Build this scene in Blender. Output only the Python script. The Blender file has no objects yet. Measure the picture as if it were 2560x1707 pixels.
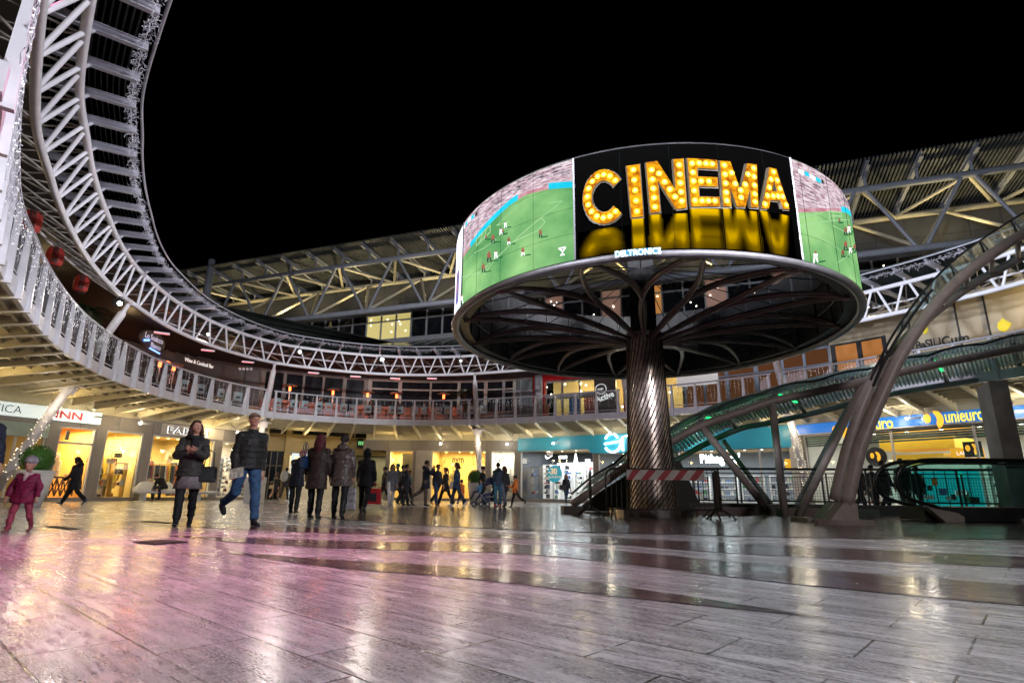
import bpy, bmesh, math, random
from mathutils import Vector, Matrix, noise
R=math.radians; PI=math.pi
random.seed(7)
sc=bpy.context.scene; col=sc.collection
# ------------------------------------------------------------------ camera
F_,PT,RL,CH=1430.,R(14.75),R(0.6),0.56
cam=bpy.data.cameras.new('camera'); camo=bpy.data.objects.new('camera',cam); col.objects.link(camo)
cam.sensor_width=36; cam.lens=36*F_/2560; cam.clip_start=.05; cam.clip_end=600
camo.matrix_world=Matrix.Translation((0,0,CH))@Matrix.Rotation(PI/2+PT,4,'X')@Matrix.Rotation(RL,4,'Z')
sc.camera=camo
# ------------------------------------------------------------------ night sky, exposure
w=bpy.data.worlds.new('World'); sc.world=w; w.use_nodes=True
wn=w.node_tree.nodes; bg=wn['Background']
sky=wn.new('ShaderNodeTexSky'); sky.sky_type='NISHITA'; sky.sun_disc=False; sky.sun_elevation=R(-9); sky.sun_rotation=R(200)
w.node_tree.links.new(sky.outputs[0],bg.inputs[0]); bg.inputs[1].default_value=.05
sc.view_settings.view_transform='Standard'; sc.view_settings.look='None'; sc.view_settings.exposure=.25; sc.view_settings.gamma=1
sc.cycles.max_bounces=6; sc.cycles.diffuse_bounces=2; sc.cycles.glossy_bounces=3; sc.cycles.transparent_max_bounces=12
sc.cycles.sample_clamp_indirect=4; sc.cycles.caustics_reflective=False; sc.cycles.caustics_refractive=False
def lamp(kind,loc,energy,color,size=.1,aim=None,spot=70,blend=.5,parent=None,name='lamp_light'):
    L=bpy.data.lights.new(name,kind); L.energy=energy; L.color=color
    if kind=='SPOT': L.spot_size=R(spot); L.spot_blend=blend; L.shadow_soft_size=size
    elif kind=='POINT': L.shadow_soft_size=size
    elif kind=='AREA': L.shape='RECTANGLE'; L.size=size[0]; L.size_y=size[1]
    o=bpy.data.objects.new(name,L); col.objects.link(o); o.location=loc
    if aim is not None: o.rotation_euler=(Vector(aim)-Vector(loc)).to_track_quat('-Z','Y').to_euler()
    if parent is not None:
        o.parent=parent; o.matrix_parent_inverse=Matrix.Translation(-parent.location)
    return o
# ------------------------------------------------------------------ sight line helpers (survey of the place)
CP,SP=math.cos(PT),math.sin(PT); CR,SR=math.cos(RL),math.sin(RL)
def ray(u,v):
    x=(u-1280)/F_; y=-(v-853.5)/F_
    a,b=CR*x-SR*y, SR*x+CR*y
    return Vector((a,CP-SP*b,SP+CP*b))
def atz(u,v,z=0.):
    r=ray(u,v); t=(z-CH)/r.z; return Vector((r.x*t,r.y*t,z))
def aty(u,v,Y):
    r=ray(u,v); t=Y/r.y; return Vector((r.x*t,Y,CH+r.z*t))
def pln(u,v,P,Q):
    """point where a sight line meets the upright plane through P,Q"""
    r=ray(u,v); nx,ny=Q[1]-P[1],P[0]-Q[0]
    t=(P[0]*nx+P[1]*ny)/(r.x*nx+r.y*ny); return Vector((r.x*t,r.y*t,CH+r.z*t))
# ------------------------------------------------------------------ materials
MATS={}
def mat(name,c=(.5,.5,.5),rough=.5,metal=0.,emit=0.,ec=None,noise_s=0.,noise_a=.15,bump=0.,alpha=1.,spec=.5,trans=0.):
    if name in MATS: return MATS[name]
    m=bpy.data.materials.new(name); m.use_nodes=True; N=m.node_tree.nodes; K=m.node_tree.links; b=N['Principled BSDF']
    b.inputs['Base Color'].default_value=(*c,1); b.inputs['Roughness'].default_value=rough; b.inputs['Metallic'].default_value=metal
    b.inputs['Specular IOR Level'].default_value=spec
    if emit: b.inputs['Emission Color'].default_value=(*(ec or c),1); b.inputs['Emission Strength'].default_value=emit
    if alpha<1: b.inputs['Alpha'].default_value=alpha
    if trans: b.inputs['Transmission Weight'].default_value=trans
    if noise_s:
        tc=N.new('ShaderNodeTexCoord'); n=N.new('ShaderNodeTexNoise'); n.inputs['Scale'].default_value=noise_s; n.inputs['Detail'].default_value=5
        K.new(tc.outputs['Object'],n.inputs['Vector'])
        cr=N.new('ShaderNodeValToRGB'); e=cr.color_ramp.elements
        e[0].position=.3; e[1].position=.7
        e[0].color=(*[x*(1-noise_a) for x in c],1); e[1].color=(*[min(1,x*(1+noise_a)) for x in c],1)
        K.new(n.outputs['Fac'],cr.inputs[0]); K.new(cr.outputs[0],b.inputs['Base Color'])
        mr=N.new('ShaderNodeMapRange'); mr.inputs[3].default_value=max(0.02,rough-.12); mr.inputs[4].default_value=min(1,rough+.12)
        K.new(n.outputs['Fac'],mr.inputs[0]); K.new(mr.outputs[0],b.inputs['Roughness'])
        if bump:
            bp=N.new('ShaderNodeBump'); bp.inputs['Strength'].default_value=bump; bp.inputs['Distance'].default_value=.02
            K.new(n.outputs['Fac'],bp.inputs['Height']); K.new(bp.outputs[0],b.inputs['Normal'])
    MATS[name]=m; return m
def glass(name,c=(.8,.9,.95),alpha=.12,rough=.03):
    if name in MATS: return MATS[name]
    m=bpy.data.materials.new(name); m.use_nodes=True; N=m.node_tree.nodes; K=m.node_tree.links; N.remove(N['Principled BSDF'])
    t=N.new('ShaderNodeBsdfTransparent'); t.inputs[0].default_value=(*c,1); g=N.new('ShaderNodeBsdfGlossy'); g.inputs[1].default_value=rough
    fr=N.new('ShaderNodeLayerWeight'); fr.inputs[0].default_value=.25; mx=N.new('ShaderNodeMixShader')
    mr=N.new('ShaderNodeMapRange'); mr.inputs[3].default_value=alpha; mr.inputs[4].default_value=min(1,alpha+.55)
    K.new(fr.outputs['Fresnel'],mr.inputs[0]); K.new(mr.outputs[0],mx.inputs[0]); K.new(t.outputs[0],mx.inputs[1]); K.new(g.outputs[0],mx.inputs[2])
    K.new(mx.outputs[0],N['Material Output'].inputs[0]); MATS[name]=m; return m
# ------------------------------------------------------------------ mesh building
class MB:
    def __init__(s): s.v=[]; s.f=[]; s.m=[]; s.mi=0
    def add(s,vs,fs):
        o=len(s.v); s.v+= [Vector(p) for p in vs]; s.f+=[[i+o for i in f] for f in fs]; s.m+=[s.mi]*len(fs); return s
    def quad(s,*p): return s.add(p,[list(range(len(p)))])
    def hexa(s,p):  # 8 pts: bottom loop 0-3, top loop 4-7
        return s.add(p,[(3,2,1,0),(4,5,6,7),(0,1,5,4),(1,2,6,5),(2,3,7,6),(3,0,4,7)])
    def box(s,c,sz,rz=0.,M=None):
        x,y,z=sz[0]/2,sz[1]/2,sz[2]/2; M=M or Matrix.Rotation(rz,3,'Z'); c=Vector(c)
        return s.hexa([c+M@Vector(q) for q in ((-x,-y,-z),(x,-y,-z),(x,y,-z),(-x,y,-z),(-x,-y,z),(x,-y,z),(x,y,z),(-x,y,z))])
    def fbox(s,F,a0,a1,d0,d1,z0,z1):
        return s.hexa([F(a0,d0,z0),F(a1,d0,z0),F(a1,d1,z0),F(a0,d1,z0),F(a0,d0,z1),F(a1,d0,z1),F(a1,d1,z1),F(a0,d1,z1)])
    def beam(s,p,q,w,h,up=(0,0,1)):
        p,q=Vector(p),Vector(q); d=(q-p).normalized(); u=Vector(up); x=d.cross(u)
        if x.length<1e-4: x=d.cross(Vector((0,1,0)))
        x.normalize(); y=x.cross(d); x=x*w/2; y=y*h/2
        return s.hexa([p-x-y,p+x-y,p+x+y,p-x+y,q-x-y,q+x-y,q+x+y,q-x+y])
    def ibeam(s,p,q,w,h,t=.02,up=(0,0,1)):
        p,q=Vector(p),Vector(q); d=(q-p).normalized(); x=d.cross(Vector(up)).normalized(); y=x.cross(d)
        s.beam(p+y*(h/2),q+y*(h/2),w,t,y); s.beam(p-y*(h/2),q-y*(h/2),w,t,y); s.beam(p,q,t,h-t,y); return s
    def tube(s,path,r,n=8,caps=True,closed=False):
        P=[Vector(p) for p in path]; k=len(P); rr=r if isinstance(r,(list,tuple)) else [r]*k
        vs=[];fs=[]; pu=None
        for i,p in enumerate(P):
            a=P[(i-1)%k] if (closed or i) else p; b=P[(i+1)%k] if (closed or i<k-1) else p
            d=(b-a).normalized()
            if pu is None:
                pu=d.cross(Vector((0,0,1)))
                if pu.length<.05: pu=d.cross(Vector((0,1,0)))
            else: pu=pu-d*pu.dot(d)
            pu.normalize(); pw=d.cross(pu); ra=rr[i]; ra=ra if isinstance(ra,tuple) else (ra,ra)
            for j in range(n):
                t=2*PI*j/n; vs.append(p+pu*math.cos(t)*ra[0]+pw*math.sin(t)*ra[1])
        for i in range(k if closed else k-1):
            for j in range(n):
                a=i*n+j; b=i*n+(j+1)%n; i2=((i+1)%k)*n; fs.append((a,b,i2+(j+1)%n,i2+j))
        if caps and not closed: fs.append(tuple(range(n-1,-1,-1))); fs.append(tuple(range((k-1)*n,k*n)))
        return s.add(vs,fs)
    def lathe(s,prof,c,n=24,sx=1,sy=1,a0=0,a1=2*PI,rz=0):
        vs=[];fs=[];full=abs(a1-a0-2*PI)<1e-6; m=n if full else n+1; c=Vector(c); M=Matrix.Rotation(rz,3,'Z')
        for r,z in prof:
            for j in range(m):
                t=a0+(a1-a0)*j/n; vs.append(c+M@Vector((r*sx*math.cos(t),r*sy*math.sin(t),z)))
        for i in range(len(prof)-1):
            for j in range(n):
                a=i*m+j; b=i*m+(j+1)%m; fs.append((a,b,b+m,a+m))
        return s.add(vs,fs)
    def ball(s,c,r,n=10,m=7):
        r=r if isinstance(r,(tuple,list)) else (r,r,r); c=Vector(c); vs=[c+Vector((0,0,-r[2]))];fs=[]
        for i in range(1,m):
            t=PI*i/m-PI/2
            for j in range(n):
                a=2*PI*j/n; vs.append(c+Vector((r[0]*math.cos(t)*math.cos(a),r[1]*math.cos(t)*math.sin(a),r[2]*math.sin(t))))
        vs.append(c+Vector((0,0,r[2])))
        for j in range(n): fs.append((0,1+(j+1)%n,1+j)); fs.append((len(vs)-1,len(vs)-1-n+j,len(vs)-1-n+(j+1)%n))
        for i in range(m-2):
            for j in range(n):
                a=1+i*n+j; b=1+i*n+(j+1)%n; fs.append((a,b,b+n,a+n))
        return s.add(vs,fs)
    def build(s,name,m,parent=None,smooth=False,loc=None):
        me=bpy.data.meshes.new(name); L=Vector((0,0,0))
        if parent is not None: L=wloc(parent)
        elif loc is not None: L=Vector(loc)
        me.from_pydata([p-L for p in s.v],[],s.f)
        for mm in (m if isinstance(m,(list,tuple)) else [m]): me.materials.append(mm)
        if isinstance(m,(list,tuple)):
            for p,i in zip(me.polygons,s.m): p.material_index=min(i,len(m)-1)
        if smooth: me.polygons.foreach_set('use_smooth',[True]*len(me.polygons))
        me.update(); o=bpy.data.objects.new(name,me); col.objects.link(o)
        if parent is not None: o.parent=parent
        elif loc is not None: o.location=L
        return o
def wloc(o):
    L=Vector((0,0,0))
    while o is not None: L=L+o.location; o=o.parent
    return L
def tag(o,label=None,cat=None,group=None,kind=None):
    if label: o['label']=label
    if cat: o['category']=cat
    if group: o['group']=group
    if kind: o['kind']=kind
    return o
def thing(name,label,cat,loc=(0,0,0),group=None,rz=0.):
    o=bpy.data.objects.new(name,None); col.objects.link(o); o.location=loc; o.rotation_euler=(0,0,rz); o.empty_display_size=.2
    return tag(o,label,cat,group)
def copytree(o,loc=None,rz=None,label=None,parent=None,scale=None):
    c=o.copy(); col.objects.link(c)
    if parent is not None: c.parent=parent
    if loc is not None: c.location=loc
    if rz is not None: c.rotation_euler=(0,0,rz)
    if scale is not None: c.scale=(scale,)*3
    if label: c['label']=label
    for ch in list(o.children): copytree(ch,parent=c)
    return c
def textmesh(s,h,M,depth=.02,off=0.,sx=1.,align='LEFT',xs=1.):
    """lettering as verts/faces; M maps (x right, y up, z out) to the world"""
    cu=bpy.data.curves.new('t','FONT'); cu.body=s; cu.size=1.; cu.extrude=depth/2/h; cu.offset=off; cu.align_x=align; cu.space_character=xs; cu.resolution_u=3
    ob=bpy.data.objects.new('t',cu); col.objects.link(ob); dg=bpy.context.evaluated_depsgraph_get(); dg.update()
    me=bpy.data.meshes.new_from_object(ob.evaluated_get(dg)); 
    vs=[M(v.co.x*h*sx,v.co.y*h,v.co.z*h) for v in me.vertices]; fs=[list(p.vertices) for p in me.polygons]
    bpy.data.objects.remove(ob); bpy.data.curves.remove(cu); bpy.data.meshes.remove(me)
    return vs,fs
def text(name,s,h,m,parent,M,**k):
    b=MB(); b.add(*textmesh(s,h,M,**k)); return b.build(name,m,parent)
def frame(P,Q):
    """upright frame along plan line P->Q: F(along, depth away from the plaza, z)"""
    P=Vector((P[0],P[1],0)); Q=Vector((Q[0],Q[1],0)); d=(Q-P).normalized(); n=Vector((-d.y,d.x,0))
    if n.dot((P+Q)/2-Vector((0,18,0)))<0: n=-n
    def Fn(a,dp,z): return P+d*a+n*dp+Vector((0,0,z))
    Fn.P=P;Fn.Q=Q;Fn.d=d;Fn.n=n;Fn.L=(Q-P).length
    def pick(u,v):
        x=pln(u,v,P,Q); return ((x-P).dot(d),x.z)
    Fn.pick=pick
    return Fn
def facetext(Fn,a,z,dp):
    return lambda x,y,o: Fn(a+x,dp-o,z+y)
# curve of the round opening
PTS=[(-4.3,3.9),(-5.38,5.2),(-6.3,6.15),(-7.5,7.5),(-9.3,9.7),(-10.3,11.3),(-11.05,12.5),(-12.0,14.2),(-13.2,16.7),(-14.1,19.2),(-14.5,21.0),(-14.9,23.6),(-14.85,26.5),(-14.2,29.0),(-13.1,31.0),(-11.7,32.1),(-9.9,33.1),(-8,33.75),(-5.9,34.0),(-3.8,33.8),(-2.1,33.35),(1.46,31.9),(3.74,30.7),(5.8,29.6),(7.8,28.3),(9.5,27.1),(11.2,25.45),(12.6,24.0),(14.0,21.9),(15.5,19.8),(16.6,17.7),(17.4,15.4),(17.8,13)]
def crom(P,n=12):
    P=[Vector((p[0],p[1],0)) for p in P]; out=[]
    for i in range(len(P)-1):
        a=P[max(i-1,0)];b=P[i];c=P[i+1];d=P[min(i+2,len(P)-1)]
        for k in range(n):
            t=k/n; out.append(.5*((2*b)+(c-a)*t+(2*a-5*b+4*c-d)*t*t+(3*b-a-3*c+d)*t**3))
    out.append(P[-1]); return out
CV=crom(PTS)
# light smoothing
for _ in range(14): CV=[CV[0]]+[(CV[i-1]+CV[i]*2+CV[i+1])/4 for i in range(1,len(CV)-1)]+[CV[-1]]
CL=[0.]
for i in range(1,len(CV)): CL.append(CL[-1]+(CV[i]-CV[i-1]).length)
LT=CL[-1]
def cur(s,off=0.,z=0.):
    s=max(0,min(LT-1e-4,s)); lo,hi=0,len(CL)-1
    while hi-lo>1:
        mid=(lo+hi)//2
        if CL[mid]<=s: lo=mid
        else: hi=mid
    t=(s-CL[lo])/(CL[hi]-CL[lo]); p=CV[lo].lerp(CV[hi],t)
    a,b=CV[max(0,lo-4)],CV[min(len(CV)-1,hi+4)]; d=(b-a).normalized(); n=Vector((-d.y,d.x,0))
    return p+n*off+Vector((0,0,z))
def curpick(u,v,o):
    r=ray(u,v); best=None
    for i in range(60,601):
        s=LT*i/600; p=cur(s,o)
        if p.y<2: continue
        e=abs(p.x*r.y-p.y*r.x)/p.length
        if best is None or e<best[0]: best=(e,s,p)
    s=best[1]; st=LT/600
    for _ in range(12):
        st/=2
        for q in(s-st,s+st):
            p=cur(q,o); e=abs(p.x*r.y-p.y*r.x)/p.length
            if e<best[0]: best=(e,q,p)
        s=best[1]
    p=best[2]; return s,CH+r.z*(p.y/r.y)
def nearest(x,y):
    return min(range(len(CV)),key=lambda i:(CV[i]-Vector((x,y,0))).length)
sA,sB,sC,sD,sE=[CL[nearest(*p)] for p in((-14.5,20.6),(-13.1,31.0),(-2.2,33.4),(5.8,29.6),(11.7,25.0))]
BAYS=[(1.2,sA),(sA,sB),(sB,sC),(sC,sD),(sD,sE),(sE,LT-.3)]
BN=['left of the first raking column','between the first and second raking columns','above the walking group','above the far shops','behind the big round sign','at the escalator side']
def seg(a,b,step):
    n=max(1,round((b-a)/step)); return [a+(b-a)*i/n for i in range(n+1)]
def ribbon(mb,s0,s1,o0,z0,o1,z1,step=.5):
    S=seg(s0,s1,step)
    for a,b in zip(S,S[1:]): mb.quad(cur(a,o0,z0),cur(b,o0,z0),cur(b,o1,z1),cur(a,o1,z1))
def rbox(mb,s0,s1,o0,o1,z0,z1,step=.5):
    ribbon(mb,s0,s1,o0,z0,o1,z0,step); ribbon(mb,s0,s1,o0,z1,o1,z1,step); ribbon(mb,s0,s1,o0,z0,o0,z1,step); ribbon(mb,s0,s1,o1,z0,o1,z1,step)
    for s in(s0,s1): mb.quad(cur(s,o0,z0),cur(s,o1,z0),cur(s,o1,z1),cur(s,o0,z1))
# ------------------------------------------------------------------ shared materials
M_white=mat('white_steel',(.74,.73,.77),.38,noise_s=3,noise_a=.08)
M_cream=mat('cream_steel',(.62,.56,.42),.45,noise_s=2,noise_a=.1)
M_panel=mat('facade_panel',(.22,.195,.18),.5,noise_s=1.2,noise_a=.1)
M_greyp=mat('grey_panel',(.25,.25,.27),.45,noise_s=1.0,noise_a=.12)
M_dark=mat('dark_metal',(.025,.025,.028),.4,noise_s=4,noise_a=.2)
M_brown=mat('painted_tube',(.40,.33,.31),.4,noise_s=6,noise_a=.14)
M_glass=glass('clear_glass',(.86,.93,.92),.05)
M_dglass=mat('dark_window',(.012,.014,.018),.08,noise_s=.6,noise_a=.3)
M_wire=mat('fairy_wire',(.55,.53,.58),.5,emit=.08,ec=(.8,.8,1))
M_bulb=mat('bulb',(1,1,1),.3,emit=9,ec=(1,.97,.9))
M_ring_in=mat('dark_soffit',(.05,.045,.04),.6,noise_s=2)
# ================================================================== GROUND
def floor_mat(name,c1,c2,r0,r1,grain=True):
    m=bpy.data.materials.new(name); m.use_nodes=True; N=m.node_tree.nodes; K=m.node_tree.links; b=N['Principled BSDF']
    tc=N.new('ShaderNodeTexCoord'); mp=N.new('ShaderNodeMapping'); mp.inputs['Rotation'].default_value=(0,0,R(42)); K.new(tc.outputs['Object'],mp.inputs[0])
    def math_(op,a,bv=None,clamp=False):
        n=N.new('ShaderNodeMath'); n.operation=op; n.use_clamp=clamp
        for i,x in enumerate((a,bv)):
            if x is None: continue
            if isinstance(x,(int,float)): n.inputs[i].default_value=x
            else: K.new(x,n.inputs[i])
        return n.outputs[0]
    def noi(sx,sy,scale,det=6,rough=.6):
        q=N.new('ShaderNodeMapping'); q.inputs['Scale'].default_value=(sx,sy,1); K.new(mp.outputs[0],q.inputs[0])
        n=N.new('ShaderNodeTexNoise'); n.inputs['Scale'].default_value=scale; n.inputs['Detail'].default_value=det; n.inputs['Roughness'].default_value=rough
        K.new(q.outputs[0],n.inputs[0]); return n.outputs['Fac']
    def ramp(f,a,b2,ca=(0,0,0),cb=(1,1,1)):
        r=N.new('ShaderNodeValToRGB'); r.color_ramp.elements[0].position=a; r.color_ramp.elements[1].position=b2
        r.color_ramp.elements[0].color=(*ca,1); r.color_ramp.elements[1].color=(*cb,1); K.new(f,r.inputs[0]); return r.outputs[0]
    def mix(f,a,b2,mode='MIX'):
        n=N.new('ShaderNodeMix'); n.data_type='RGBA'; n.blend_type=mode
        if isinstance(f,float): n.inputs[0].default_value=f
        else: K.new(f,n.inputs[0])
        for i,x in ((6,a),(7,b2)):
            if isinstance(x,tuple): n.inputs[i].default_value=(*x,1)
            else: K.new(x,n.inputs[i])
        return n.outputs[2]
    vein=noi(1.,10,1.9,9,.75); pits=noi(2.4,15,2.4,8,.8); blot=noi(.7,3.5,1.1,7,.7); fine=noi(6,22,7,6,.7)
    base=mix(ramp(vein,.42,.58),c1,c2); base=mix(ramp(blot,.46,.6,(.0,.0,.0),(.8,.8,.8)),base,tuple(x*.7 for x in c1))
    base=mix(ramp(fine,.44,.6,(0,0,0),(.75,.75,.75)),base,tuple(min(1,x*1.25) for x in c2))
    pitm=ramp(pits,.545,.60); base=mix(math_('MULTIPLY',pitm,.85),base,tuple(x*.13 for x in c1))
    br=N.new('ShaderNodeTexBrick'); br.offset=.43; br.inputs['Scale'].default_value=1; br.inputs['Mortar Size'].default_value=.0055; br.inputs['Mortar Smooth'].default_value=.3
    br.inputs['Brick Width'].default_value=.70; br.inputs['Row Height'].default_value=.34; br.inputs['Color1'].default_value=(1,1,1,1); br.inputs['Color2'].default_value=(.74,.74,.74,1); br.inputs['Mortar'].default_value=(0,0,0,1)
    wob=N.new('ShaderNodeMapping'); K.new(tc.outputs['Object'],wob.inputs[0]); wob.inputs['Rotation'].default_value=(0,0,R(42)); wob.inputs['Location'].default_value=(.3,.2,0)
    K.new(wob.outputs[0],br.inputs[0])
    base=mix(.55,base,br.outputs['Color'],'MULTIPLY')
    gap=math_('MULTIPLY',br.outputs['Fac'],ramp(noi(1,1,1.9,4),.42,.54)); base=mix(gap,base,(.01,.009,.009))
    K.new(base,b.inputs['Base Color'])
    rr=N.new('ShaderNodeMapRange'); rr.inputs[1].default_value=.3; rr.inputs[2].default_value=.7; rr.inputs[3].default_value=r0; rr.inputs[4].default_value=r1
    K.new(noi(1,2,1.1,7,.7),rr.inputs[0]); rp=math_('ADD',rr.outputs[0],math_('MULTIPLY',pitm,.35)); K.new(rp,b.inputs['Roughness'])
    b.inputs['Specular IOR Level'].default_value=.6
    bp=N.new('ShaderNodeBump'); bp.inputs['Strength'].default_value=.35; bp.inputs['Distance'].default_value=.012
    h=math_('SUBTRACT',noi(1,1.5,2.2,6,.6),math_('ADD',math_('MULTIPLY',pitm,.5),math_('MULTIPLY',gap,1.2))); K.new(h,bp.inputs['Height']); K.new(bp.outputs[0],b.inputs['Normal'])
    return m
M_floor=floor_mat('travertine_paving',(.10,.09,.098),(.42,.40,.42),.11,.34)
M_band=floor_mat('dark_stone_paving',(.035,.016,.022),(.085,.045,.055),.09,.24)
b=MB(); b.quad((-90,-60,0),(90,-60,0),(90,120,0),(-90,120,0)); tag(b.build('ground',M_floor),kind='structure')
def band(up,lo,name='paving_band'):
    U=crom(up,5); L=crom(lo,5); n=40; b=MB()
    def at(P,t):
        k=t*(len(P)-1); i=min(int(k),len(P)-2); return P[i].lerp(P[i+1],k-i)
    for i in range(n):
        a,c=i/n,(i+1)/n; b.quad(*[q+Vector((0,0,.004)) for q in (at(L,a),at(L,c),at(U,c),at(U,a))])
    return tag(b.build(name,M_band),kind='structure')
band([(-4.2,7.45),(-2,6.95),(0,6.75),(1.15,6.02),(1.9,5.26),(2.6,4.6),(3.46,4.0),(5.4,2.9)],[(-4.2,7.4),(-2.2,6.2),(0,5.75),(0.92,5.02),(1.55,4.31),(2.05,3.83),(2.76,3.3),(4.2,2.3)])
band([(-2.6,5.6),(-1.3,5.0),(0,4.54),(.8,3.71),(1.5,2.95)],[(-2.6,5.55),(-1.36,4.6),(-.39,4.15),(0,3.91),(.7,3.4),(1.49,2.94)])
band([(-6,10.4),(-3,9.2),(0,8.2),(2.4,7.3),(4.3,6.3),(7,4.8),(9,3.6)],[(-6,9.8),(-3,8.3),(0,7.5),(1.14,6.9),(1.74,6.3),(3,5.55),(4.23,5.0),(7.4,3.2)])
b=MB(); c=Vector((4.4,16.4,.008)); n=64
pts=[]
for i in range(n):
    t=2*PI*i/n; pts.append(c+Vector((10.2*math.cos(t)+.8,8.2*math.sin(t),0)))
b.quad(*pts); tag(b.build('paving_disc',M_band),kind='structure')
# drain grate and inspection covers
M_iron=mat('cast_iron',(.03,.025,.022),.5,.6,noise_s=20)
def cover(x,y,w_,h_,rz,label,name='drain_cover'):
    t=thing(name,label,'drain cover',(x,y,.006)); b=MB(); b.box((x,y,.008),(w_,h_,.008),rz); f=b.build('frame',M_iron,t)
    b=MB(); M=Matrix.Rotation(rz,3,'Z')
    for k in range(7): b.box(Vector((x,y,.014))+M@Vector(((k-3)*w_/7.6,0,0)),(w_/15,h_*.8,.006),rz)
    b.build('grid',mat('rust',(.05,.032,.02),.7,noise_s=30),t)
cover(-3.74,6.48,.42,.34,R(-30),'rusty square drain cover in the pale paving in front of the walking couple')
cover(-6.4,8.6,.9,.12,R(-35),'long narrow drain slot in the wet paving beside the toddler','drain_slot')
cover(-6.0,10.2,.9,.12,R(-35),'worn dark slot in the paving behind the toddler','drain_slot')
# ================================================================== BALCONY
M_rope=M_wire
def balcony(i):
    s0,s1=BAYS[i]; L=thing('balcony',['white curved balcony with glass panels nearest the camera, dropping across the frame edge','white curved balcony bay in front of the cocktail bar terrace','white balcony bay with the red heated terrace above the walking group','white balcony bay with glass panels in front of the red entrance','white balcony bay with hanging lights right of the ribbed column','white balcony bay with hanging lights above the blue and yellow shop'][i],'balcony',cur((s0+s1)/2,0,4.3),'bays of the round balcony')
    b=MB(); rbox(b,s0,s1,.1,6.8,4.5,4.62,.8); b.build('deck',M_cream,L)
    b=MB(); rbox(b,s0,s1,-.02,.08,4.32,4.66); b.build('fascia',M_white,L)
    b=MB(); S=seg(s0+.15,s1-.15,.35); b.tube([cur(s,0,5.8) for s in S],.042,8); b.tube([cur(s,0.03,4.78) for s in S],.018,6); b.build('handrail',M_white,L,True)
    S=seg(s0+.25,s1-.25,1.12)
    for s in S:
        d=(cur(s+.05)-cur(s-.05)).normalized(); b=MB(); t=.035
        p=[cur(s,-.12,4.28),cur(s,.06,4.28),cur(s,.04,5.8),cur(s,-.04,5.8)]; tt=[.085,.085,.04,.04] if i else [.045,.045,.03,.03]; q0=[x-d*k for x,k in zip(p,tt)]; q1=[x+d*k for x,k in zip(p,tt)]
        b.hexa(q0+q1); b.box(cur(s,-.13,5.02)+d*0,(.001,.001,.001)); 
        # flared side fin
        p=[cur(s+.09,-.10,4.3),cur(s+.30,.02,4.3),cur(s+.1,.0,5.72),cur(s+.06,-.03,5.72)] if i>1 else [cur(s-.30,.02,4.3),cur(s-.09,-.10,4.3),cur(s-.06,-.03,5.72),cur(s-.1,.0,5.72)]
        n=(cur(s,1)-cur(s)); q1=[x+n*.02 for x in p]; b.hexa(p+q1) if i==1 else None
        b.build('post',M_white,L)
    b=MB()
    for a,c in zip(S,S[1:]):
        b.quad(cur(a+.06,.03,4.8),cur(c-.06,.03,4.8),cur(c-.06,.03,5.72),cur(a+.06,.03,5.72))
    b.build('glass_panel',M_glass,L)
    # brackets below the deck
    for s in S:
        b=MB(); d=(cur(s+.05)-cur(s-.05)).normalized()*.02
        p=[cur(s,0,4.3),cur(s,2.7,3.78),cur(s,2.7,4.45),cur(s,0,4.42)]
        b.hexa([x-d for x in p]+[x+d for x in p]); e=d*3.2
        p=[cur(s,0,4.27),cur(s,2.7,3.74),cur(s,2.7,3.77),cur(s,0,4.30)]; b.hexa([x-e for x in p]+[x+e for x in p])
        b.build('bracket',M_cream,L)
    b=MB()
    for o in (.25,.65,1.05,1.45,1.85,2.25,2.6):
        z=4.42-.13*o/.65*.6; rbox(b,s0,s1,o,o+.06,z-.1,z,.6)
    b.build('soffit_slats',M_cream,L)
    return L
BAL=[balcony(i) for i in range(6)]
# icicle light curtains
def lights(i):
    s0,s1=BAYS[i]; b=MB(); rnd=random.Random(50+i); s=s0+.2
    while s<s1-.2:
        ln=rnd.choice([.25,.4,.55,.8,.95]) if i>1 else rnd.choice([.5,.7,.95,1.1]); p=[]; k=int(ln/.07)
        for j in range(k): p.append(cur(s+rnd.uniform(-.022,.022),-.07+rnd.uniform(-.02,.02),5.78-j*.07))
        if len(p)>1: b.mi=0; b.tube(p,.0048,3,False)
        for j in range(1,k):
            if rnd.random()<.55: q=p[j]; b.mi=1 if rnd.random()<.5 else 0; b.beam(q,q+Vector((rnd.uniform(-.03,.03),rnd.uniform(-.03,.03),rnd.uniform(-.03,.0))),.012,.012)
        s+=rnd.uniform(.09,.2) if i!=2 and i!=1 else rnd.uniform(.2,.45)
    b.mi=0; b.tube([cur(q,-.07,5.79) for q in seg(s0+.2,s1-.2,.5)],.008,4)
    o=b.build('icicle_lights',[M_wire,mat('small_bulb',(1,1,1),.3,emit=.7,ec=(1,.98,.95))]); tag(o,'icicle light curtain on the balcony '+BN[i],'string lights','icicle light curtains',)
for i in range(6): lights(i)
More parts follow.
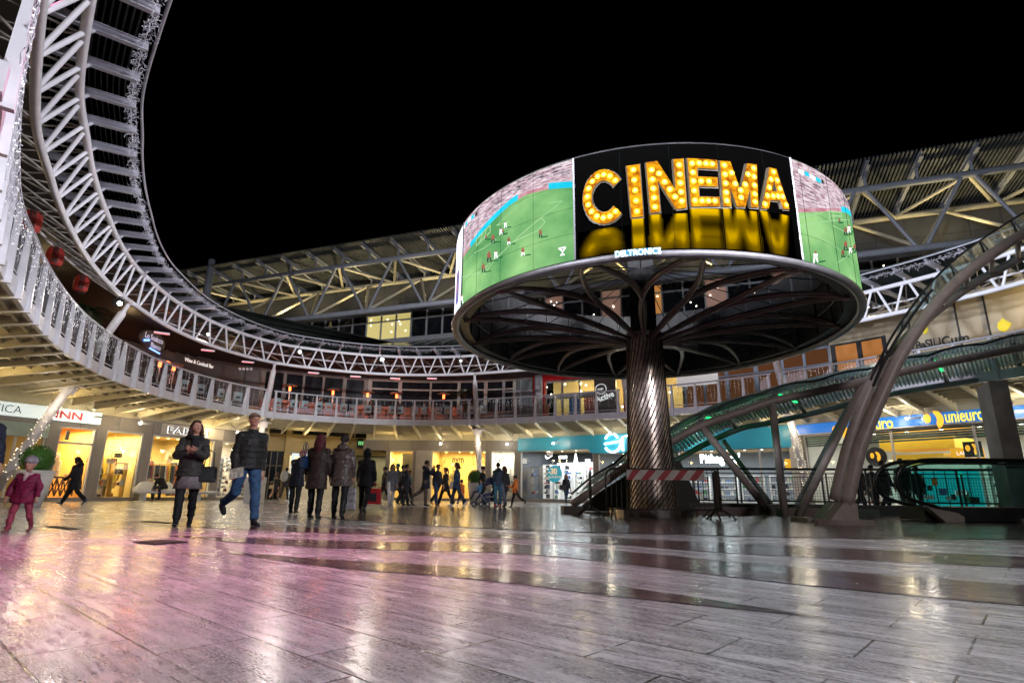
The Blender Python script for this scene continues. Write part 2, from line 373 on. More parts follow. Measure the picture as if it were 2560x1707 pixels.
# ================================================================== RING TRUSS AND LOUVRED CANOPY
ZB,ZT=7.35,8.45
def toff(s):
    if s<sA-5: return -.5
    if s<sA: return -.5+.2*(s-sA+5)/5
    if s<sB+3: return -.3*(1-(s-sA)/(sB+3-sA))
    return 0.
_c=cur
def ct(s,off=0.,z=0.): return _c(s,off+toff(s),z)
M_slat=mat('louvre_slat',(.06,.075,.068),.5,noise_s=3)
M_rafter=mat('rafter_steel',(.42,.42,.48),.45,noise_s=3,noise_a=.1)
def rib2(mb,s0,s1,o0,z0,o1,z1,step=.5):
    S=seg(s0,s1,step)
    for a,b in zip(S,S[1:]): mb.quad(ct(a,o0,z0),ct(b,o0,z0),ct(b,o1,z1),ct(a,o1,z1))
def truss(i):
    s0,s1=BAYS[i]; L=thing('ring_truss',['white tubular ring truss with louvred canopy sweeping overhead at the frame edge','white tubular truss bay in front of the oval bar sign','white tubular truss bay over the red heated terrace','white tubular truss bay in front of the dark window band','white tubular truss bay hidden partly by the round sign','white tubular truss bay crossing behind the escalator arches'][i],'truss',cur((s0+s1)/2,0,ZB),'bays of the ring truss')
    S=seg(s0,s1,1.15); St=seg(s0,s1,.4)
    b=MB(); b.tube([ct(s,0,ZT) for s in St],.085,10); b.build('top_chord',M_white,L,True)
    b=MB(); b.tube([cur(s,0,ZB) for s in St],.085,10); b.build('bottom_chord',M_white,L,True)
    b=MB(); b.tube([cur(s,1.5,8.2) for s in St],.045,8); b.build('rear_chord',M_white,L,True)
    for k,(a,c) in enumerate(zip(S,S[1:])):
        m_=(a+c)/2
        for e,f in ((a+.1,m_-.06),(c-.1,m_+.06)):
            b=MB(); b.tube([ct(e,0,ZT),cur(f,0,ZB)],.047,8,False); b.build('brace',M_white,L,True)
    b=MB()
    for a,c in zip(S,S[1:]):
        m_=(a+c)/2
        for e in(a,c): b.tube([cur(m_,0,ZB),cur(e,1.5,8.2)],.026,6,False)
        b.tube([ct(a,0,ZT),cur(m_,1.5,8.2)],.022,6,False); b.tube([ct(c,0,ZT),cur(m_,1.5,8.2)],.022,6,False)
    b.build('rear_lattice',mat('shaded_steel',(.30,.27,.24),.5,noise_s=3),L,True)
    for s in S[:-1]:
        b=MB(); b.ibeam(ct(s,3.4,8.62),ct(s,-.95,8.72),.11,.16,.016); b.tube([ct(s,0,ZT+.05),ct(s,-.12,8.64)],.045,6); b.build('rafter',M_rafter,L)
    b=MB()
    for k in range(44):
        o=-1.05+k*.105; z=8.87-(o+1.05)*.041; rib2(b,s0,s1,o,z,o+.035,z+.05,.7)
    b.build('louvre',M_slat,L)
    b=MB(); b.tube([ct(s,-1.05,8.84) for s in St],.03,6); b.build('edge_rail',M_rafter,L,True)
    b=MB(); rnd=random.Random(i)
    s=s0
    while s<s1:
        q=ct(s,-.90+rnd.uniform(-.06,.1),8.70+rnd.uniform(-.08,.08)); p=[q]
        for j in range(3): q=q+Vector((rnd.uniform(-.06,.06),rnd.uniform(-.06,.06),rnd.uniform(-.07,.04))); p.append(q)
        b.tube(p,.0045,3,False); s+=.02 if i<2 else .028
    b.tube([ct(q,-.87,8.70) for q in St],.006,4)
    tag(b.build('tangled_lights',M_wire),'tangled white fairy lights along the canopy rim '+BN[i],'string lights','fairy lights on the canopy rim')
for i in range(6): truss(i)
# raking columns from ground to truss
M_col=mat('column_paint',(.74,.70,.70),.4,noise_s=5,noise_a=.1)
def column(s,label,lit,lean=2.):
    top=cur(s,.05,ZB-.1); bot=cur(s,lean,0); L=thing('raking_column',label,'column',bot,'raking columns of the ring')
    mid=top.lerp(bot,.44)
    b=MB(); b.tube([top,top.lerp(bot,.035),top.lerp(bot,.05),mid,bot],[.07,.08,.14,.15,.16],14); b.build('shaft',M_col,L,True)
    b=MB(); q=top.lerp(bot,.43); b.tube([q,top.lerp(bot,.47)],.26,12); b.box(q+Vector((0,0,-.05)),(.7,.5,.06)); b.build('collar',M_col,L)
    b=MB(); b.tube([top,top+Vector((0,0,.18))],.12,12); b.build('node',M_white,L,True)
    if lit:
        lamp('POINT',mid.lerp(bot,.25)+Vector((-mid.x*.03,-.7,.2)),26,(1,.86,.66),.25,name='fairy_light_glow')
        b=MB(); rnd=random.Random(int(s*10)); d=(bot-top).normalized(); x=d.cross(Vector((0,0,1))).normalized(); y=d.cross(x); a=0
        p=[]
        for k in range(420):
            f=.52+.36*k/420; a+=.42; a+=rnd.uniform(-.12,.12); p.append(top.lerp(bot,f)+(x*math.cos(a)+y*math.sin(a))*(.165+rnd.uniform(0,.03)))
        b.mi=0; b.tube(p,.004,3,False); b.mi=1
        for q in rnd.sample(p,120): b.box(q,(.016,.016,.016))
        tag(b.build('column_lights',[M_wire,mat('warm_bulb',(1,.9,.7),.3,emit=3.5,ec=(1,.86,.6))]),'fairy lights wound round the '+lit,'string lights','fairy lights wound on columns')
column(sA,'white raking column rising past the optician sign to the truss',"first raking column beside the optician's sign",3.2)
column(sB,'white raking column behind the man in the cap',"raking column behind the man in the cap",1.2)
column(sC,'white raking column in front of the boutique window',"raking column in front of the boutique window",1.5)
column(sD,'white raking column just left of the ribbed sign column','raking column left of the ribbed sign column',2.4)
column(sE,'white raking column seen behind the escalator canopy','raking column behind the escalator canopy',2.9)
# ================================================================== STRAIGHT ROOF GIRDER
def zz(z): return .56+(z-.56)*1.3
G0=atz(560,709.5,zz(14)); G1=atz(2560,415,zz(14)); gd=(G1-G0); gd.z=0; gd.normalize(); gn=Vector((-gd.y,gd.x,0))
if gn.y<0: gn=-gn
GL=(G1-G0).length+8; G0=G0-gd*9; GL+=9
def gp(a,o,z): return Vector((G0.x,G0.y,0))+gd*a+gn*o+Vector((0,0,z))
ZGT,ZGB=zz(14),zz(11)
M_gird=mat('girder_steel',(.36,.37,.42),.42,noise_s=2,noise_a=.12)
M_girdw=mat('girder_rear_steel',(.62,.56,.42),.42,noise_s=2,noise_a=.12)  # rear members: warm lamplight put into the steel colour
for part,(a0,a1,lb) in enumerate(((0,GL*.5,'long straight roof truss behind the plaza, from behind the ring canopy to the round sign'),(GL*.5,GL,'long straight roof truss rising toward the viewer beside the round sign'))):
    T=thing('roof_truss',lb,'roof truss',gp((a0+a1)/2,0,ZGB),'bays of the straight roof truss')
    for nm,o,z,r in(('top_chord',0,ZGT,.2),('bottom_chord',0.4,ZGB,.2),('rear_chord',4.2,ZGT-.2,.17)):
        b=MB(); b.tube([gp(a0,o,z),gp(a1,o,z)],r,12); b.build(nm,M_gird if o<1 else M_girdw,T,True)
    n=round((a1-a0)/5.2); st=(a1-a0)/n
    for k in range(n):
        x=a0+k*st; m_=x+st/2
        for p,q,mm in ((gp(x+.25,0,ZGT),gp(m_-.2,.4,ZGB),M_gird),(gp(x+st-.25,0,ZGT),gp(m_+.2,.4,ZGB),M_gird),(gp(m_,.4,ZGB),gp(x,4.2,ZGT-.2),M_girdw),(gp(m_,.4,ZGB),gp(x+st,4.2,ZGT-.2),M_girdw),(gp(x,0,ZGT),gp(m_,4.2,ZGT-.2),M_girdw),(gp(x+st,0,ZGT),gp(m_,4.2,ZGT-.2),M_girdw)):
            b=MB(); b.tube([p,q],.11,10,False); b.build('brace',mm,T,True)
    b=MB(); x=a0+.6
    while x<a1:
        b.ibeam(gp(x,-1.2,ZGT+1.05),gp(x,5.5,ZGT+.35),.2,.3,.03); b.tube([gp(x,0,ZGT+.1),gp(x,0,ZGT+.75)],.09,8); b.tube([gp(x,4.2,ZGT-.1),gp(x,4.2,ZGT+.4)],.08,6); x+=2.6
    b.build('rafters',M_gird,T)
    b=MB(); k=a0; 
    while k<a1:
        b.hexa([gp(k,-1.35,ZGT+1.22),gp(k+.1,-1.35,ZGT+1.22),gp(k+.1,6.5,ZGT+.42),gp(k,6.5,ZGT+.42),gp(k,-1.35,ZGT+1.32),gp(k+.1,-1.35,ZGT+1.32),gp(k+.1,6.5,ZGT+.52),gp(k,6.5,ZGT+.52)]); k+=.21
    b.build('slatted_roof',mat('corrugated',(.14,.145,.15),.4,.3,noise_s=1),T)
b=MB(); p=gp(8.2,-.6,0); q=aty(530,650,p.y-.5); b.tube([Vector((q.x,q.y,15.0)),Vector((q.x,q.y,q.z))],[.35,.28],14); tag(b.build('mast',M_gird),'thick grey tubular mast piercing the straight roof truss','mast')
# ================================================================== UPPER WALL WITH WINDOW BAND
W3=frame(gp(-6,5.,0)[:2],gp(GL+6,5.,0)[:2])
U=thing('upper_building','grey panelled upper storey with a band of square windows under the roof truss','building',gp(GL/2,3.2,9))
b=MB(); b.fbox(W3,0,W3.L,0,.3,8.0,12.75); b.fbox(W3,0,W3.L,0,.3,15.35,ZGT+.4); b.build('wall',mat('upper_wall_panel',(.07,.07,.078),.5,noise_s=.8,noise_a=.2),U)
b=MB(); k=1.
while k<W3.L: b.fbox(W3,k,k+.03,-.006,.0,8.3,12.7); b.fbox(W3,k,k+.03,-.006,0,15.4,ZGT+.2); k+=1.7
b.fbox(W3,0,W3.L,-.006,0,16.6,16.63); b.build('panel_joints',M_dark,U)
M_frame=mat('window_frame',(.33,.34,.37),.45,noise_s=3)
M_lit=mat('lit_room',(.5,.42,.2),.6,emit=.5,ec=(.85,.72,.25)); M_or=mat('orange_room',(.5,.25,.1),.6,emit=.3,ec=(1,.42,.1)); M_pink=mat('rosy_room',(.4,.25,.2),.6,emit=.16,ec=(.75,.42,.32))
a_l=W3.pick(918,800)[0]; a_r=W3.pick(1400,800)[0]; a=a_l-24*1.48
b=MB(); b.fbox(W3,0,W3.L,-.02,.3,12.75,13.05); b.build('sill',M_frame,U); k=0
while a<W3.L-1.5:
    if a>1:
        wnd=MB()
        wnd.fbox(W3,a-.06,a+.06,-.06,.1,13.05,15.35); wnd.fbox(W3,a,a+1.48,-.05,.1,14.65,14.77); wnd.fbox(W3,a,a+1.48,-.05,.1,13.05,13.13); f=wnd.build('window',M_frame,U)
        lit=None
        if a_l-.1<a<a_l+4.3: lit=M_lit
        elif a_r-6<a<a_r+22: lit=[M_or,None,M_dglass,M_pink,None,M_dglass,M_pink,None][k%8]
        p=MB(); p.fbox(W3,a+.06,a+1.42,.06,.08,13.13,15.3); p.build('pane',lit or M_dglass,f)
        if lit:
            rnd=random.Random(k)
            for _ in range(3): x=a+rnd.uniform(.2,1.2); z=rnd.uniform(13.4,15.); g=MB(); g.ball(W3(x,.03,z),.05,6,4); g.build('room_lamp',mat('room_lamp',(1,1,1),.3,emit=6,ec=(1,.95,.75)),f)
    a+=1.48; k+=1
b=MB(); 
g0=[gp(t,3.0,12.2) for t in (6,GL-1)]
# sloping glass awning between ring and upper wall
n=40; b=MB(); j=MB()
for i in range(n):
    s0=sA+2+(sE-sA-2)*i/n; s1=sA+2+(sE-sA-2)*(i+1)/n
    def back(s):
        q=cur(s,4.6,0); t=(q-Vector((G0.x,G0.y,0))).dot(gd); return gp(max(t,2),4.9,12.7)
    A,B=cur(s0,3.0,9.0),cur(s1,3.0,9.0); b.quad(A,B,back(s1),back(s0))
    if i%2==0: j.beam(A-Vector((0,0,.03)),back(s0)-Vector((0,0,.03)),.05,.06)
t=thing('glass_awning','grey green glass awning sloping from the upper windows to the ring canopy','awning',cur(sC,3,9)); b.build('glass_sheet',mat('awning_glass',(.075,.09,.075),.16,noise_s=1.5),t); j.build('glazing_bars',M_dark,t)
# ================================================================== TERRACE STOREY (behind the balcony)
def wall2(s0,s1,o,z0,z1,m,name,label,joint=True):
    L=thing(name,label,'building',cur((s0+s1)/2,o,z0)); b=MB(); ribbon(b,s0,s1,o,z0,o,z1,1.); b.build('wall',m,L)
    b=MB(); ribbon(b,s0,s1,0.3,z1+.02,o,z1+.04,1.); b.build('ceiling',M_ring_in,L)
    if joint:
        b=MB(); rbox(b,s0,s1,o-.03,o-.005,z0+.9,z0+.93,1.); rbox(b,s0,s1,o-.03,o-.005,z0+2.2,z0+2.24,1.); b.build('joint',M_dark,L)
    return L
OF=6.6
BW=mat('bar_wall',(.018,.015,.014),.5,noise_s=1.5)
T1=wall2(.5,sB-3.5,OF,4.6,8.3,BW,'bar_building','dark bar front behind the curved terrace on the building ring')
T2=wall2(sB-3.5,sC-6.3,OF,4.6,8.3,mat('slate_wall',(.10,.09,.085),.5,noise_s=1.2),'terrace_building','dark restaurant front with closed windows behind the heated tables')
def winrow(L,s0,s1,n,z0,z1,pane,fr,o=OF-.05,tr=None,w=.07):
    d=(s1-s0)/n
    for i in range(n):
        a,c=s0+d*i,s0+d*(i+1); m=MB(); rbox(m,a-w,a+w,o-.05,o,z0,z1); rbox(m,a+w,c-w,o-.05,o,z0,z0+.1); rbox(m,a+w,c-w,o-.05,o,z1-.1,z1)
        if tr: rbox(m,a+w,c-w,o-.05,o,tr,tr+.1)
        if i==n-1: rbox(m,c-w,c+w,o-.05,o,z0,z1)
        f=m.build('window',fr,L); p=MB(); ribbon(p,a,c,o-.01,z0,o-.01,z1,.5); p.build('pane',pane,f)
winrow(T2,sB+1,sC-6.4,5,6.0,8.2,M_dglass,mat('timber_frame',(.16,.12,.09),.5))
T3=wall2(sC-6.3,sC+.4,OF,4.6,8.3,M_panel,'window_building','pale framed building with two rows of black windows behind the terrace')
winrow(T3,sC-6.2,sC+.2,5,5.9,8.2,M_dglass,mat('pale_frame',(.42,.38,.32),.5),tr=7.5)
T4=wall2(sC+.4,sC+2.,OF,4.6,8.3,M_greyp,'grey_building','grey panelled wall strip with a round column beside the gym entrance')
b=MB(); b.tube([cur(sC+1.9,OF-.5,4.6),cur(sC+1.9,OF-.5,8.3)],.28,16); b.build('round_column',mat('grey_paint',(.4,.4,.44),.4,noise_s=2),T4,True)
# gym entrance
def cs(u,v=960,o=OF): return curpick(u,v,o)[0]
sG0,sG1=cs(1252),cs(1560)
T5=wall2(sC+2.,sD+1.2,OF+2.5,4.6,8.3,mat('gym_wall',(.55,.42,.2),.5,emit=.16,ec=(1,.72,.22)),'gym','brightly lit gym entrance with red portal behind the balcony',False)
M_red=mat('red_portal',(.5,.012,.015),.35,noise_s=2)
r0,r1,r2=cs(1338),cs(1366),cs(1500)
b=MB(); rbox(b,r0,r1,OF-.4,OF,4.6,8.3); rbox(b,r1,r2-.1,OF-.4,OF,7.9,8.3); b.build('portal',M_red,T5)
winrow(T5,cs(1262),r0,2,4.7,8.2,M_glass,M_frame,tr=7.3,w=.05)
winrow(T5,r1,r2-.1,3,4.7,7.9,M_glass,M_frame,tr=6.9,w=.05)
b=MB(); rbox(b,r1,r2-.1,OF-.2,OF+.6,6.75,6.95,.5); b.build('lintel',M_frame,T5)
b=MB()
for k in range(26):
    rnd=random.Random(k); b.ball(cur(sG0+rnd.random()*10,OF+rnd.uniform(.3,2.3),rnd.choice([7.0,7.3,7.8,7.9,6.2])),.06,6,4)
b.build('downlights',mat('downlight',(1,1,1),.3,emit=14,ec=(1,.9,.7)),T5)
b=MB()
for k,(x,h) in enumerate(((.8,1.6),(1.9,2.0),(4.7,2.3),(5.6,2.1),(7.,2.4),(8.6,1.8))): rbox(b,sG0+x,sG0+x+.5,OF+1.5,OF+1.9,4.62,4.62+h)
b.build('gym_furniture',mat('maroon',(.12,.02,.03),.5),T5)
b=MB(); rbox(b,cs(1420),cs(1446),OF+.2,OF+.3,4.7,6.7); b.build('blue_poster',mat('navy_poster',(.01,.02,.07),.4,emit=.1,ec=(.1,.2,.5)),T5)
p0,p1=cs(1488),cs(1542)
L=thing('gym_logo_pillar','grey pillar with a white round gym emblem and slanted lettering','pillar',cur((p0+p1)/2,OF-.2,4.6)); b=MB(); rbox(b,p0,p1,OF-.25,OF,4.6,8.3); b.build('pillar',mat('pillar_grey',(.13,.13,.14),.5,noise_s=2),L)
M_sign=mat('white_lettering',(.8,.8,.8),.4,emit=.55,ec=(1,1,1))
def curtext(name,s,h,m,parent,sc_,o,z,rot=0.,**k):
    c_,s_=math.cos(rot),math.sin(rot)
    return text(name,s,h,m,parent,lambda x,y,w_: cur(sc_+(x*c_-y*s_),o-w_,z+x*s_+y*c_),**k)
e0,ez=curpick(1503,972,OF-.27); t0_,tz_=curpick(1491,1006,OF-.27)
curtext('lettering','Virgin',.16,M_sign,L,e0-.22,OF-.27,ez-.08,.2,off=.01)
curtext('lettering','Active',.55,M_sign,L,t0_,OF-.27,tz_,.3,off=.03,sx=.85)
b=MB(); b.tube([cur(e0+.32*math.cos(t/24*2*PI),OF-.28,ez+.32*math.sin(t/24*2*PI)) for t in range(24)],.025,4,closed=True); b.build('emblem_ring',M_sign,L)
e0,ez=curpick(1392,935,OF-.42); curtext('sign_letters','ENTRANCE',.42,M_sign,T5,e0,OF-.42,ez,off=.02)
T6=wall2(sD+1.2,sE+.5,OF,4.6,8.3,mat('brown_front',(.10,.06,.04),.45,noise_s=1),'restaurant_front','brown glazed restaurant front behind the hanging lights')
winrow(T6,sD+1.4,sE+.4,6,4.7,8.2,mat('amber_glass',(.02,.012,.01),.1,emit=.10,ec=(.7,.25,.08)),mat('blue_frame',(.30,.38,.5),.4),tr=7.2)
e0,ez=curpick(1690,930,OF-.3); e1,_=curpick(1792,930,OF-.3); _,eb=curpick(1740,962,OF-.3)
b=MB(); rbox(b,e0,e1,OF-.3,OF-.08,eb,ez+.5); T7=tag(b.build('notice_board',mat('white_board',(.75,.72,.72),.4,emit=.3,ec=(1,.95,.95))),'white illuminated board half hidden below the round sign','sign board')
e2,ez=curpick(1696,934,OF-.32); curtext('lettering','BROTLERIA',.3,mat('black_letter',(.03,.03,.03),.5),T7,e2,OF-.31,ez,off=.01,sx=(e1-e2)/1.85*.85)
T8=wall2(sE+.5,LT-.2,OF-.6,4.6,9.3,mat('cream_wall',(.55,.47,.34),.55,noise_s=1,noise_a=.08),'ristorante','cream restaurant wall lit from above at the edge of the frame')
e0,_=curpick(2082,880,OF-.6); e1,_=curpick(2216,870,OF-.6); _,zt=curpick(2150,851,OF-.6); 
winrow(T8,e0,e1,2,5.6,zt,mat('amber_room',(.3,.12,.04),.3,emit=.22,ec=(1,.38,.08)),M_dark,o=OF-.65,w=.06)
M_blk=mat('black_letter')
b=MB()
for u in (2276,2398,2475): x,_=curpick(u,830,OF-.65); rbox(b,x-.03,x+.03,OF-.68,OF-.62,4.7,9.2)
b.build('panel_strip',M_dark,T8)
def rest(u0,v0,u1):
    s0,z0=curpick(u0,v0,OF-.66); s1,_=curpick(u1,v0-14,OF-.66); k=(s1-s0)/2.55
    curtext('lettering','BaSILICum',.62*k,M_blk,T8,s0,OF-.66,z0,off=.02,sx=.92)
    curtext('lettering','ristorante pizzeria',.2*k,mat('gold_letter',(.45,.28,.08),.5),T8,s0+.2,OF-.66,z0-.24*k,off=.005,sx=1.15)
    b=MB(); L_=[(0,.0),(.16,.12),(.2,.32),(.1,.5),(.02,.62),(-.1,.45),(-.14,.25),(-.08,.08)]
    b.quad(*[cur(s0+.62*k+x,OF-.67,z0+.72*k+y*.95) for x,y in L_]); b.build('leaf_emblem',mat('yellow_leaf',(.75,.6,.03),.5,emit=.2,ec=(1,.85,.05)),T8)
rest(2290,874,2430); rest(2492,850,2600)
# bar signs left
L=thing('bar_sign','dark oval bar sign with pale lettering and blue light','sign',cur(nearest and CL[nearest(-14.6,23.4)],1.6,6.6))
s0=CL[nearest(-14.85,23.9)]
Q=frame(tuple(cur(s0-2.2,3.2)[:2]),tuple(cur(s0+3.6,3.2)[:2]))
a,z=Q.pick(384,853); h=.5
b=MB(); P=[Q(a+.98*math.cos(t/32*2*PI),0,z+h*math.sin(t/32*2*PI)) for t in range(32)]; P2=[p+Q.n*.12 for p in P]; b.add(P+P2,[tuple(range(32)),tuple(range(63,31,-1))]+[(i,(i+1)%32,32+(i+1)%32,32+i) for i in range(32)]); b.build('board',mat('brown_board',(.10,.075,.06),.5,noise_s=5),L)
text('lettering','Lo Sceicco',.4,mat('pale_letter',(.6,.55,.6),.4,emit=.35,ec=(.7,.65,.85)),L,facetext(Q,a-.75,z+.02,-.02),off=.01,sx=.85)
text('lettering','Bianco',.36,mat('pale_letter'),L,facetext(Q,a-.2,z-.33,-.02),off=.01,sx=.85)
b=MB(); b.beam(Q(a-.3,-.06,z-.42),Q(a+.55,-.06,z-.5),.05,.05); b.beam(Q(a-.8,-.05,z-.15),Q(a-.4,-.05,z-.05),.04,.1); b.build('blue_tube',mat('blue_neon',(.1,.2,1),.3,emit=3,ec=(.15,.3,1)),L)
L=thing('bar_awning','black awning with Wine and Cocktail Bar lettering above a heater','awning',Q(4,0,6)); 
Q2=frame(tuple(cur(s0+1.0,3.8)[:2]),tuple(cur(s0+6,3.4)[:2])); a0,z0=Q2.pick(425,905); a1,z1=Q2.pick(545,925)
b=MB(); b.hexa([Q2(a0,-.1,5.75),Q2(a1,-.1,5.75),Q2(a1,.9,5.75),Q2(a0,.9,5.75),Q2(a0,-.05,6.3),Q2(a1,-.05,6.3),Q2(a1,.9,6.9),Q2(a0,.9,6.9)]); b.build('cloth',mat('black_cloth',(.02,.015,.015),.8),L)
ta,tz=Q2.pick(458,893); te,_=Q2.pick(537,905)
text('lettering','Wine & Cocktail Bar',.3,mat('awning_letter',(.7,.68,.66),.4,emit=.5,ec=(1,.95,.9)),L,facetext(Q2,ta,tz-.2,-.12),sx=(te-ta)/2.75,off=.005)
# ================================================================== SHOPS AT GROUND LEVEL
FA=frame((-22.9,16.),(-14.35,34.25)); FC=frame((-9.4,37.5),(.5,36.7)); FD=frame((.5,36.7),(13.4,27.8)); FE=frame((13.4,27.8),(20.2,18.2))
FR=frame((-16.6,35.2),(-6.4,41.0))
def pa(F,u,v=1180): return F.pick(u,v)[0]
ZH=3.08
WARM=(1,.78,.36); COOL=(.82,.92,1)
M_tile=mat('shop_floor',(.5,.45,.38),.3,noise_s=1)
def shop(F,a0,a1,label,wall=(.75,.62,.38),lc=WARM,lp=90,depth=4.5,zh=ZH,mull=(),transom=None,ceil=None,pil=(.22,.22),name='shop',lampn=6,glow=0.):
    L=thing(name,label,'shop',F((a0+a1)/2,0,0)); W=mat('wall_%s_%g'%(name,round(a0*10+depth)),wall,.6,noise_s=1.5,noise_a=.07)
    b=MB()
    if pil[0]: b.fbox(F,a0,a0+pil[0],-.06,.25,0,zh); b.build('pilaster',M_panel,L)
    b=MB()
    if pil[1]: b.fbox(F,a1-pil[1],a1,-.06,.25,0,zh); b.build('pilaster',M_panel,L)
    x0,x1=a0+pil[0],a1-pil[1]
    b=MB(); b.fbox(F,x0,x1,-.03,.15,0,.16); b.build('plinth',M_panel,L)
    b=MB()
    for m_ in mull: b.fbox(F,m_-.035,m_+.035,-.02,.08,.16,zh)
    if transom: b.fbox(F,x0,x1,-.02,.08,transom,transom+.1)
    b.fbox(F,x0,x1,-.02,.08,zh-.07,zh); b.fbox(F,x0,x0+.06,-.02,.08,.16,zh-.07); b.fbox(F,x1-.06,x1,-.02,.08,.16,zh-.07); f=b.build('window_frame',M_frame2,L)
    b=MB(); b.quad(F(x0,.04,.16),F(x1,.04,.16),F(x1,.04,zh-.07),F(x0,.04,zh-.07)); b.build('pane',M_sglass,f)
    b=MB(); b.quad(F(a0,.15,.1),F(a1,.15,.1),F(a1,depth,.1),F(a0,depth,.1)); b.build('floor',M_tile,L)
    b=MB(); b.quad(F(a0,depth,0),F(a1,depth,0),F(a1,depth,zh+.3),F(a0,depth,zh+.3)); b.quad(F(a0+.02,.15,0),F(a0+.02,depth,0),F(a0+.02,depth,zh+.3),F(a0+.02,.15,zh+.3)); b.quad(F(a1-.02,.15,0),F(a1-.02,depth,0),F(a1-.02,depth,zh+.3),F(a1-.02,.15,zh+.3)); b.build('inner_wall',W,L)
    b=MB(); b.quad(F(a0,.12,zh+.12),F(a1,.12,zh+.12),F(a1,depth,zh+.12),F(a0,depth,zh+.12)); b.build('ceiling',mat('ceil_'+name,ceil or wall,.6,noise_s=3),L)
    b=MB(); rnd=random.Random(int(a0*7))
    for i in range(lampn):
        for dd in (1.,2.6): x=x0+(x1-x0)*(i+.5)/lampn; b.lathe([(0.,0),(.07,0)],F(x,dd,zh+.09),8)
    b.build('downlight',mat('spot_'+('w' if lc==WARM else 'c'),(1,1,1),.3,emit=14,ec=tuple(min(1,c*1.2) for c in lc)),L)
    c=F((a0+a1)/2,depth*.42,zh-.03)
    l=lamp('AREA',c,lp,lc,(max(.5,(x1-x0)*.8),depth*.6)); l.rotation_euler=(0,0,math.atan2(F.d.y,F.d.x)); l.parent=L; l.matrix_parent_inverse=Matrix.Translation(-L.location); l.name='ceiling_light'
    return L
M_frame2=mat('shop_frame',(.5,.48,.46),.4,noise_s=2,noise_a=.06); M_sglass=glass('shop_glass',(.97,.97,.97),.03)
def fascia(F,a0,a1,label,z0=ZH,z1=3.72,m=None,dp=-.05):
    t=thing('fascia',label,'fascia',F((a0+a1)/2,0,z0)); b=MB(); b.fbox(F,a0,a1,dp,.2,z0,z1); b.build('panel',m or M_panel,t)
    b=MB(); x=a0+1.6
    while x<a1-.3: b.fbox(F,x,x+.015,dp-.004,dp,z0,z1); x+=1.6
    b.build('joint',M_dark,t); return t
def soffit_wall(F,a0,a1,label,z0=3.72,z1=4.5):
    t=thing('upper_wall',label,'wall',F((a0+a1)/2,0,z0)); b=MB(); b.fbox(F,a0,a1,.05,.3,z0,z1); b.build('wall',M_cream,t); b=MB(); b.fbox(F,a0,a1,-.02,.05,z0+.02,z0+.1); b.build('ledge',M_cream,t); return t
soffit_wall(FA,0,FA.L,'cream wall strip under the balcony above the fashion shops')
soffit_wall(FC,0,FC.L,'cream wall strip under the balcony above the boutique')
soffit_wall(FD,0,FD.L,'cream wall strip under the balcony above the turquoise shoe shop')
soffit_wall(FE,0,FE.L,'cream wall strip under the balcony above the electronics shop')
# ---------------- left row
x=[pa(FA,u) for u in (0,115,228,352,530,640)]
LS=FA.L
S0=shop(FA,.3,x[1]-.05,'optician shop window with timber frames behind the concrete planter',wall=(.6,.42,.2),lp=70,mull=(x[1]-1.3,))
S1=shop(FA,x[1]-.05,x[2]+.1,'orange lit shop window with a transom behind the walking woman with a phone',wall=(.8,.42,.12),lp=230,transom=2.35,lampn=3,depth=3.2)
S2=shop(FA,x[2]+.1,x[3]+.05,'yellow lit handbag shop window between two grey pilasters',wall=(.75,.58,.24),lp=260,lampn=4)
S3=shop(FA,x[3]+.05,pa(FA,536),'yellow lit clothes shop window behind the white bench',wall=(.72,.57,.27),lp=320,lampn=6,mull=(pa(FA,470),))
S4=shop(FA,pa(FA,536),LS,'white lit jewellery shop window behind the man in the cap',wall=(.8,.74,.6),lc=(1,.9,.7),lp=150,lampn=3,depth=3)
fascia(FA,.3,LS,'pale fascia above the fashion shops left of the walking couple')
# optician sign light box
a0,zt=FA.pick(249,1033); _,zb=FA.pick(246,1062); aS=pa(FA,-90)
L=thing('optician_sign','white illuminated sign box with dark and red lettering above the planter','sign',FA(a0-3,-.1,zb))
b=MB(); b.fbox(FA,.2,a0,-.22,-.055,zb,zt); b.build('light_box',mat('light_box',(.8,.85,.85),.4,emit=.5,ec=(.85,1,1)),L)
h=(zt-zb); M_navy=mat('navy_letter',(.01,.015,.05),.5); M_redl=mat('red_letter',(.5,.01,.02),.5,emit=.15,ec=(1,.02,.05))
ai=pa(FA,129,1040); ae=pa(FA,200,1050)
text('lettering_red','INN',h*.86,M_redl,L,facetext(FA,ai,zb+h*.2,-.225),off=.02,sx=(ae-ai)/(h*.86)/1.85)
text('lettering_dark','OTTICA',h*.86,M_navy,L,facetext(FA,ai-2.75,zb+h*.2,-.225),off=-.012,sx=.98)
b=MB(); rnd=random.Random(3); q=[FA(ai+2.5+rnd.uniform(-.22,.22),-.225,zb+h*.5+rnd.uniform(-.25,.25)) for _ in range(14)]; b.tube(q,.008,3); b.build('line_drawing',M_greyp,L)
L=thing('shop_banner','grey green panel with small lettering below the optician sign','sign',FA(3,-.1,2.6)); b=MB(); b.fbox(FA,.4,x[1]-.25,-.1,-.03,2.52,zb-.02 if zb<3.1 else 3.05); b.build('panel',mat('aqua_panel',(.30,.38,.36),.5,noise_s=2),L)
text('lettering','optical centre',.14,M_navy,L,facetext(FA,x[1]-2.6,2.78,-.105))
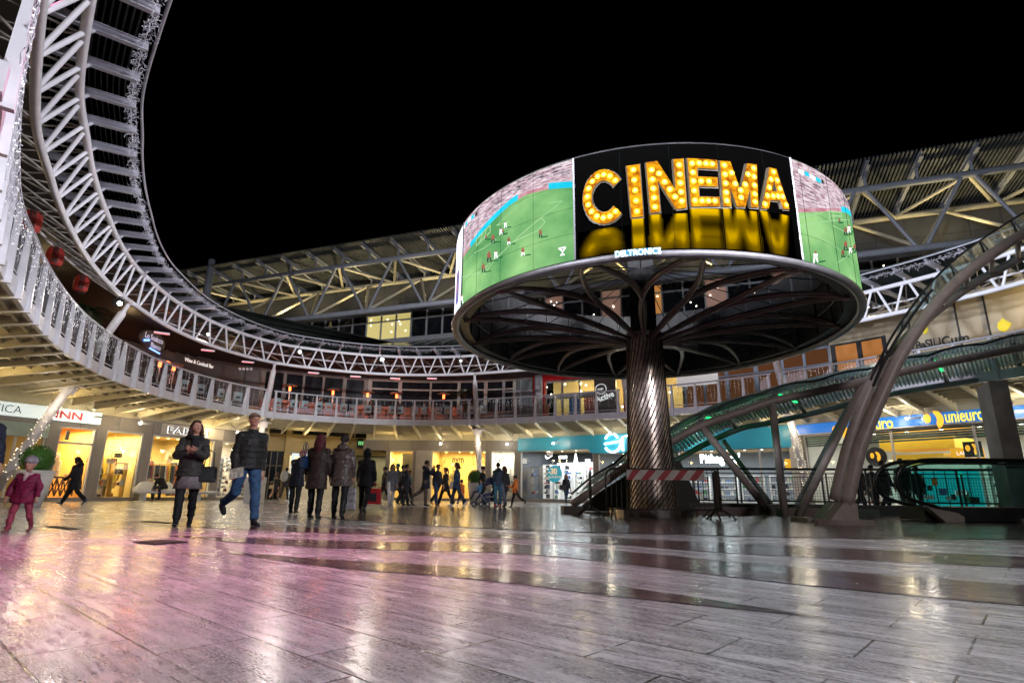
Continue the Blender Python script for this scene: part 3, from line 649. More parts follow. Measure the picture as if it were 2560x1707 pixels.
# FABBRI sign
a0,zt=FA.pick(415,1064); a1,_=FA.pick(545,1080); _,zb=FA.pick(416,1082)
L=thing('clothes_shop_sign','white backlit capital letters FABBRI on the grey fascia','sign',FA(a0,-.1,zb))
b=MB(); b.fbox(FA,a0-.25,a1+.3,-.1,-.056,zb-.1,zt+.1); b.build('backing',mat('warm_panel',(.45,.4,.35),.5),L)
hh=(zt-zb)*1.35
text('lettering_glow','FABBRI',hh,mat('glow_letter',(.9,.9,.9),.4,emit=1.2,ec=(1,1,1)),L,facetext(FA,a0,zb,-.115),off=.022,sx=(a1-a0)/hh/3.9)
text('lettering','FABBRI',hh,mat('dark_letter',(.08,.08,.08),.4),L,facetext(FA,a0,zb,-.15),off=-.006,sx=(a1-a0)/hh/3.9)
# goods
PALW=[mat('cl_%d'%i,c,.7,noise_s=12) for i,c in enumerate([(.03,.03,.035),(.5,.42,.3),(.65,.2,.04),(.12,.08,.05),(.6,.58,.5),(.55,.4,.06),(.08,.1,.14),(.25,.05,.05)])]
M_gold=mat('brass',(.5,.38,.15),.3,.8)
def rack(F,a0,a1,d,z,label,seed=0,drop=1.0):
    L=thing('clothes_rack',label,'clothes rack',F((a0+a1)/2,d,.1)); b=MB(); b.tube([F(a0,d,z),F(a1,d,z)],.018,6)
    for a in(a0,a1): b.tube([F(a,d,.1),F(a,d,z)],.018,6)
    b.build('rail',M_gold,L); rnd=random.Random(seed); a=a0+.06
    while a<a1-.05:
        wd=rnd.uniform(.05,.1); ln=drop*rnd.uniform(.65,1.05); b=MB(); z1=z-.06
        b.hexa([F(a,d-.22,z1-ln),F(a+wd,d-.22,z1-ln),F(a+wd,d+.22,z1-ln),F(a,d+.22,z1-ln),F(a+.01,d-.17,z1),F(a+wd-.01,d-.17,z1),F(a+wd-.01,d+.17,z1),F(a+.01,d+.17,z1)])
        b.build('garment',rnd.choice(PALW),L); a+=wd+rnd.uniform(.02,.05)
def shelves(F,a0,a1,d,z0,z1,rows,label,seed=0,pal=None,fr=None,gl=True,name='display_shelf',fill=.75,ins=False):
    L=thing(name,label,'shelf',F((a0+a1)/2,d,z0)); b=MB(); fr=fr or M_frame2
    for i in range(rows+1): z=z0+(z1-z0)*i/rows; b.fbox(F,a0,a1,d,d+.32,z-.015,z+.015)
    for a in(a0,a1): b.fbox(F,a-.015,a+.015,d,d+.32,z0,z1)
    b.build('frame',fr,L); rnd=random.Random(seed); pal=pal or PALW
    g=MB()
    for i in range(rows):
        z=z0+(z1-z0)*i/rows+.016; a=a0+.06
        while a<a1-.12:
            w_=rnd.uniform(.08,.24); h_=min(rnd.uniform(.07,.24),(z1-z0)/rows*.75)
            if rnd.random()<fill:
                g.mi=rnd.randrange(len(pal)); x1=min(a+w_,a1-.03)
                g.hexa([F(a,d+.04,z),F(x1,d+.04,z),F(x1,d+.26,z),F(a,d+.26,z),F(a+w_*.2,d+.08,z+h_),F(x1-w_*.2,d+.08,z+h_),F(x1-w_*.2,d+.22,z+h_),F(a+w_*.2,d+.22,z+h_)])
            a+=w_+rnd.uniform(.02,.1)
    g.build('goods',pal,L)['kind']='stuff'
    return L
def mannequin(F,a,d,label,cloth,z=.1,hat=None):
    L=thing('mannequin',label,'mannequin',F(a,d,z)); p=F(a,d,z); b=MB(); b.tube([p+Vector((0,0,t)) for t in (.45,.8,.95,1.2,1.42)],[(.17,.12),(.18,.13),(.15,.11),(.2,.13),(.12,.08)],12)
    for s in(-1,1): b.tube([p+F.d*s*.2+Vector((0,0,1.38)),p+F.d*s*.27+Vector((0,0,1.05)),p+F.d*s*.25+Vector((0,0,.8))],[.06,.05,.035],8)
    b.build('clothing',cloth,L,True); b=MB(); b.tube([p,p+Vector((0,0,.5))],.02,6); b.lathe([(0,0),(.18,0),(.18,.02),(0,.02)],p,16)
    b.tube([p+Vector((0,0,1.4)),p+Vector((0,0,1.5))],.045,8); b.ball(p+Vector((0,0,1.6)),(.075,.085,.11),10,8); b.build('stand',mat('mannequin_skin',(.6,.5,.35),.4),L,True)
    if hat: b=MB(); b.ball(p+Vector((0,0,1.68)),(.1,.1,.06),10,6); b.build('hat',hat,L,True)
a=lambda u,v=1180: pa(FA,u,v)
rack(FA,a(368)+.3,a(425),.9,1.75,'rail of dark and orange jackets left of the seated man',1)
rack(FA,a(428),a(466),.9,1.75,'rail of ochre and black coats behind the seated man',2)
rack(FA,a(245),a(335),2.6,1.9,'rail of coats at the back of the handbag shop',3,1.2)
mannequin(FA,a(540),1.2,'mannequin in a dark dress and yellow hat beside the white bench',PALW[3],hat=PALW[5])
mannequin(FA,a(330),1.4,'mannequin in a gold coat at the edge of the handbag window',PALW[5])
mannequin(FA,a(300),1.6,'dark mannequin torso in the middle of the handbag window',PALW[0])
shelves(FA,a(240),a(290),.8,.15,.95,2,'white low counter with handbags in the yellow window',4)
shelves(FA,a(248),a(332),3.6,1.0,2.4,3,'brass wall shelves of handbags at the back of the yellow shop',5,fr=M_gold)
shelves(FA,a(375),a(470),3.8,1.2,2.6,3,'brass wall shelves behind the jackets',6,fr=M_gold)
shelves(FA,a(552),a(575),.6,.2,2.2,9,'rack of small pale goods beside the dressed mannequin',7,pal=[PALW[4],PALW[1]])
shelves(FA,pa(FA,585),LS-.4,1.0,.2,2.4,10,'white slatted jewellery shelves behind the man in the cap',8,pal=[PALW[4],mat('white_goods',(.8,.8,.8),.4),PALW[7]])
M_org=mat('orange_goods',(.8,.25,.03),.5); 
shelves(FA,a(140),a(195),1.4,.9,1.7,2,'white cabinet with orange flower displays in the transom window',9,pal=[M_org,PALW[4],PALW[2]],fr=mat('white_paint',(.75,.72,.68),.4))
b=MB(); b.fbox(FA,a(125),a(215),.7,1.2,.95,1.02)
for k in range(6): t0=a(125)+(a(215)-a(125))*k/6; t1=a(125)+(a(215)-a(125))*(k+1)/6; b.beam(FA(t0,.72,.2),FA(t1,.72,.95),.03,.05); b.beam(FA(t1,.72,.2),FA(t0,.72,.95),.03,.05); b.beam(FA(t1,.72,.2),FA(t1,.72,.95),.03,.05)
tag(b.build('trestle_table',mat('dark_wood',(.08,.04,.02),.5,noise_s=8)),'dark cross braced trestle table in the orange window','table')
b=MB(); b.fbox(FA,a(118)+.05,a(120)+.35,2.6,2.64,1.2,2.2); tag(b.build('wall_picture',mat('picture',(.3,.22,.18),.5,noise_s=9,noise_a=.8)),'small framed picture on the orange wall','picture')
b=MB(); b.fbox(FA,a(163),a(172),.5,.54,2.55,2.95); tag(b.build('speaker',M_dark),'small black box hanging in the transom window','speaker')
for k,(u0,u1,d,z0,z1,rows) in enumerate(((232,262,.45,.18,1.5,3),(264,296,.7,.18,1.2,2),(300,334,.5,.18,1.7,3),(125,160,.6,1.1,1.9,2),(372,398,2.2,1.9,2.5,1),(470,528,1.5,.2,2.1,5),(545,580,2.0,.3,2.3,6))):
    shelves(FA,a(u0)+.05,a(u1),d,z0,z1,rows,['bag stand at the left of the yellow handbag window','low bag stand in the middle of the yellow handbag window','bag stand at the right of the yellow handbag window','small shelf of orange flowers beside the transom window frame','short high shelf above the rail of dark jackets','tall shelf of folded clothes behind the woman in grey','wall of small goods behind the dressed mannequin'][k],80+k,fr=M_gold if k!=3 else mat('white_paint'),fill=.9,pal=PALW if k!=3 else [M_org,PALW[4]])
rack(FA,a(303),a(336),1.5,2.0,'rail of patterned coats at the right of the handbag window',12,1.1)
rack(FA,a(470),a(520),1.0,1.7,'rail of brown and cream coats behind the woman in grey',13,1.0)
for k,(u,d) in enumerate(((238,.5),(262,.8),(290,.6),(318,.9),(395,.7),(448,.8))):
    p=FA(a(u),d,1.75+.3*(k%2)); L=thing('handbag','small display handbag on a hook, %s of the row in the yellow shop windows'%['first','second','third','fourth','fifth','sixth'][k],'handbag',p,'display handbags in the shop windows'); b=MB(); b.box(p,(.3,.12,.2),.9); b.build('bag_body',PALW[[3,7,1,0,2,5][k]],L); b=MB(); b.tube([p+Vector((-.08,0,.1)),p+Vector((0,0,.3)),p+Vector((.08,0,.1))],.01,5); b.build('strap',M_dark,L)
b=MB()
for k in range(9): b.tube([FA(a(228)+.15,.35,1.3+.18*k),FA(a(336)-.1,.35,1.3+.18*k)],.006,4)
for u in (240,262,284,306,328): b.tube([FA(a(u),.35,.2),FA(a(u),.35,2.95)],.008,4)
tag(b.build('display_grid',M_gold),'thin brass display grid inside the yellow handbag window','display grid')
# ---------------- recessed middle entrance
M_yel=mat('ochre_wall',(.45,.32,.12),.6,noise_s=1.5,noise_a=.08)
L=thing('recessed_entrance','ochre recessed entrance with dark clerestory windows behind the walking group','building',FR(4,0,0))
b=MB(); b.fbox(FR,0,FR.L,0,.2,2.9,4.0); b.fbox(FR,0,FR.L,0,.2,5.2,5.6); b.build('wall',M_yel,L)
b=MB(); b.quad(FR(0,.1,4),FR(FR.L,.1,4),FR(FR.L,.1,5.2),FR(0,.1,5.2)); b.build('clerestory_glass',M_dglass,L)
b=MB(); 
for u in (655,668,715,755,870,884): t=pa(FR,u,1120); b.fbox(FR,t-.05,t+.05,-.05,.05,2.9,5.2)
b.build('mullion',M_yel,L)
x0=pa(FR,640); x1=pa(FR,706); x2=pa(FR,880); x3=FR.L
b=MB(); b.quad(FR(x0-1,.3,0),FR(x1,.3,0),FR(x1,.3,2.9),FR(x0-1,.3,2.9)); b.build('dark_glazing',M_dglass,L)
b=MB()
for k in range(5): t=x0+(x1-x0)*k/4; b.fbox(FR,t,t+.05,.22,.3,0,5)
for z in (1.0,2.0,2.9): b.fbox(FR,x0,x1,.22,.3,z,z+.04)
b.build('glazing_bar',mat('bronze_bar',(.16,.12,.05),.4),L)
b=MB(); b.fbox(FR,x1-.05,x1+.3,-.3,0,0,4.6); b.build('ochre_pier',M_yel,L)
b=MB(); b.quad(FR(x1+.3,2.5,0),FR(x2,2.5,0),FR(x2,2.5,2.9),FR(x1+.3,2.5,2.9)); b.quad(FR(x1+.3,0,2.9),FR(x2,0,2.9),FR(x2,2.5,2.9),FR(x1+.3,2.5,2.9)); b.build('lobby',mat('lobby_wall',(.35,.33,.28),.5),L)
b=MB(); b.fbox(FR,x1+.45,x1+.6,-.1,.0,.1,2.8); b.fbox(FR,x1+.6,x1+2.,-.1,0,2.6,2.8); b.build('shop_door_frame',mat('blue_white',(.6,.7,.8),.4,emit=.5,ec=(.8,.95,1)),L)
lamp('AREA',FR((x1+x2)/2,1.2,2.8),140,(1,.8,.5),(4,1.5))
b=MB(); b.quad(FR(x2,3.5,0),FR(x3+2,3.5,0),FR(x3+2,3.5,3),FR(x2,3.5,3)); b.build('passage_wall',mat('passage_green',(.16,.16,.11),.4,noise_s=1),L)
b=MB(); b.quad(FR(x2-.5,-.6,3.05),FR(x3+2,-.6,3.05),FR(x3+2,3.5,3.05),FR(x2-.5,3.5,3.05)); b.build('passage_ceiling',M_cream,L)
lamp('AREA',FR(x3-1,1.5,3.0),120,(1,.85,.5),(2.5,1.))
b=MB(); a0,z0=FR.pick(889,1097); a1,_=FR.pick(903,1097); _,z1=FR.pick(896,1120); b.fbox(FR,a0,a1,-.5,-.42,z1,z0); t=tag(b.build('hanging_sign',M_dark),'small dark hanging sign with green symbols above the passage','sign')
b=MB(); 
for k in range(3): b.fbox(FR,a0+.08+k*.12,a0+.15+k*.12,-.51,-.502,(z0+z1)/2-.12,(z0+z1)/2+.12)
b.build('green_symbol',mat('green_led',(.1,.4,.1),.4,emit=.6,ec=(.3,.9,.3)),t)
# ---------------- boutique nym
n0,n1,n2,n3,n4=[pa(FC,u) for u in (1040,1077,1215,1228,1297)]
fascia(FC,pa(FC,905),FC.L,'pale fascia above the boutique windows right of the passage')
ns=pa(FC,963); NS=shop(FC,ns,n0,'side display window of the boutique with climbing plants beside the passage',wall=(.85,.68,.3),lp=110,lampn=3,depth=1.8)
q0,q1=pa(FC,1003),n0-.25; b=MB(); b.fbox(FC,q0,q1,.1,.16,.16,2.9); b.build('door_leaf',mat('cream_door',(.7,.58,.32),.5,noise_s=2),NS)
b=MB(); b.fbox(FC,n0-.02,n1+.03,-.12,.3,0,ZH); tag(b.build('pier',mat('mauve_pier',(.42,.38,.38),.5,noise_s=2)),'wide pale pier left of the boutique window behind the man taking a photograph','pier')
NA=shop(FC,n1,n2+.1,'yellow lit boutique window with garments and the lettering nym',wall=(.8,.58,.22),lp=190,lampn=4,depth=2.6,pil=(.02,.12))
NB=shop(FC,n2+.1,n4-.02,'white lit boutique window with shoe shelves and the lettering nym',wall=(.85,.82,.7),lc=(1,.93,.75),lp=85,lampn=2,depth=1.3,pil=(.2,.22))
M_nym=mat('taupe_letter',(.05,.04,.03),.5)
for (u0,u1,v,d_) in ((1130,1160,1156,2.5),(1236,1266,1156,1.2)):
    t0,z0=FC.pick(u0,v); t1,_=FC.pick(u1,v); P_=NA if u0<1200 else NB
    k=(36.9+d_)/36.9
    text('lettering','nym',.62,M_nym,P_,facetext(FC,t0,z0,.0),off=.015,sx=(t1-t0)/.62/1.72)
    b=MB(); cc=(t0+t1)/2; 
    for j in range(5): an=j*2*PI/5; b.beam(FC(cc,0,z0+.62),FC(cc+.11*math.sin(an),0,z0+.62+.11*math.cos(an)),.04,.012)
    b.build('flower_emblem',M_nym,P_)
M_leaf=mat('leaf_green',(.05,.14,.02),.6,noise_s=9)
def vine(F,a,d,z0,z1,label,seed):
    b=MB(); rnd=random.Random(seed); p=[]; z=z0
    while z<z1: p.append(F(a+rnd.uniform(-.04,.04),d,z)); z+=.1
    b.mi=0; b.tube(p,.01,4); b.mi=1
    for q in p:
        for _ in range(4): c=q+Vector((rnd.uniform(-.12,.12),rnd.uniform(-.08,.08),rnd.uniform(-.06,.06))); e=Vector((rnd.uniform(-1,1),rnd.uniform(-1,1),rnd.uniform(-1,1))).normalized()*.05; g=e.orthogonal().normalized()*.03; b.quad(c-e,c+g,c+e,c-g)
    tag(b.build('hanging_vine',[M_gold,M_leaf]),label,'plant','vines in the boutique windows')
for i,(u,d,z0) in enumerate(((1097,1.2,1.5),(1125,1.2,1.6),(1147,1.2,1.9),(1175,1.2,2.2),(1203,.6,1.2))): vine(FC,pa(FC,u),d,z0,2.75,'leafy vine hanging '+['at the left edge of','above the camouflage jacket in','behind the lettering in','above the dark jacket in','beside the lit column in'][i]+' the boutique window',i)
vine(FC,ns+.45,.8,.9,2.7,'tall climbing plant left in the side window of the boutique',7); vine(FC,ns+1.0,.8,.9,2.5,'tall climbing plant right in the side window of the boutique',8)
mannequin(FC,pa(FC,1125),1.4,'hanging camouflage jacket with orange trousers in the boutique window',mat('camo',(.35,.3,.15),.7,noise_s=14,noise_a=.8),.3)
mannequin(FC,pa(FC,1174),1.4,'hanging dark jacket with gold trousers in the boutique window',PALW[3],.35)
PG=[mat('pot_green',(.08,.25,.03),.6),PALW[0],PALW[3]]
shelves(FC,n3+.15,n3+1.1,.7,1.1,2.0,3,'left white shelves with dark boots in the boutique window',11,pal=PG,fr=mat('white_paint'),fill=.3)
shelves(FC,n3+1.15,n4-.3,.7,.7,2.4,4,'right white shelves with dark boots in the boutique window',12,pal=PG,fr=mat('white_paint'),fill=.55)
# ---------------- shoe shop with turquoise fascia
d0,d1,d2=pa(FD,1299),pa(FD,1487),pa(FD,2020,1150)
M_turq=mat('turquoise_panel',(.02,.26,.38),.35,noise_s=.8,noise_a=.08,emit=.10,ec=(.02,.5,.75))
L=thing('turquoise_fascia','turquoise fascia with a stepped lower edge and a glowing white emblem','fascia',FD(4,0,3.1))
_,zt=FD.pick(1297,1097); s1=pa(FD,1471,1123); s2=pa(FD,1482,1135)
b=MB(); b.fbox(FD,.02,s1,-.14,.2,ZH-.02,zt); b.fbox(FD,s2,d2,-.14,.2,2.78,zt)
b.hexa([FD(s1,-.14,ZH-.02),FD(s2,-.14,2.78),FD(s2,.2,2.78),FD(s1,.2,ZH-.02),FD(s1,-.14,zt),FD(s2,-.14,zt),FD(s2,.2,zt),FD(s1,.2,zt)]); b.build('panel',M_turq,L)
b=MB(); ca,cz=FD.pick(1535,1110); G=mat('neon_white',(1,1,1),.3,emit=7,ec=(.85,.97,1))
def arc(cx,cz_,r,t0,t1,rw): b.tube([FD(cx+r*math.cos(R(t)),-.2,cz_+r*math.sin(R(t))) for t in range(t0,t1,12)],rw,6)
arc(ca,cz+.05,.5,-150,20,.055); arc(ca-.05,cz+.2,.38,20,165,.05); b.tube([FD(ca-.5,-.2,cz+.02),FD(ca+.35,-.2,cz+.12)],.05,6); b.tube([FD(ca+.62,-.2,cz-.4),FD(ca+.62,-.2,cz+.35),FD(ca+1.0,-.2,cz+.45)],.05,6); b.build('glowing_emblem',G,L,True)
DS=shop(FD,.02,d1+.12,'dark ceilinged shoe shop with a bright white shoe wall',wall=(.05,.055,.065),lc=COOL,lp=260,ceil=(.012,.012,.015),lampn=5,pil=(.12,.16),depth=5)
DT=shop(FD,d1+.12,d2,'dark ceilinged sport shop seen through the escalator railing',wall=(.16,.18,.2),lc=COOL,lp=330,ceil=(.012,.012,.015),lampn=12,zh=2.8,mull=(d1+3,pa(FD,1700),pa(FD,1900,1150)),pil=(.12,.3),depth=5)
WP=mat('white_lit_shelf',(.85,.85,.82),.4,emit=.12,ec=(1,1,.95)); PS=[PALW[0],mat('shoe_w',(.7,.7,.7),.4),mat('shoe_r',(.5,.1,.08),.5),mat('shoe_g',(.1,.3,.15),.5),mat('shoe_b',(.1,.2,.5),.5),PALW[4]]
for i in range(6):
    t=pa(FD,1336)+ (pa(FD,1472)-pa(FD,1336))*i/6; t1=t+(pa(FD,1472)-pa(FD,1336))/6*.82
    shelves(FD,t,t1,1.0+.25*i,.2,2.25,7,['first','second','third','fourth','fifth','sixth'][i]+' white shoe rack from the boutique behind the round discount sign',20+i,pal=PS,fr=WP,name='shoe_rack')
b=MB(); b.fbox(FD,pa(FD,1334),pa(FD,1474),2.9,2.95,.15,2.45); tag(b.build('shoe_wall',WP),'bright white back panel behind the shoe racks','panel')
shelves(FD,.4,pa(FD,1330),.8,.5,2.1,3,'dark glass shelves with single shoes at the left of the shoe shop window',30,pal=PS[1:],fr=mat('smoked_shelf',(.12,.12,.12),.3),fill=.5)
# discount disc
t,z=FD.pick(1387,1184); L=thing('discount_sign','round turquoise sign reading -30 su tutto on the shoe shop glass','sign',FD(t,-.05,z)); b=MB(); P=[FD(t+.5*math.cos(2*PI*k/36),-.03,z+.5*math.sin(2*PI*k/36)) for k in range(36)]; b.quad(*P); b.build('disc',mat('disc_turq',(.03,.3,.42),.4,emit=.25,ec=(.05,.6,.85)),L)
text('lettering_figure','-30',.5,mat('peach_letter',(.85,.6,.35),.5,emit=.35,ec=(1,.75,.45)),L,facetext(FD,t-.44,z-.02,-.05),off=.03,sx=.95)
text('lettering_small','SU TUTTO',.19,mat('peach_letter'),L,facetext(FD,t-.42,z-.26,-.05),off=.005,sx=.95)
def swoosh(F,a,z,s,d,label):
    P=[(0,.25),(.12,.03),(.3,.0),(1,.36),(.34,.14),(.16,.16),(.1,.3),(.02,.42)]; b=MB(); q=[F(a+x*s,d,z+y*s) for x,y in P]; b.add(q+[p+F.n*.03 for p in q],[tuple(range(8)),tuple(range(15,7,-1))]); tag(b.build('lit_emblem',mat('emblem_white',(1,1,1),.3,emit=3,ec=(.9,.97,1))),label,'emblem')
swoosh(FD,pa(FD,1346),2.6,.55,.8,'white lit swoosh emblem hanging left above the shoe racks')
swoosh(FD,pa(FD,1515,1155),2.05,.7,.9,'white lit swoosh emblem right of the door jamb')
for k,(u,v) in enumerate(((1388,1141),(1421,1148),(1451,1152),(1477,1157))):
    t,z=FD.pick(u,v); b=MB(); 
    if k==1: b.hexa([FD(t-.16,.9,z-.25),FD(t+.16,.9,z-.25),FD(t+.16,.95,z-.25),FD(t-.16,.95,z-.25),FD(t-.02,.9,z+.4),FD(t+.02,.9,z+.4),FD(t+.02,.95,z+.4),FD(t-.02,.95,z+.4)])
    elif k==0: b.fbox(FD,t-.28,t+.28,.9,.95,z-.07,z+.1)
    else: b.fbox(FD,t-.15,t+.15,.9,.95,z-.2,z+.15)
    tag(b.build('lit_emblem',mat('emblem_white')),'small white lit emblem '+['on a plain bar','shaped like a spire','shaped like a square block','nearest the door jamb'][k]+' above the shoe racks','emblem')
t,z=FD.pick(1746,1156); t1,_=FD.pick(1856,1150); L=thing('lit_lettering','glowing white shop lettering behind the slanting strut','sign',FD(t,.3,z))
text('lettering','Pithagora\'',.62,mat('neon_white'),L,facetext(FD,t,z,.3),off=.03,sx=(t1-t)/.62/4.3)
b=MB(); b.fbox(FD,pa(FD,1950,1150),d2-.05,1.2,1.3,1.75,2.3); tag(b.build('orange_banner',mat('orange_banner',(.85,.38,.02),.5,emit=.35,ec=(1,.55,.02))),'orange banner at the right end of the sport shop','banner')
for k in range(5):
    t0=pa(FD,1700)+k*1.35
    if t0+1.1<d2: shelves(FD,t0,t0+1.1,1.3+.3*(k%2),.2,1.5,4,'white goods stand '+['directly behind the slanting strut','right of the slanting strut','between the two struts','left of the lit raking column','below the orange banner'][k],40+k,pal=PS,fr=WP,name='goods_stand')
# ---------------- electronics shop
fa0=0.3; _,zb=FE.pick(2036,1084); _,zt=FE.pick(2034,1060); 
L=thing('blue_fascia','long blue illuminated fascia with yellow lettering unieuro','sign',FE(3,0,zb)); b=MB(); b.fbox(FE,.4,FE.L,-.2,.2,zb,zt); b.build('panel',mat('blue_panel',(.01,.12,.5),.35,noise_s=.6,noise_a=.06,emit=.42,ec=(.01,.24,.85)),L)
b=MB(); b.fbox(FE,.4,FE.L,-.22,.2,zb-.05,zb-.005); b.fbox(FE,0,.38,-.1,.2,0,zt); b.build('trim',M_frame2,L)
M_uy=mat('yellow_letter',(.95,.75,.05),.4,emit=.8,ec=(1,.8,.08)); M_uo=mat('orange_emblem',(.95,.5,.03),.4,emit=.7,ec=(1,.5,.03))
def uni(u0,u1,v,lg):
    t,z=FE.pick(u0,v); t1,_=FE.pick(u1,v); text('lettering','unieuro',.68,M_uy,L,facetext(FE,t,z,-.23),off=.012,sx=(t1-t)/.68/3.45)
    g0,gz=FE.pick(*lg); beans(L,FE,g0,gz,.42,-.23)
def beans(L,F,a,z,s,d,m=None):
    b=MB()
    P=[F(a-.75*s+.32*s*math.cos(k/16*2*PI),d,z+.2*s+.48*s*math.sin(k/16*2*PI)) for k in range(16)]; b.quad(*P)
    P=[]; 
    for k in range(13): t=R(100-k*15); P.append((a-.05*s+.62*s*math.cos(t),z+.0*s+.85*s*math.sin(t)))
    inner=[(a-.3*s,z-.62*s),(a-.05*s,z-.3*s),(a+.05*s,z),(a-.02*s,z+.35*s),(a-.2*s,z+.7*s)]
    b.quad(*[F(x,d,y) for x,y in P+inner[1:]]); b.build('bean_emblem',m or M_uo,L)
uni(2143,2252,1077,(2113,1080)); uni(2369,2480,1057,(2347,1050))
a2=pa(FE,2040,1150)
ES=shop(FE,.4,FE.L,'bright electronics shop with orange soffit behind the escalator',wall=(.6,.62,.6),lc=(.95,1,.95),lp=330,zh=min(zb-.05,3.4),mull=(pa(FE,2229,1100),pa(FE,2437,1090)),lampn=8,depth=6,pil=(.3,.3))
b=MB(); b.fbox(FE,pa(FE,2170,1130),pa(FE,2360,1120),1.2,3.5,2.5,2.95); b.hexa([FE(pa(FE,2200,1130),1.1,1.9),FE(pa(FE,2330,1120),1.1,2.2),FE(pa(FE,2330,1120),3,2.2),FE(pa(FE,2200,1130),3,1.9)]+[FE(pa(FE,2200,1130),1.1,2.29),FE(pa(FE,2330,1120),1.1,2.29),FE(pa(FE,2330,1120),3,2.29),FE(pa(FE,2200,1130),3,2.29)]); tag(b.build('orange_soffit',mat('orange_soffit',(.9,.5,.03),.5,emit=.16,ec=(1,.6,.03),noise_s=.7,noise_a=.2)),'folded yellow orange soffit inside the electronics shop','soffit')
def emb(u,v,r,rd,label):
    t,z=FE.pick(u,v); L=thing('shop_emblem',label,'emblem',FE(t,.5,z)); b=MB(); n=36 if rd else 4
    P=[FE(t+r*math.cos(2*PI*k/n+(0 if rd else PI/4)),.5,z+r*math.sin(2*PI*k/n+(0 if rd else PI/4))) for k in range(n)]; b.add(P+[p+FE.n*.05 for p in P],[tuple(range(n))]+[(k,(k+1)%n,n+(k+1)%n,n+k) for k in range(n)]); b.build('board',M_dark,L); beans(L,FE,t+.04,z,r*.6,.485)
emb(2177,1140,.42,True,'round black board with orange bean emblem behind the arch'); emb(2420,1121,.42,False,'square black board with orange bean emblem left of the concrete pier')
t,z=FE.pick(2352,1158); L=thing('promo_board','orange promotional board with pale capital lettering','sign board',FE(t,1.2,z)); b=MB(); b.fbox(FE,t,t+1.1,1.2,1.25,z,z+.62); b.build('board',mat('orange_banner'),L); text('lettering','LAMPADE',.2,M_sign,L,facetext(FE,t+.2,z+.36,1.18)); text('lettering','CARICHE',.2,M_sign,L,facetext(FE,t+.2,z+.12,1.18))
M_teal=mat('teal_display',(.01,.3,.33),.35,noise_s=1.2,noise_a=.12,emit=.28,ec=(.01,.75,.8))
t0,_=FE.pick(2275,1200); t1,_=FE.pick(2442,1200)
L=thing('teal_display','long teal display wall with price figures behind the escalator','display',FE(t0,.4,.1)); b=MB(); b.fbox(FE,t0,t1,.35,.5,.15,1.55); b.build('panel',M_teal,L)
text('price_lettering','159',.3,M_sign,L,facetext(FE,t0+1.3,.6,.33)); text('price_lettering','229',.3,M_sign,L,facetext(FE,t0+3.2,.6,.33))
rnd=random.Random(8)
for k in range(9):
    x=t0+.25+k*(t1-t0-.5)/9; z=rnd.uniform(.3,1.0); b=MB(); b.fbox(FE,x,x+rnd.uniform(.15,.4),.325,.345,z,z+rnd.uniform(.12,.4)); b.build('display_card',[PS[1],M_dark,M_org,PS[4],PS[1],M_dark,PALW[4],PS[3],M_dark][k],L)
for k in range(1,6): x=t0+k*(t1-t0)/6; b=MB(); b.fbox(FE,x,x+.03,.33,.349,.15,1.55); b.build('divider',M_dark,L)
b=MB(); b.fbox(FE,t0,FE.L-.4,.3,.55,1.56,1.62); b.build('top_edge',M_frame2,L)
for k in range(3): shelves(FE,t1+.2+k*1.2,t1+1.25+k*1.2,.7,.2,1.7,4,'shelf of boxed electronics '+['right beside the teal display','behind the concrete pier','at the far right of the electronics shop'][k],60+k,pal=PS+[M_org],fr=M_frame2)
shelves(FE,a2+.2,a2+2.4,1.5,.2,1.3,3,'low white counter with phones behind the railing',66,pal=PS,fr=WP,name='counter')
L=thing('shutter_box','dark green slatted roller shutter box above the electronics shop window','shutter',FE(4,0,2.9)); b=MB()
for k in range(5): b.fbox(FE,.75,FE.L-.35,.14+.0*k,.2,min(zb-.05,3.4)-.12-.1*k,min(zb-.05,3.4)-.05-.1*k)
b.build('slats',mat('shutter_green',(.06,.12,.11),.3,.5,noise_s=2),L)
# ================================================================== ROUND SIGN
TH=math.atan2(3.78,15.8); DC=Vector((16.27*math.sin(TH),16.27*math.cos(TH),0)); eL=Vector((math.cos(TH),-math.sin(TH),0)); eD=Vector((math.sin(TH),math.cos(TH),0)); RA,RB=5.35,6.0
ZS0,ZS1=4.97,7.2
def dp(phi,z,off=0.):
    p=DC+eL*(RA+off)*math.sin(phi)-eD*(RB+off)*math.cos(phi); return Vector((p.x,p.y,z))
def dpick(u,v):
    r=ray(u,v); lx,ly=r.dot(eL),r.dot(eD); cx=-DC.dot(eL); cy=-DC.dot(eD)   # (cx+t lx)^2/RA^2+(cy+t ly)^2/RB^2=1
    A=lx*lx/RA**2+ly*ly/RB**2; B=2*(cx*lx/RA**2+cy*ly/RB**2); C=cx*cx/RA**2+cy*cy/RB**2-1; D=max(0,B*B-4*A*C); t=(-B-math.sqrt(D))/2/A
    x,y=cx+t*lx,cy+t*ly; return (math.atan2(x/RA,-y/RB),CH+r.z*t)
DR=thing('round_sign','large round cinema and football screen sign on a ribbed metal column','sign',DC)
pA,pB=dpick(1436,530)[0],dpick(1989,525)[0]; pW=dpick(1157,700)[0]; pR=R(88)
def dgrid(mb,f,nu,nv,off):
    for i in range(nu):
        for j in range(nv):
            q=[f(*c) for c in((i/nu,j/nv),((i+1)/nu,j/nv),((i+1)/nu,(j+1)/nv),(i/nu,(j+1)/nv))]; mb.quad(*[dp(a,z,off) for a,z in q])
def rect(p0,p1,z0,z1): return lambda a,b:(p0+(p1-p0)*a,z0+(z1-z0)*b)
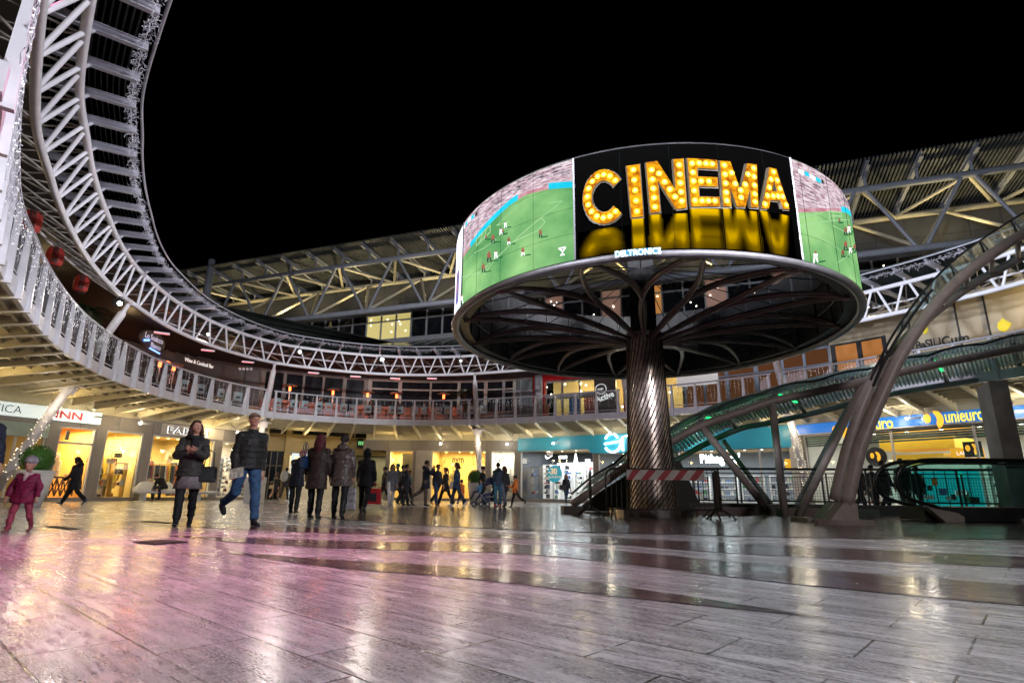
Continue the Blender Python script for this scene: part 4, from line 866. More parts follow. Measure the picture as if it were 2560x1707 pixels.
def bil(c):  # pixel corners TL TR BR BL -> drum surface, v up
    P=[dpick(*p) for p in c]
    def f(a,b): return tuple((P[3][k]*(1-a)+P[2][k]*a)*(1-b)+(P[0][k]*(1-a)+P[1][k]*a)*b for k in(0,1))
    return f
def strip(mb,pts,w,off):  # polyline of pixels as a flat line on the screen
    P=[dpick(*p) for p in pts]; Q=[]
    for a,b in zip(P,P[1:]):
        n=max(1,int(abs(b[0]-a[0])/.04)); Q+=[(a[0]+(b[0]-a[0])*i/n,a[1]+(b[1]-a[1])*i/n) for i in range(n)]
    Q.append(P[-1])
    for a,b in zip(Q,Q[1:]):
        dx,dz=(b[0]-a[0])*5.5,b[1]-a[1]; l=math.hypot(dx,dz) or 1; nx,nz=-dz/l*w/2/5.5,dx/l*w/2
        mb.quad(dp(a[0]-nx,a[1]-nz,off),dp(b[0]-nx,b[1]-nz,off),dp(b[0]+nx,b[1]+nz,off),dp(a[0]+nx,a[1]+nz,off))
def emis(name,c1,c2,s=1.,scale=1.,stretch=(1,1,1),det=4,hard=False):
    m=bpy.data.materials.new(name); m.use_nodes=True; N=m.node_tree.nodes; K=m.node_tree.links; N.remove(N['Principled BSDF'])
    tc=N.new('ShaderNodeTexCoord'); mp=N.new('ShaderNodeMapping'); mp.inputs['Scale'].default_value=stretch; n=N.new('ShaderNodeTexNoise'); n.inputs['Scale'].default_value=scale; n.inputs['Detail'].default_value=det
    cr=N.new('ShaderNodeValToRGB'); e=cr.color_ramp.elements; e[0].position,e[1].position=(.46,.54) if hard else (.35,.65); e[0].color=(*c1,1); e[1].color=(*c2,1)
    em=N.new('ShaderNodeEmission'); em.inputs[1].default_value=s
    K.new(tc.outputs['Object'],mp.inputs[0]); K.new(mp.outputs[0],n.inputs[0]); K.new(n.outputs['Fac'],cr.inputs[0]); K.new(cr.outputs[0],em.inputs[0]); K.new(em.outputs[0],N['Material Output'].inputs[0]); MATS[name]=m; return m
M_black=mat('screen_black',(.001,.001,.001),.6,spec=0.)
# shell
b=MB(); n=96
pr=[(-.05,ZS0-.02),(-.05,ZS1+.03),(-.4,ZS1+.03),(-.4,ZS0-.02)]
for i in range(n):
    a,c=2*PI*i/n,2*PI*(i+1)/n
    for (o0,z0),(o1,z1) in zip(pr,pr[1:]+pr[:1]): b.quad(dp(a,z0,o0),dp(c,z0,o0),dp(c,z1,o1),dp(a,z1,o1))
b.build('shell',mat('shell_black',(.012,.012,.014),.45,noise_s=2),DR)
b=MB()
for i in range(0,n,3): a=2*PI*i/n; b.beam(dp(a,ZS0,-.42),dp(a,ZS1,-.42),.04,.05)
for z in(5.5,6.3): b.tube([dp(2*PI*i/n,z,-.43) for i in range(n)],.03,4,closed=True)
b.build('inner_rib',M_dark,DR)
b=MB(); b.tube([dp(2*PI*i/n,ZS0-.08,-.03) for i in range(n)],[(.105,.07)]*n,12,closed=True); b.build('rim',mat('rim_steel',(.32,.31,.34),.45,.3,noise_s=5),DR,True)
b=MB(); b.tube([dp(2*PI*i/n,ZS1+.04,-.06) for i in range(n)],.03,6,closed=True); b.build('top_edge',M_dark,DR)
# screens
def screen(name,p0,p1,m,nu=24): b=MB(); dgrid(b,rect(p0,p1,ZS0,ZS1),nu,1,.01); return b.build(name,m,DR)
SC=screen('cinema_screen',pA+.003,pB-.003,M_black)
M_pitch=emis('pitch_green',(.09,.29,.10),(.30,.57,.22),1.1,.8,(1,1,1.2),4)
SL=screen('football_screen',pW,pA-.004,M_pitch,30); SR_=screen('football_screen',pB+.004,pR,M_pitch,20)
screen('advert_screen',pW-.14,pW-.004,emis('advert_white',(.75,.8,.95),(.9,.92,1),1.5),3)
screen('rear_screen',pR+.01,2*PI+pW-.15,emis('rear_content',(.6,.55,.75),(.9,.85,1),2.6,.5),48)  # unseen back of the drum; plain bright glow added to light the ring
b=MB(); dgrid(b,rect(pW-.139,pW-.06,5.2,6.1),2,1,.02); b.build('advert_figure',emis('advert_blue',(.02,.15,.6),(.4,.2,.3),1.,2),DR)
for p in(pA,pB,pW): b=MB(); b.beam(dp(p,ZS0,.02),dp(p,ZS1,.02),.035,.03); b.build('screen_joint',mat('joint_grey',(.25,.25,.28),.4,.5),DR)
b=MB()
for k in range(1,14): a=pW+(pR-pW)*k/14; b.beam(dp(a,ZS0,.022),dp(a,ZS1,.022),.006,.006)
for z in(5.53,6.09,6.65): dgrid(b,rect(pW,pA,z,z+.006),24,1,.019); dgrid(b,rect(pB,pR,z,z+.006),16,1,.019)
b.build('panel_seam',mat('panel_seam',(.004,.006,.005),.8,spec=0.),DR)
# football pictures
def zl(x,y): return (1120+x/3.564,360+y/3.564)
def zr(x,y): return (1100+x/2.138,340+y/2.138)
M_stand=emis('stand_seats',(.30,.16,.2),(.78,.66,.72),1.1,5,(1,1,6),6); M_cyan=emis('cyan_boards',(.01,.5,.7),(.03,.65,.85),1.1,2)
M_wl=emis('pitch_line',(.32,.6,.28),(.45,.7,.38),1.0); M_pw=emis('player_white',(.8,.85,.85),(1,1,1),1.2); M_pr=emis('player_red',(.28,.08,.06),(.4,.15,.1),1.); M_pk=emis('player_dark',(.03,.06,.03),(.05,.05,.06),1.); M_ps=emis('player_shade',(.02,.13,.04),(.03,.17,.05),1.); M_sr=emis('stand_red',(.42,.16,.2),(.6,.35,.4),1.1,4); M_gd=emis('stand_shadow',(.08,.06,.08),(.35,.3,.35),1.,8)
def football(scr,zc,low,p0,p1,cy,lines,goal,pl,score,extra=()):
    L=[dpick(*zc(*p)) for p in low]; L.sort()
    def zlow(ph):
        if ph<=L[0][0]: return L[0][1]
        for a,b_ in zip(L,L[1:]):
            if ph<=b_[0]: return a[1]+(b_[1]-a[1])*(ph-a[0])/(b_[0]-a[0])
        return L[-1][1]
    b=MB(); n=28
    for i in range(n):
        a,c=p0+(p1-p0)*i/n,p0+(p1-p0)*(i+1)/n; b.quad(dp(a,zlow(a),.016),dp(c,zlow(c),.016),dp(c,ZS1-.01,.016),dp(a,ZS1-.01,.016))
    b.build('stand',M_stand,scr)
    b=MB(); b.mi=0
    for i in range(n):
        a,c=p0+(p1-p0)*i/n,p0+(p1-p0)*(i+1)/n; b.mi=0 if any(x0<=(a-p0)/(p1-p0)<=x1 for x0,x1 in cy) else 1
        h=.12 if b.mi==0 else .06
        b.quad(dp(a,zlow(a)-.02,.02),dp(c,zlow(c)-.02,.02),dp(c,zlow(c)+h,.02),dp(a,zlow(a)+h,.02))
    b.build('perimeter_board',[M_cyan,M_sr],scr)
    b=MB(); rnd=random.Random(2)
    for k in range(110):
        a=rnd.uniform(p0+.02,p1-.02); z=rnd.uniform(zlow(a)+.2,ZS1-.05); dgrid(b,rect(a,a+rnd.uniform(.005,.05),z,z+rnd.uniform(.01,.03)),1,1,.022)
    b.build('spectators',M_gd,scr)['kind']='stuff'
    b=MB(); 
    for l in lines: strip(b,[zc(*p) for p in l],.018,.022)
    for l in goal: strip(b,[zc(*p) for p in l],.028,.026)
    b.build('pitch_marking',M_wl,scr)['kind']='stuff'
    for k,(x,y,h,c) in enumerate(pl):
        b=MB(); f=lambda px,py:dpick(*zc(px,py)); w=h*.2
        b.mi=3; strip(b,[zc(x,y+h*.45),zc(x+h*.9,y+h*.3)],.03,.024)
        b.mi=[0,1,1][c]; dgrid(b,bil([zc(x-w,y-h*.35),zc(x+w,y-h*.35),zc(x+w*.8,y+h*.05),zc(x-w*.8,y+h*.05)]),1,1,.03)
        b.mi=[0,2,0][c]; dgrid(b,bil([zc(x-w*.9,y+h*.05),zc(x-w*.1,y+h*.05),zc(x-w*.4,y+h*.5),zc(x-w*1.1,y+h*.5)]),1,1,.03); dgrid(b,bil([zc(x+w*.1,y+h*.05),zc(x+w*.9,y+h*.05),zc(x+w*1.3,y+h*.45),zc(x+w*.7,y+h*.45)]),1,1,.03)
        b.mi=1; dgrid(b,bil([zc(x-w*.45,y-h*.55),zc(x+w*.45,y-h*.55),zc(x+w*.45,y-h*.36),zc(x-w*.45,y-h*.36)]),1,1,.03); b.build('player_figure',[M_pw,M_pr,M_pk,M_ps],scr)
    b=MB()
    for k,(x0,y0,x1,y1) in enumerate(score): b.mi=[0,1,0,1,2][k]; strip(b,[zc(x0,y0),zc(x1,y1)],.1,.026)
    b.build('scoreboard',[M_pw,M_cyan,M_pk],scr)
    b=MB()
    for l in extra: strip(b,[zc(*p) for p in l],.03,.03)
    if extra: b.build('cup_symbol',M_pw,scr)
football(SL,zl,[(115,1060),(230,890),(370,720),(560,540),(700,450),(900,400),(1110,385)],pW,pA-.005,((.12,.62),(.83,1.1)),
 [[(440,730),(745,470)],[(580,880),(800,690),(1025,512),(900,530)],[(830,655),(870,700),(800,780),(600,870)],[(120,1195),(290,1150),(500,960),(580,880)],[(240,975),(330,930),(440,850)],[(330,1155),(580,880)],[(440,730),(550,695)]],
 [[(262,910),(265,850),(385,728),(383,790),(262,910)],[(285,890),(320,800)],[(330,850),(350,765)]],
 [(480,785,60,0),(520,725,55,0),(410,850,75,1),(350,835,45,1),(550,870,65,2),(830,805,70,1),(675,965,75,2),(375,1010,90,1),(435,990,70,0),(325,1110,75,1),(128,1385,80,0),(497,785,45,1)],
 [(138,755,160,735),(165,725,182,700),(185,690,212,665),(216,665,242,640),(250,635,270,620)],[[(992,935),(1055,925),(1028,962),(992,935)],[(1027,962),(1023,993)],[(1005,995),(1045,990)]])
football(SR_,zr,[(1905,408),(1980,405),(2050,402),(2175,412),(2240,430)],pB+.005,pR,((.33,1.1),),
 [[(1910,440),(2040,414)],[(1925,482),(2100,455),(2185,452)],[(1928,480),(2050,560),(2150,625)],[(2120,680),(2215,600)],[(2090,480),(2180,530)]],
 [[(2075,450),(2073,405),(2137,412),(2140,455)],[(2085,430),(2138,432)],[(2095,405),(2100,455)]],
 [(2127,456,26,1),(2160,512,44,1),(2178,500,40,0),(2160,590,50,1),(2145,632,40,1),(2185,612,36,0),(2000,652,60,0),(2208,600,36,1)],
 [(1910,190,1940,203),(1943,202,1966,212),(1970,215,2000,232),(2003,232,2030,247),(2032,242,2045,252)])
# CINEMA letters
def zc_(x,y): return (1420+x/3.095,380+y/3.095)
M_lf=emis('letter_face',(.38,.10,.005),(.95,.42,.01),1.15,7,(1,1,1),3); M_le=mat('letter_edge',(.12,.05,.015),.5,emit=.08,ec=(.8,.4,.1)); M_lb=emis('letter_bulb',(1,.62,.02),(1,.72,.06),1.9); M_lh=emis('bulb_heart',(1,.85,.25),(1,.9,.35),2.2); M_lr=mat('letter_frame',(.05,.04,.03),.4,emit=.12,ec=(.6,.5,.35))
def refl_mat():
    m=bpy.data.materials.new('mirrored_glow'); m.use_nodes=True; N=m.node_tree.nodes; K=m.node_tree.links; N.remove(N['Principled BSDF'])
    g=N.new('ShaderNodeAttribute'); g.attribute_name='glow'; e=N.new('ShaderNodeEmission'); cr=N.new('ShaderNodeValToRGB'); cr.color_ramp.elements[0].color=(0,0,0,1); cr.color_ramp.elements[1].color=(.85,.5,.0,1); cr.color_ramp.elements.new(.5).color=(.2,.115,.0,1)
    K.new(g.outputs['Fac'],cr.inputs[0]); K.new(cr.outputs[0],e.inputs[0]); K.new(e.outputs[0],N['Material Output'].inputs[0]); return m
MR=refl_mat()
LET={'C':([],[]),
'I':([[(0,0),(1,0),(1,1),(0,1)]],[(.5,y) for y in (.1,.3,.5,.7,.9)]),
'N':([[(0,0),(.27,0),(.27,1),(0,1)],[(.73,0),(1,0),(1,1),(.73,1)],[(.0,1),(.3,1),(1,0),(.7,0)]],[(.13,y) for y in(.1,.28,.46,.64,.83)]+[(.87,y) for y in(.14,.32,.5,.68,.87)]+[(.32,.74),(.45,.56),(.57,.4),(.7,.24)]),
'E':([[(0,0),(.3,0),(.3,1),(0,1)],[(.3,.8),(1,.8),(1,1),(.3,1)],[(.3,.42),(.97,.42),(.97,.62),(.3,.62)],[(.3,0),(1,0),(1,.2),(.3,.2)]],[(.14,y) for y in(.12,.32,.52,.7,.89)]+[(x,.9) for x in(.38,.6,.82)]+[(x,.11) for x in(.38,.6,.82)]+[(.4,.52),(.66,.52)]),
'M':([[(0,0),(.22,0),(.22,1),(0,1)],[(.78,0),(1,0),(1,1),(.78,1)],[(.0,1),(.27,1),(.62,0),(.38,0)],[(.73,1),(1,1),(.62,0),(.38,0)]],[(.1,y) for y in(.12,.3,.5,.7,.9)]+[(.9,y) for y in(.12,.3,.5,.7,.9)]+[(.28,.74),(.36,.5),(.5,.2),(.64,.5),(.73,.74),(.5,.36)]),
'A':([[(0,0),(.25,0),(.62,1),(.36,1)],[(.75,0),(1,0),(.64,1),(.38,1)],[(.15,.2),(.85,.2),(.78,.42),(.22,.42)]],[(.12,.1),(.22,.3),(.3,.5),(.38,.7),(.5,.9),(.62,.7),(.7,.5),(.78,.3),(.88,.1),(.42,.3),(.6,.3)])}
for k in range(22):
    t0,t1=R(38+k*284/22),R(38+(k+1)*284/22)
    q=lambda t,r:(.5+.5*r*math.cos(t)*1.02,.5+.5*r*math.sin(t)); LET['C'][0].append([q(t0,.58),q(t0,1),q(t1,1),q(t1,.58)])
for k in range(13): t=R(46+k*268/12); LET['C'][1].append((.5+.395*math.cos(t),.5+.395*math.sin(t)))
def onto(P,pts):
    out=[]
    for a,b_ in pts: out.append(tuple((P[3][k]*(1-a)+P[2][k]*a)*(1-b_)+(P[0][k]*(1-a)+P[1][k]*a)*b_ for k in(0,1)))
    return out
def subpoly(poly,n=4):
    a,b_,c,d=poly; f=lambda p,q,t:(p[0]+(q[0]-p[0])*t,p[1]+(q[1]-p[1])*t)
    for i in range(n):
        for j in range(n): 
            g=lambda u,v:f(f(a,b_,u),f(d,c,u),v); yield [g(i/n,j/n),g((i+1)/n,j/n),g((i+1)/n,(j+1)/n),g(i/n,(j+1)/n)]
COR=[('C',[(135,155),(440,150),(452,568),(118,575)]),('I',[(455,125),(553,110),(583,512),(493,520)]),('N',[(603,98),(886,68),(913,446),(638,488)]),('E',[(916,66),(1142,80),(1166,436),(946,438)]),('M',[(1164,85),(1443,115),(1456,444),(1190,437)]),('A',[(1470,125),(1655,160),(1692,456),(1478,452)])]
FL=[575,512,468,440,442,455]
for li,(ch,cs) in enumerate(COR):
    P=[dpick(*zc_(*p)) for p in cs]; polys,bulbs=LET[ch]; nn=1 if ch=='C' else 3
    L=MB(); ed=MB()
    cx=sum(p[0] for p in P)/4; cz=sum(p[1] for p in P)/4
    for poly in polys:
        for q in subpoly(poly,nn): L.quad(*[dp(a,z,.075) for a,z in onto(P,q)])
        q=onto(P,poly)
        for sc2,off,mb in ((1.0,.04,ed),):
            m_=(sum(a for a,_ in q)/4,sum(z for _,z in q)/4)
            g=[(a+(.0035 if a>m_[0] else -.0035),z+(.022 if z>m_[1] else -.022)) for a,z in q]
            for s4 in subpoly(g,nn): ed.quad(*[dp(a,z,off) for a,z in s4])
            for (a,z),(c,y) in zip(q,q[1:]+q[:1]): ed.quad(dp(a,z,.075),dp(c,y,.075),dp(c-.006,y+.02,.0),dp(a-.006,z+.02,.0))
    o=L.build('letter_'+ch.lower(),M_lf,SC); ed.build('letter_frame',M_le,o) if False else ed.build('letter_rim',M_lr,SC)
    bb=MB()
    for x,y in bulbs:
        (a,z),=onto(P,[(x,y)]); r=.062
        bb=MB()
        for rr,off,mi in((r,.085,0),(r*.55,.09,1)):
            bb.mi=mi; bb.quad(*[dp(a+rr*math.cos(k*PI/5)/5.6,z+rr*math.sin(k*PI/5),off) for k in range(10)])
        bb.build('letter_bulb',[M_lb,M_lh],SC)

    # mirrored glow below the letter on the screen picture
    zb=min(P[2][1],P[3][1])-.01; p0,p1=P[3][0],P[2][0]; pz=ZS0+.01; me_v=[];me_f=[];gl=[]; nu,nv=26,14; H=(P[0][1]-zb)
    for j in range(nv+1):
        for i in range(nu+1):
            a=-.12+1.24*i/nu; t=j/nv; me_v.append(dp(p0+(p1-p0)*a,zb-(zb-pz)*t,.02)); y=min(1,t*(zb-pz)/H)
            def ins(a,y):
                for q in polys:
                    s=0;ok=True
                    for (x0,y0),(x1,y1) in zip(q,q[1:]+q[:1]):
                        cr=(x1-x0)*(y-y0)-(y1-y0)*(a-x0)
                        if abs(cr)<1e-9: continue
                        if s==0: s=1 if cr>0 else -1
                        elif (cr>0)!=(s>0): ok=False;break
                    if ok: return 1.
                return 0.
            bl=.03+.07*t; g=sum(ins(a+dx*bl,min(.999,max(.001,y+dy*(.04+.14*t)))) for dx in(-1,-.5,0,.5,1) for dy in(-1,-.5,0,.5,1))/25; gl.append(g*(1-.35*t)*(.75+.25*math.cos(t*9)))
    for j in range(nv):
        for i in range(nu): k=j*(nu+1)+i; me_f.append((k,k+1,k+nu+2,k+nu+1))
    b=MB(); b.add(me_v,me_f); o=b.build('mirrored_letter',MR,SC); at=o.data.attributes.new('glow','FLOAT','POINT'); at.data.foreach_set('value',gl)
# maker lettering on the rim
t0=dpick(1540,650)[0]; t1=dpick(1650,640)[0]
b=MB(); dgrid(b,rect(t0-.001,t1+.001,ZS0-.14,ZS0-.01),6,1,.15); b.build('sign_plate',mat('blue_glow',(.05,.2,.3),.4,emit=.06,ec=(.15,.6,.9)),DR)
text('rim_lettering','DELTRONICS',.17,mat('rim_letter',(1,1,1),.3,emit=1.5,ec=(.75,.97,1)),DR,lambda x,y,o: dp(t0+x/1.0*(t1-t0),ZS0-.14+y,.16+o),off=.008,sx=1.0)
# column, arms
M_cable=mat('cable_arm',(.17,.13,.125),.4,.5,noise_s=7); M_sheet=mat('hammered_sheet',(.72,.60,.55),.36,.85,noise_s=9,noise_a=.3,bump=.35)
def cr_(z): return .64-.15*(z/4.9)
b=MB(); b.lathe([(cr_(z)-.012,z) for z in (.1,1,2,3,4,4.85)],DC,40); b.build('column_core',M_sheet,DR,True)
b=MB(); nr=30
for k in range(nr):
    b.tube([DC+Vector((cr_(z)*math.cos(a),cr_(z)*math.sin(a),z)) for z,a in ((.15+4.75*i/44,2*PI*k/nr+1.45*(4.75*i/44)-.125*(4.75*i/44)**2) for i in range(45))],.016,5,False)
b.build('column_cables',mat('cable_steel',(.09,.068,.06),.4,.7,noise_s=8),DR,True)
b=MB(); b.lathe([(0,4.85),(.52,4.85),(.56,4.95),(.4,5.0),(0,5.0)],DC,24); b.build('column_head',M_cable,DR)
b=MB(); b.lathe([(1.15,.0),(1.15,.19),(0,.19)],DC,48); b.build('plinth',mat('polished_steel',(.5,.47,.45),.12,.95,noise_s=3),DR)
b=MB(); b.box(DC+Vector((0,0,6.1)),(.72,.5,2.3),-TH); b.build('mast',M_dark,DR)
NA_=14
for k in range(NA_):
    ph=2*PI*(k+.5)/NA_; E=dp(ph,4.93,-.25); rd=(E-DC); rd.z=0; Lr=rd.length; rd.normalize(); td=Vector((-rd.y,rd.x,0))
    for sg in(-1,1):
        p=[]
        for i in range(13):
            t=i/12; r_=.5+(Lr-.5)*t; lat=sg*(.12+.62*math.sin(PI*min(1,t*1.02))*(.55+.7*t)*(1-t)**.35)
            p.append(DC+rd*r_+td*lat+Vector((0,0,4.78+.35*math.sin(PI*t*.9)+.12*t)))
        p[-1]=E; b=MB(); b.tube([q-Vector((0,0,.085)) for q in p[:-1]]+[E-Vector((0,0,.05))],.012,4,False); b.build('arm_cable',mat('arm_cable',(.5,.38,.36),.4,noise_s=9),DR,True); b=MB(); b.tube(p,[.042+.03*math.sin(PI*i/12) for i in range(13)],8); b.build('arm',M_cable,DR,True)  # pale tube under each arm; its colour stands in for the pink-lit edge
b=MB()
for k in range(20):
    ph=2*PI*k/20; b.tube([DC+Vector((0,0,7.0)),dp(ph,5.1,-.45)],.014,4,False)
b.build('tie_rods',M_dark,DR)
# ================================================================== ESCALATOR CANOPY AND ARCHES
PA,PB=(1.6,17.2),(14.5,15.5); QA,QB=(2,21.),(15,19.3)
t1=[(1429,1262),(1500,1213),(1567,1164),(1625,1130),(1690,1097),(1757,1062),(1860,1027),(1927,1004),(2056,976),(2158,954),(2246,932),(2386,902),(2560,868),(2700,842)]
t2=[(1560,1240),(1620,1196),(1691,1151),(1742,1121),(1800,1092),(1860,1068),(1923,1057),(2056,1027),(2123,1009),(2197,993),(2239,983),(2333,967),(2456,948),(2560,925),(2700,900)]
T1p=[pln(u,v,PA,PB) for u,v in t1]; T2p=[pln(u,v,QA,QB) for u,v in t2]
def resamp(P,n):
    P=[Vector(p) for p in P]; c=[]
    for i in range(len(P)-1):
        a=P[max(i-1,0)];b_=P[i];q=P[i+1];d=P[min(i+2,len(P)-1)]
        for k in range(6):
            t=k/6; c.append(.5*((2*b_)+(q-a)*t+(2*a-5*b_+4*q-d)*t*t+(3*b_-a-3*q+d)*t**3))
    c.append(P[-1]); L=[0]
    for a,b_ in zip(c,c[1:]): L.append(L[-1]+(b_-a).length)
    out=[];j=0
    for i in range(n+1):
        s=L[-1]*i/n
        while j<len(L)-2 and L[j+1]<s: j+=1
        t=(s-L[j])/max(1e-6,L[j+1]-L[j]); out.append(c[j].lerp(c[j+1],min(1,t)))
    return out
V1=resamp(T1p,60); V2=resamp(T2p,60)
EC=thing('escalator_canopy','low tubular escalator canopy with ribbed glass lit green from inside','canopy',(8,17,0))
b=MB(); b.tube(V1,.115,12); b.build('front_tube',M_brown,EC,True)
b=MB(); b.tube(V2,.1,12); b.build('rear_tube',mat('blue_grey_tube',(.22,.25,.28),.35,noise_s=4),EC,True)
b=MB(); up=Vector((0,0,.3)); b.tube([p+Vector((0,.05,.3+.09*abs(math.sin(i*.5)))) for i,p in enumerate(V1)],.035,6); b.build('gutter',M_dark,EC,True)
b=MB()
def surf(i,t): 
    p=V1[i].lerp(V2[i],t); return p+Vector((0,0,.22+.55*math.sin(PI*t)))
for i in range(3,60):
    for k in range(6): b.quad(surf(i,k/6),surf(i+1,k/6),surf(i+1,(k+1)/6),surf(i,(k+1)/6))
def ribglass():
    m=glass('ribbed_glass',(.45,.72,.72),.16,.25); return m
b.build('glass_roof',ribglass(),EC,True)
b=MB()
for i in range(6,236):
    f=i/4; j=int(f); 
    if j>=59: break
    if i%2: continue
    t=f-j; A=[surf(j,k/5).lerp(surf(j+1,k/5),t)-Vector((0,0,.03)) for k in range(6)]
    for a,c in zip(A,A[1:]): b.beam(a,c,.05,.025)
b.build('glazing_ribs',mat('rib_metal',(.68,.78,.78),.4,noise_s=3),EC)
M_green=mat('green_tube',(.02,.6,.2),.4,emit=1.1,ec=(.01,1,.28))
for k,i in enumerate((8,17,26,35,44,53)):
    b=MB(); b.tube([surf(i,t/6)-Vector((0,0,.14)) for t in range(7)],.075,8); b.build('cross_tube',mat('blue_grey_tube'),EC,True)
    if k not in(3,5): b=MB(); b.beam(surf(i,.25)-Vector((0,.0,.28)),surf(i,.75)-Vector((0,0,.28)),.07,.05); b.build('green_lamp',M_green,EC)
    if k<3: lamp('POINT',surf(i,.35)-Vector((0,.0,.42)),[6,4.5,1.5][k],(.03,1,.3) if k<3 else (.3,.9,.8),.15,parent=EC)
b=MB(); q=pln(1429,1262,PA,PB); b.box((q.x,q.y,.1),(.55,.9,.2)); b.build('foot_block',M_panel,EC)
g0=atz(1962,1289,0)
for k,(u,f) in enumerate(((1752,1931),(1930,1962),(2160,1997))):
    top=pln(u,[1063,1008,953][k],PA,PB); ft=pln(f,1288,(0,16.75),(20,16.3)); ft.z=0; b=MB(); b.tube([ft,top],.105,12); b.build('strut',M_brown,EC,True)
for k,(u,v,f) in enumerate(((1807,1100,1935),(2124,1010,1985))):
    top=pln(u,v,QA,QB); ft=pln(f,1262,QA,QB); ft.z=.1; b=MB(); b.tube([ft,top],.09,12); b.build('strut',mat('blue_grey_tube'),EC,True)
# tall arch
RA_,RB_=(6.6,11.85),(16.6,10.5); S_A,S_B=(6.3,13.1),(16.3,11.9)
a1=[(2116,1262),(2124,1220),(2146,1130),(2172,1060),(2198,1000),(2226,938),(2262,870),(2330,772),(2400,697),(2470,642),(2560,583),(2680,515)]
a2=[(2088,1250),(2096,1210),(2116,1130),(2138,1060),(2162,995),(2196,925),(2262,850),(2334,782),(2430,712),(2560,640),(2680,578)]
A1=resamp([pln(u,v,RA_,RB_) for u,v in a1],50); A2=resamp([pln(u,v,S_A,S_B) for u,v in a2],50)
AR=thing('tall_arch','tall brown tubular arch with glass strip curving up beside the escalator','arch',(6.6,11.9,0))
for nm,P,r in(('front_tube',A1,.135),('rear_tube',A2,.12)):
    b=MB(); b.tube(P,[r*(1.05-.3*i/50) for i in range(51)],14); b.build(nm,M_brown,AR,True)
b=MB(); 
for i in range(22,50): 
    o=Vector((-.1,.1,.34)); b.quad(A1[i]+o,A1[i+1]+o,A2[i+1]+Vector((0,0,.3)),A2[i]+Vector((0,0,.3)))
b.build('glass_strip',ribglass(),AR)
b=MB(); b.tube([p+Vector((-.1,.1,.36)) for p in A1[14:]],.024,6); b.tube([p+Vector((-.1,.05,.22)) for p in A1[14:30]],.03,6)
for i in range(18,50,5): b.beam(A1[i],A1[i]+Vector((-.1,.1,.36)),.03,.03); b.beam(A1[i]+Vector((-.1,.1,.32)),A2[i]+Vector((0,0,.28)),.03,.03)
b.build('edge_trim',M_dark,AR)
b=MB()
for i in range(22,49,4): b.tube([A1[i],A2[i]],.05,8)
b.build('cross_tube',M_brown,AR,True)
f=A1[0]; g=A2[0]; M_foot=mat('cast_foot',(.32,.27,.25),.5,noise_s=6)
for p,c,s in((f,(f.x-.12,f.y,0),.34),(g,(g.x-.1,g.y,0),.32)):
    b=MB(); b.hexa([Vector((c[0]-s,c[1]-.2,.1)),Vector((c[0]+s*.62,c[1]-.2,.1)),Vector((c[0]+s*.62,c[1]+.2,.1)),Vector((c[0]-s,c[1]+.2,.1)),Vector((p.x-.13,p.y-.13,.42)),Vector((p.x+.15,p.y-.13,.42)),Vector((p.x+.15,p.y+.13,.42)),Vector((p.x-.13,p.y+.13,.42))]); b.build('cast_foot',M_foot,AR)
b=MB(); b.lathe([(.56,0),(.56,.1),(0,.1)],(f.x-.1,f.y,0),32,1,.7); b.box((g.x-.3,g.y,.05),(1.1,.8,.1)); b.build('base_plate',M_foot,AR)
# concrete pier
P1,P2=atz(2506,1301),atz(2543,1306); ex=Vector((.42,-.06,0)); b=MB(); up=Vector((0,0,3.32)); b.hexa([P2,P2+ex,P1+ex,P1,P2+up,P2+ex+up,P1+ex+up,P1+up])
b.box(P2+Vector((.35,.0,.05)),(.9,.5,.1)); tag(b.build('concrete_pier',mat('concrete',(.22,.2,.19),.75,noise_s=2.5,noise_a=.25,bump=.2)),'rough grey square concrete pier at the right edge of the picture','pier')
# low walls
M_low=mat('low_wall_stone',(.05,.045,.042),.5,noise_s=2)
def wallbox(name,label,c,sz,m,rz=-.13): b=MB(); b.box(c,sz,rz); return tag(b.build(name,m),label,'wall')
wallbox('low_wall','dark low wall carrying the escalator railing',(9.7,17.65,.15),(11,.3,.3),M_low)
wallbox('stone_kerb','brown stone kerb block between the barrier and the slanting strut',(6.1,17.2,.1),(1.6,.4,.2),mat('brown_stone',(.16,.11,.10),.5,noise_s=3))
wallbox('stone_kerb','brown stone kerb behind the arch foot',(8.9,16.75,.1),(2.6,.4,.2),mat('brown_stone'))
b=MB(); Pp=[pln(u,v,(0,18.6),(10,17.6)) for u,v in((1436,1266),(1500,1228),(1590,1172),(1700,1150),(1760,1278))]; Pp[0].z=0.02; Pp[4].z=0.02; nn=Vector((.05,.3,0)); b.add(Pp+[p+nn for p in Pp],[(0,1,2,3,4),(9,8,7,6,5)]+[(i,(i+1)%5,5+(i+1)%5,5+i) for i in range(5)]); tag(b.build('stair_parapet',mat('dark_render',(.035,.03,.028),.6,noise_s=2)),'dark sloping parapet behind the barrier and ribbed column','wall')
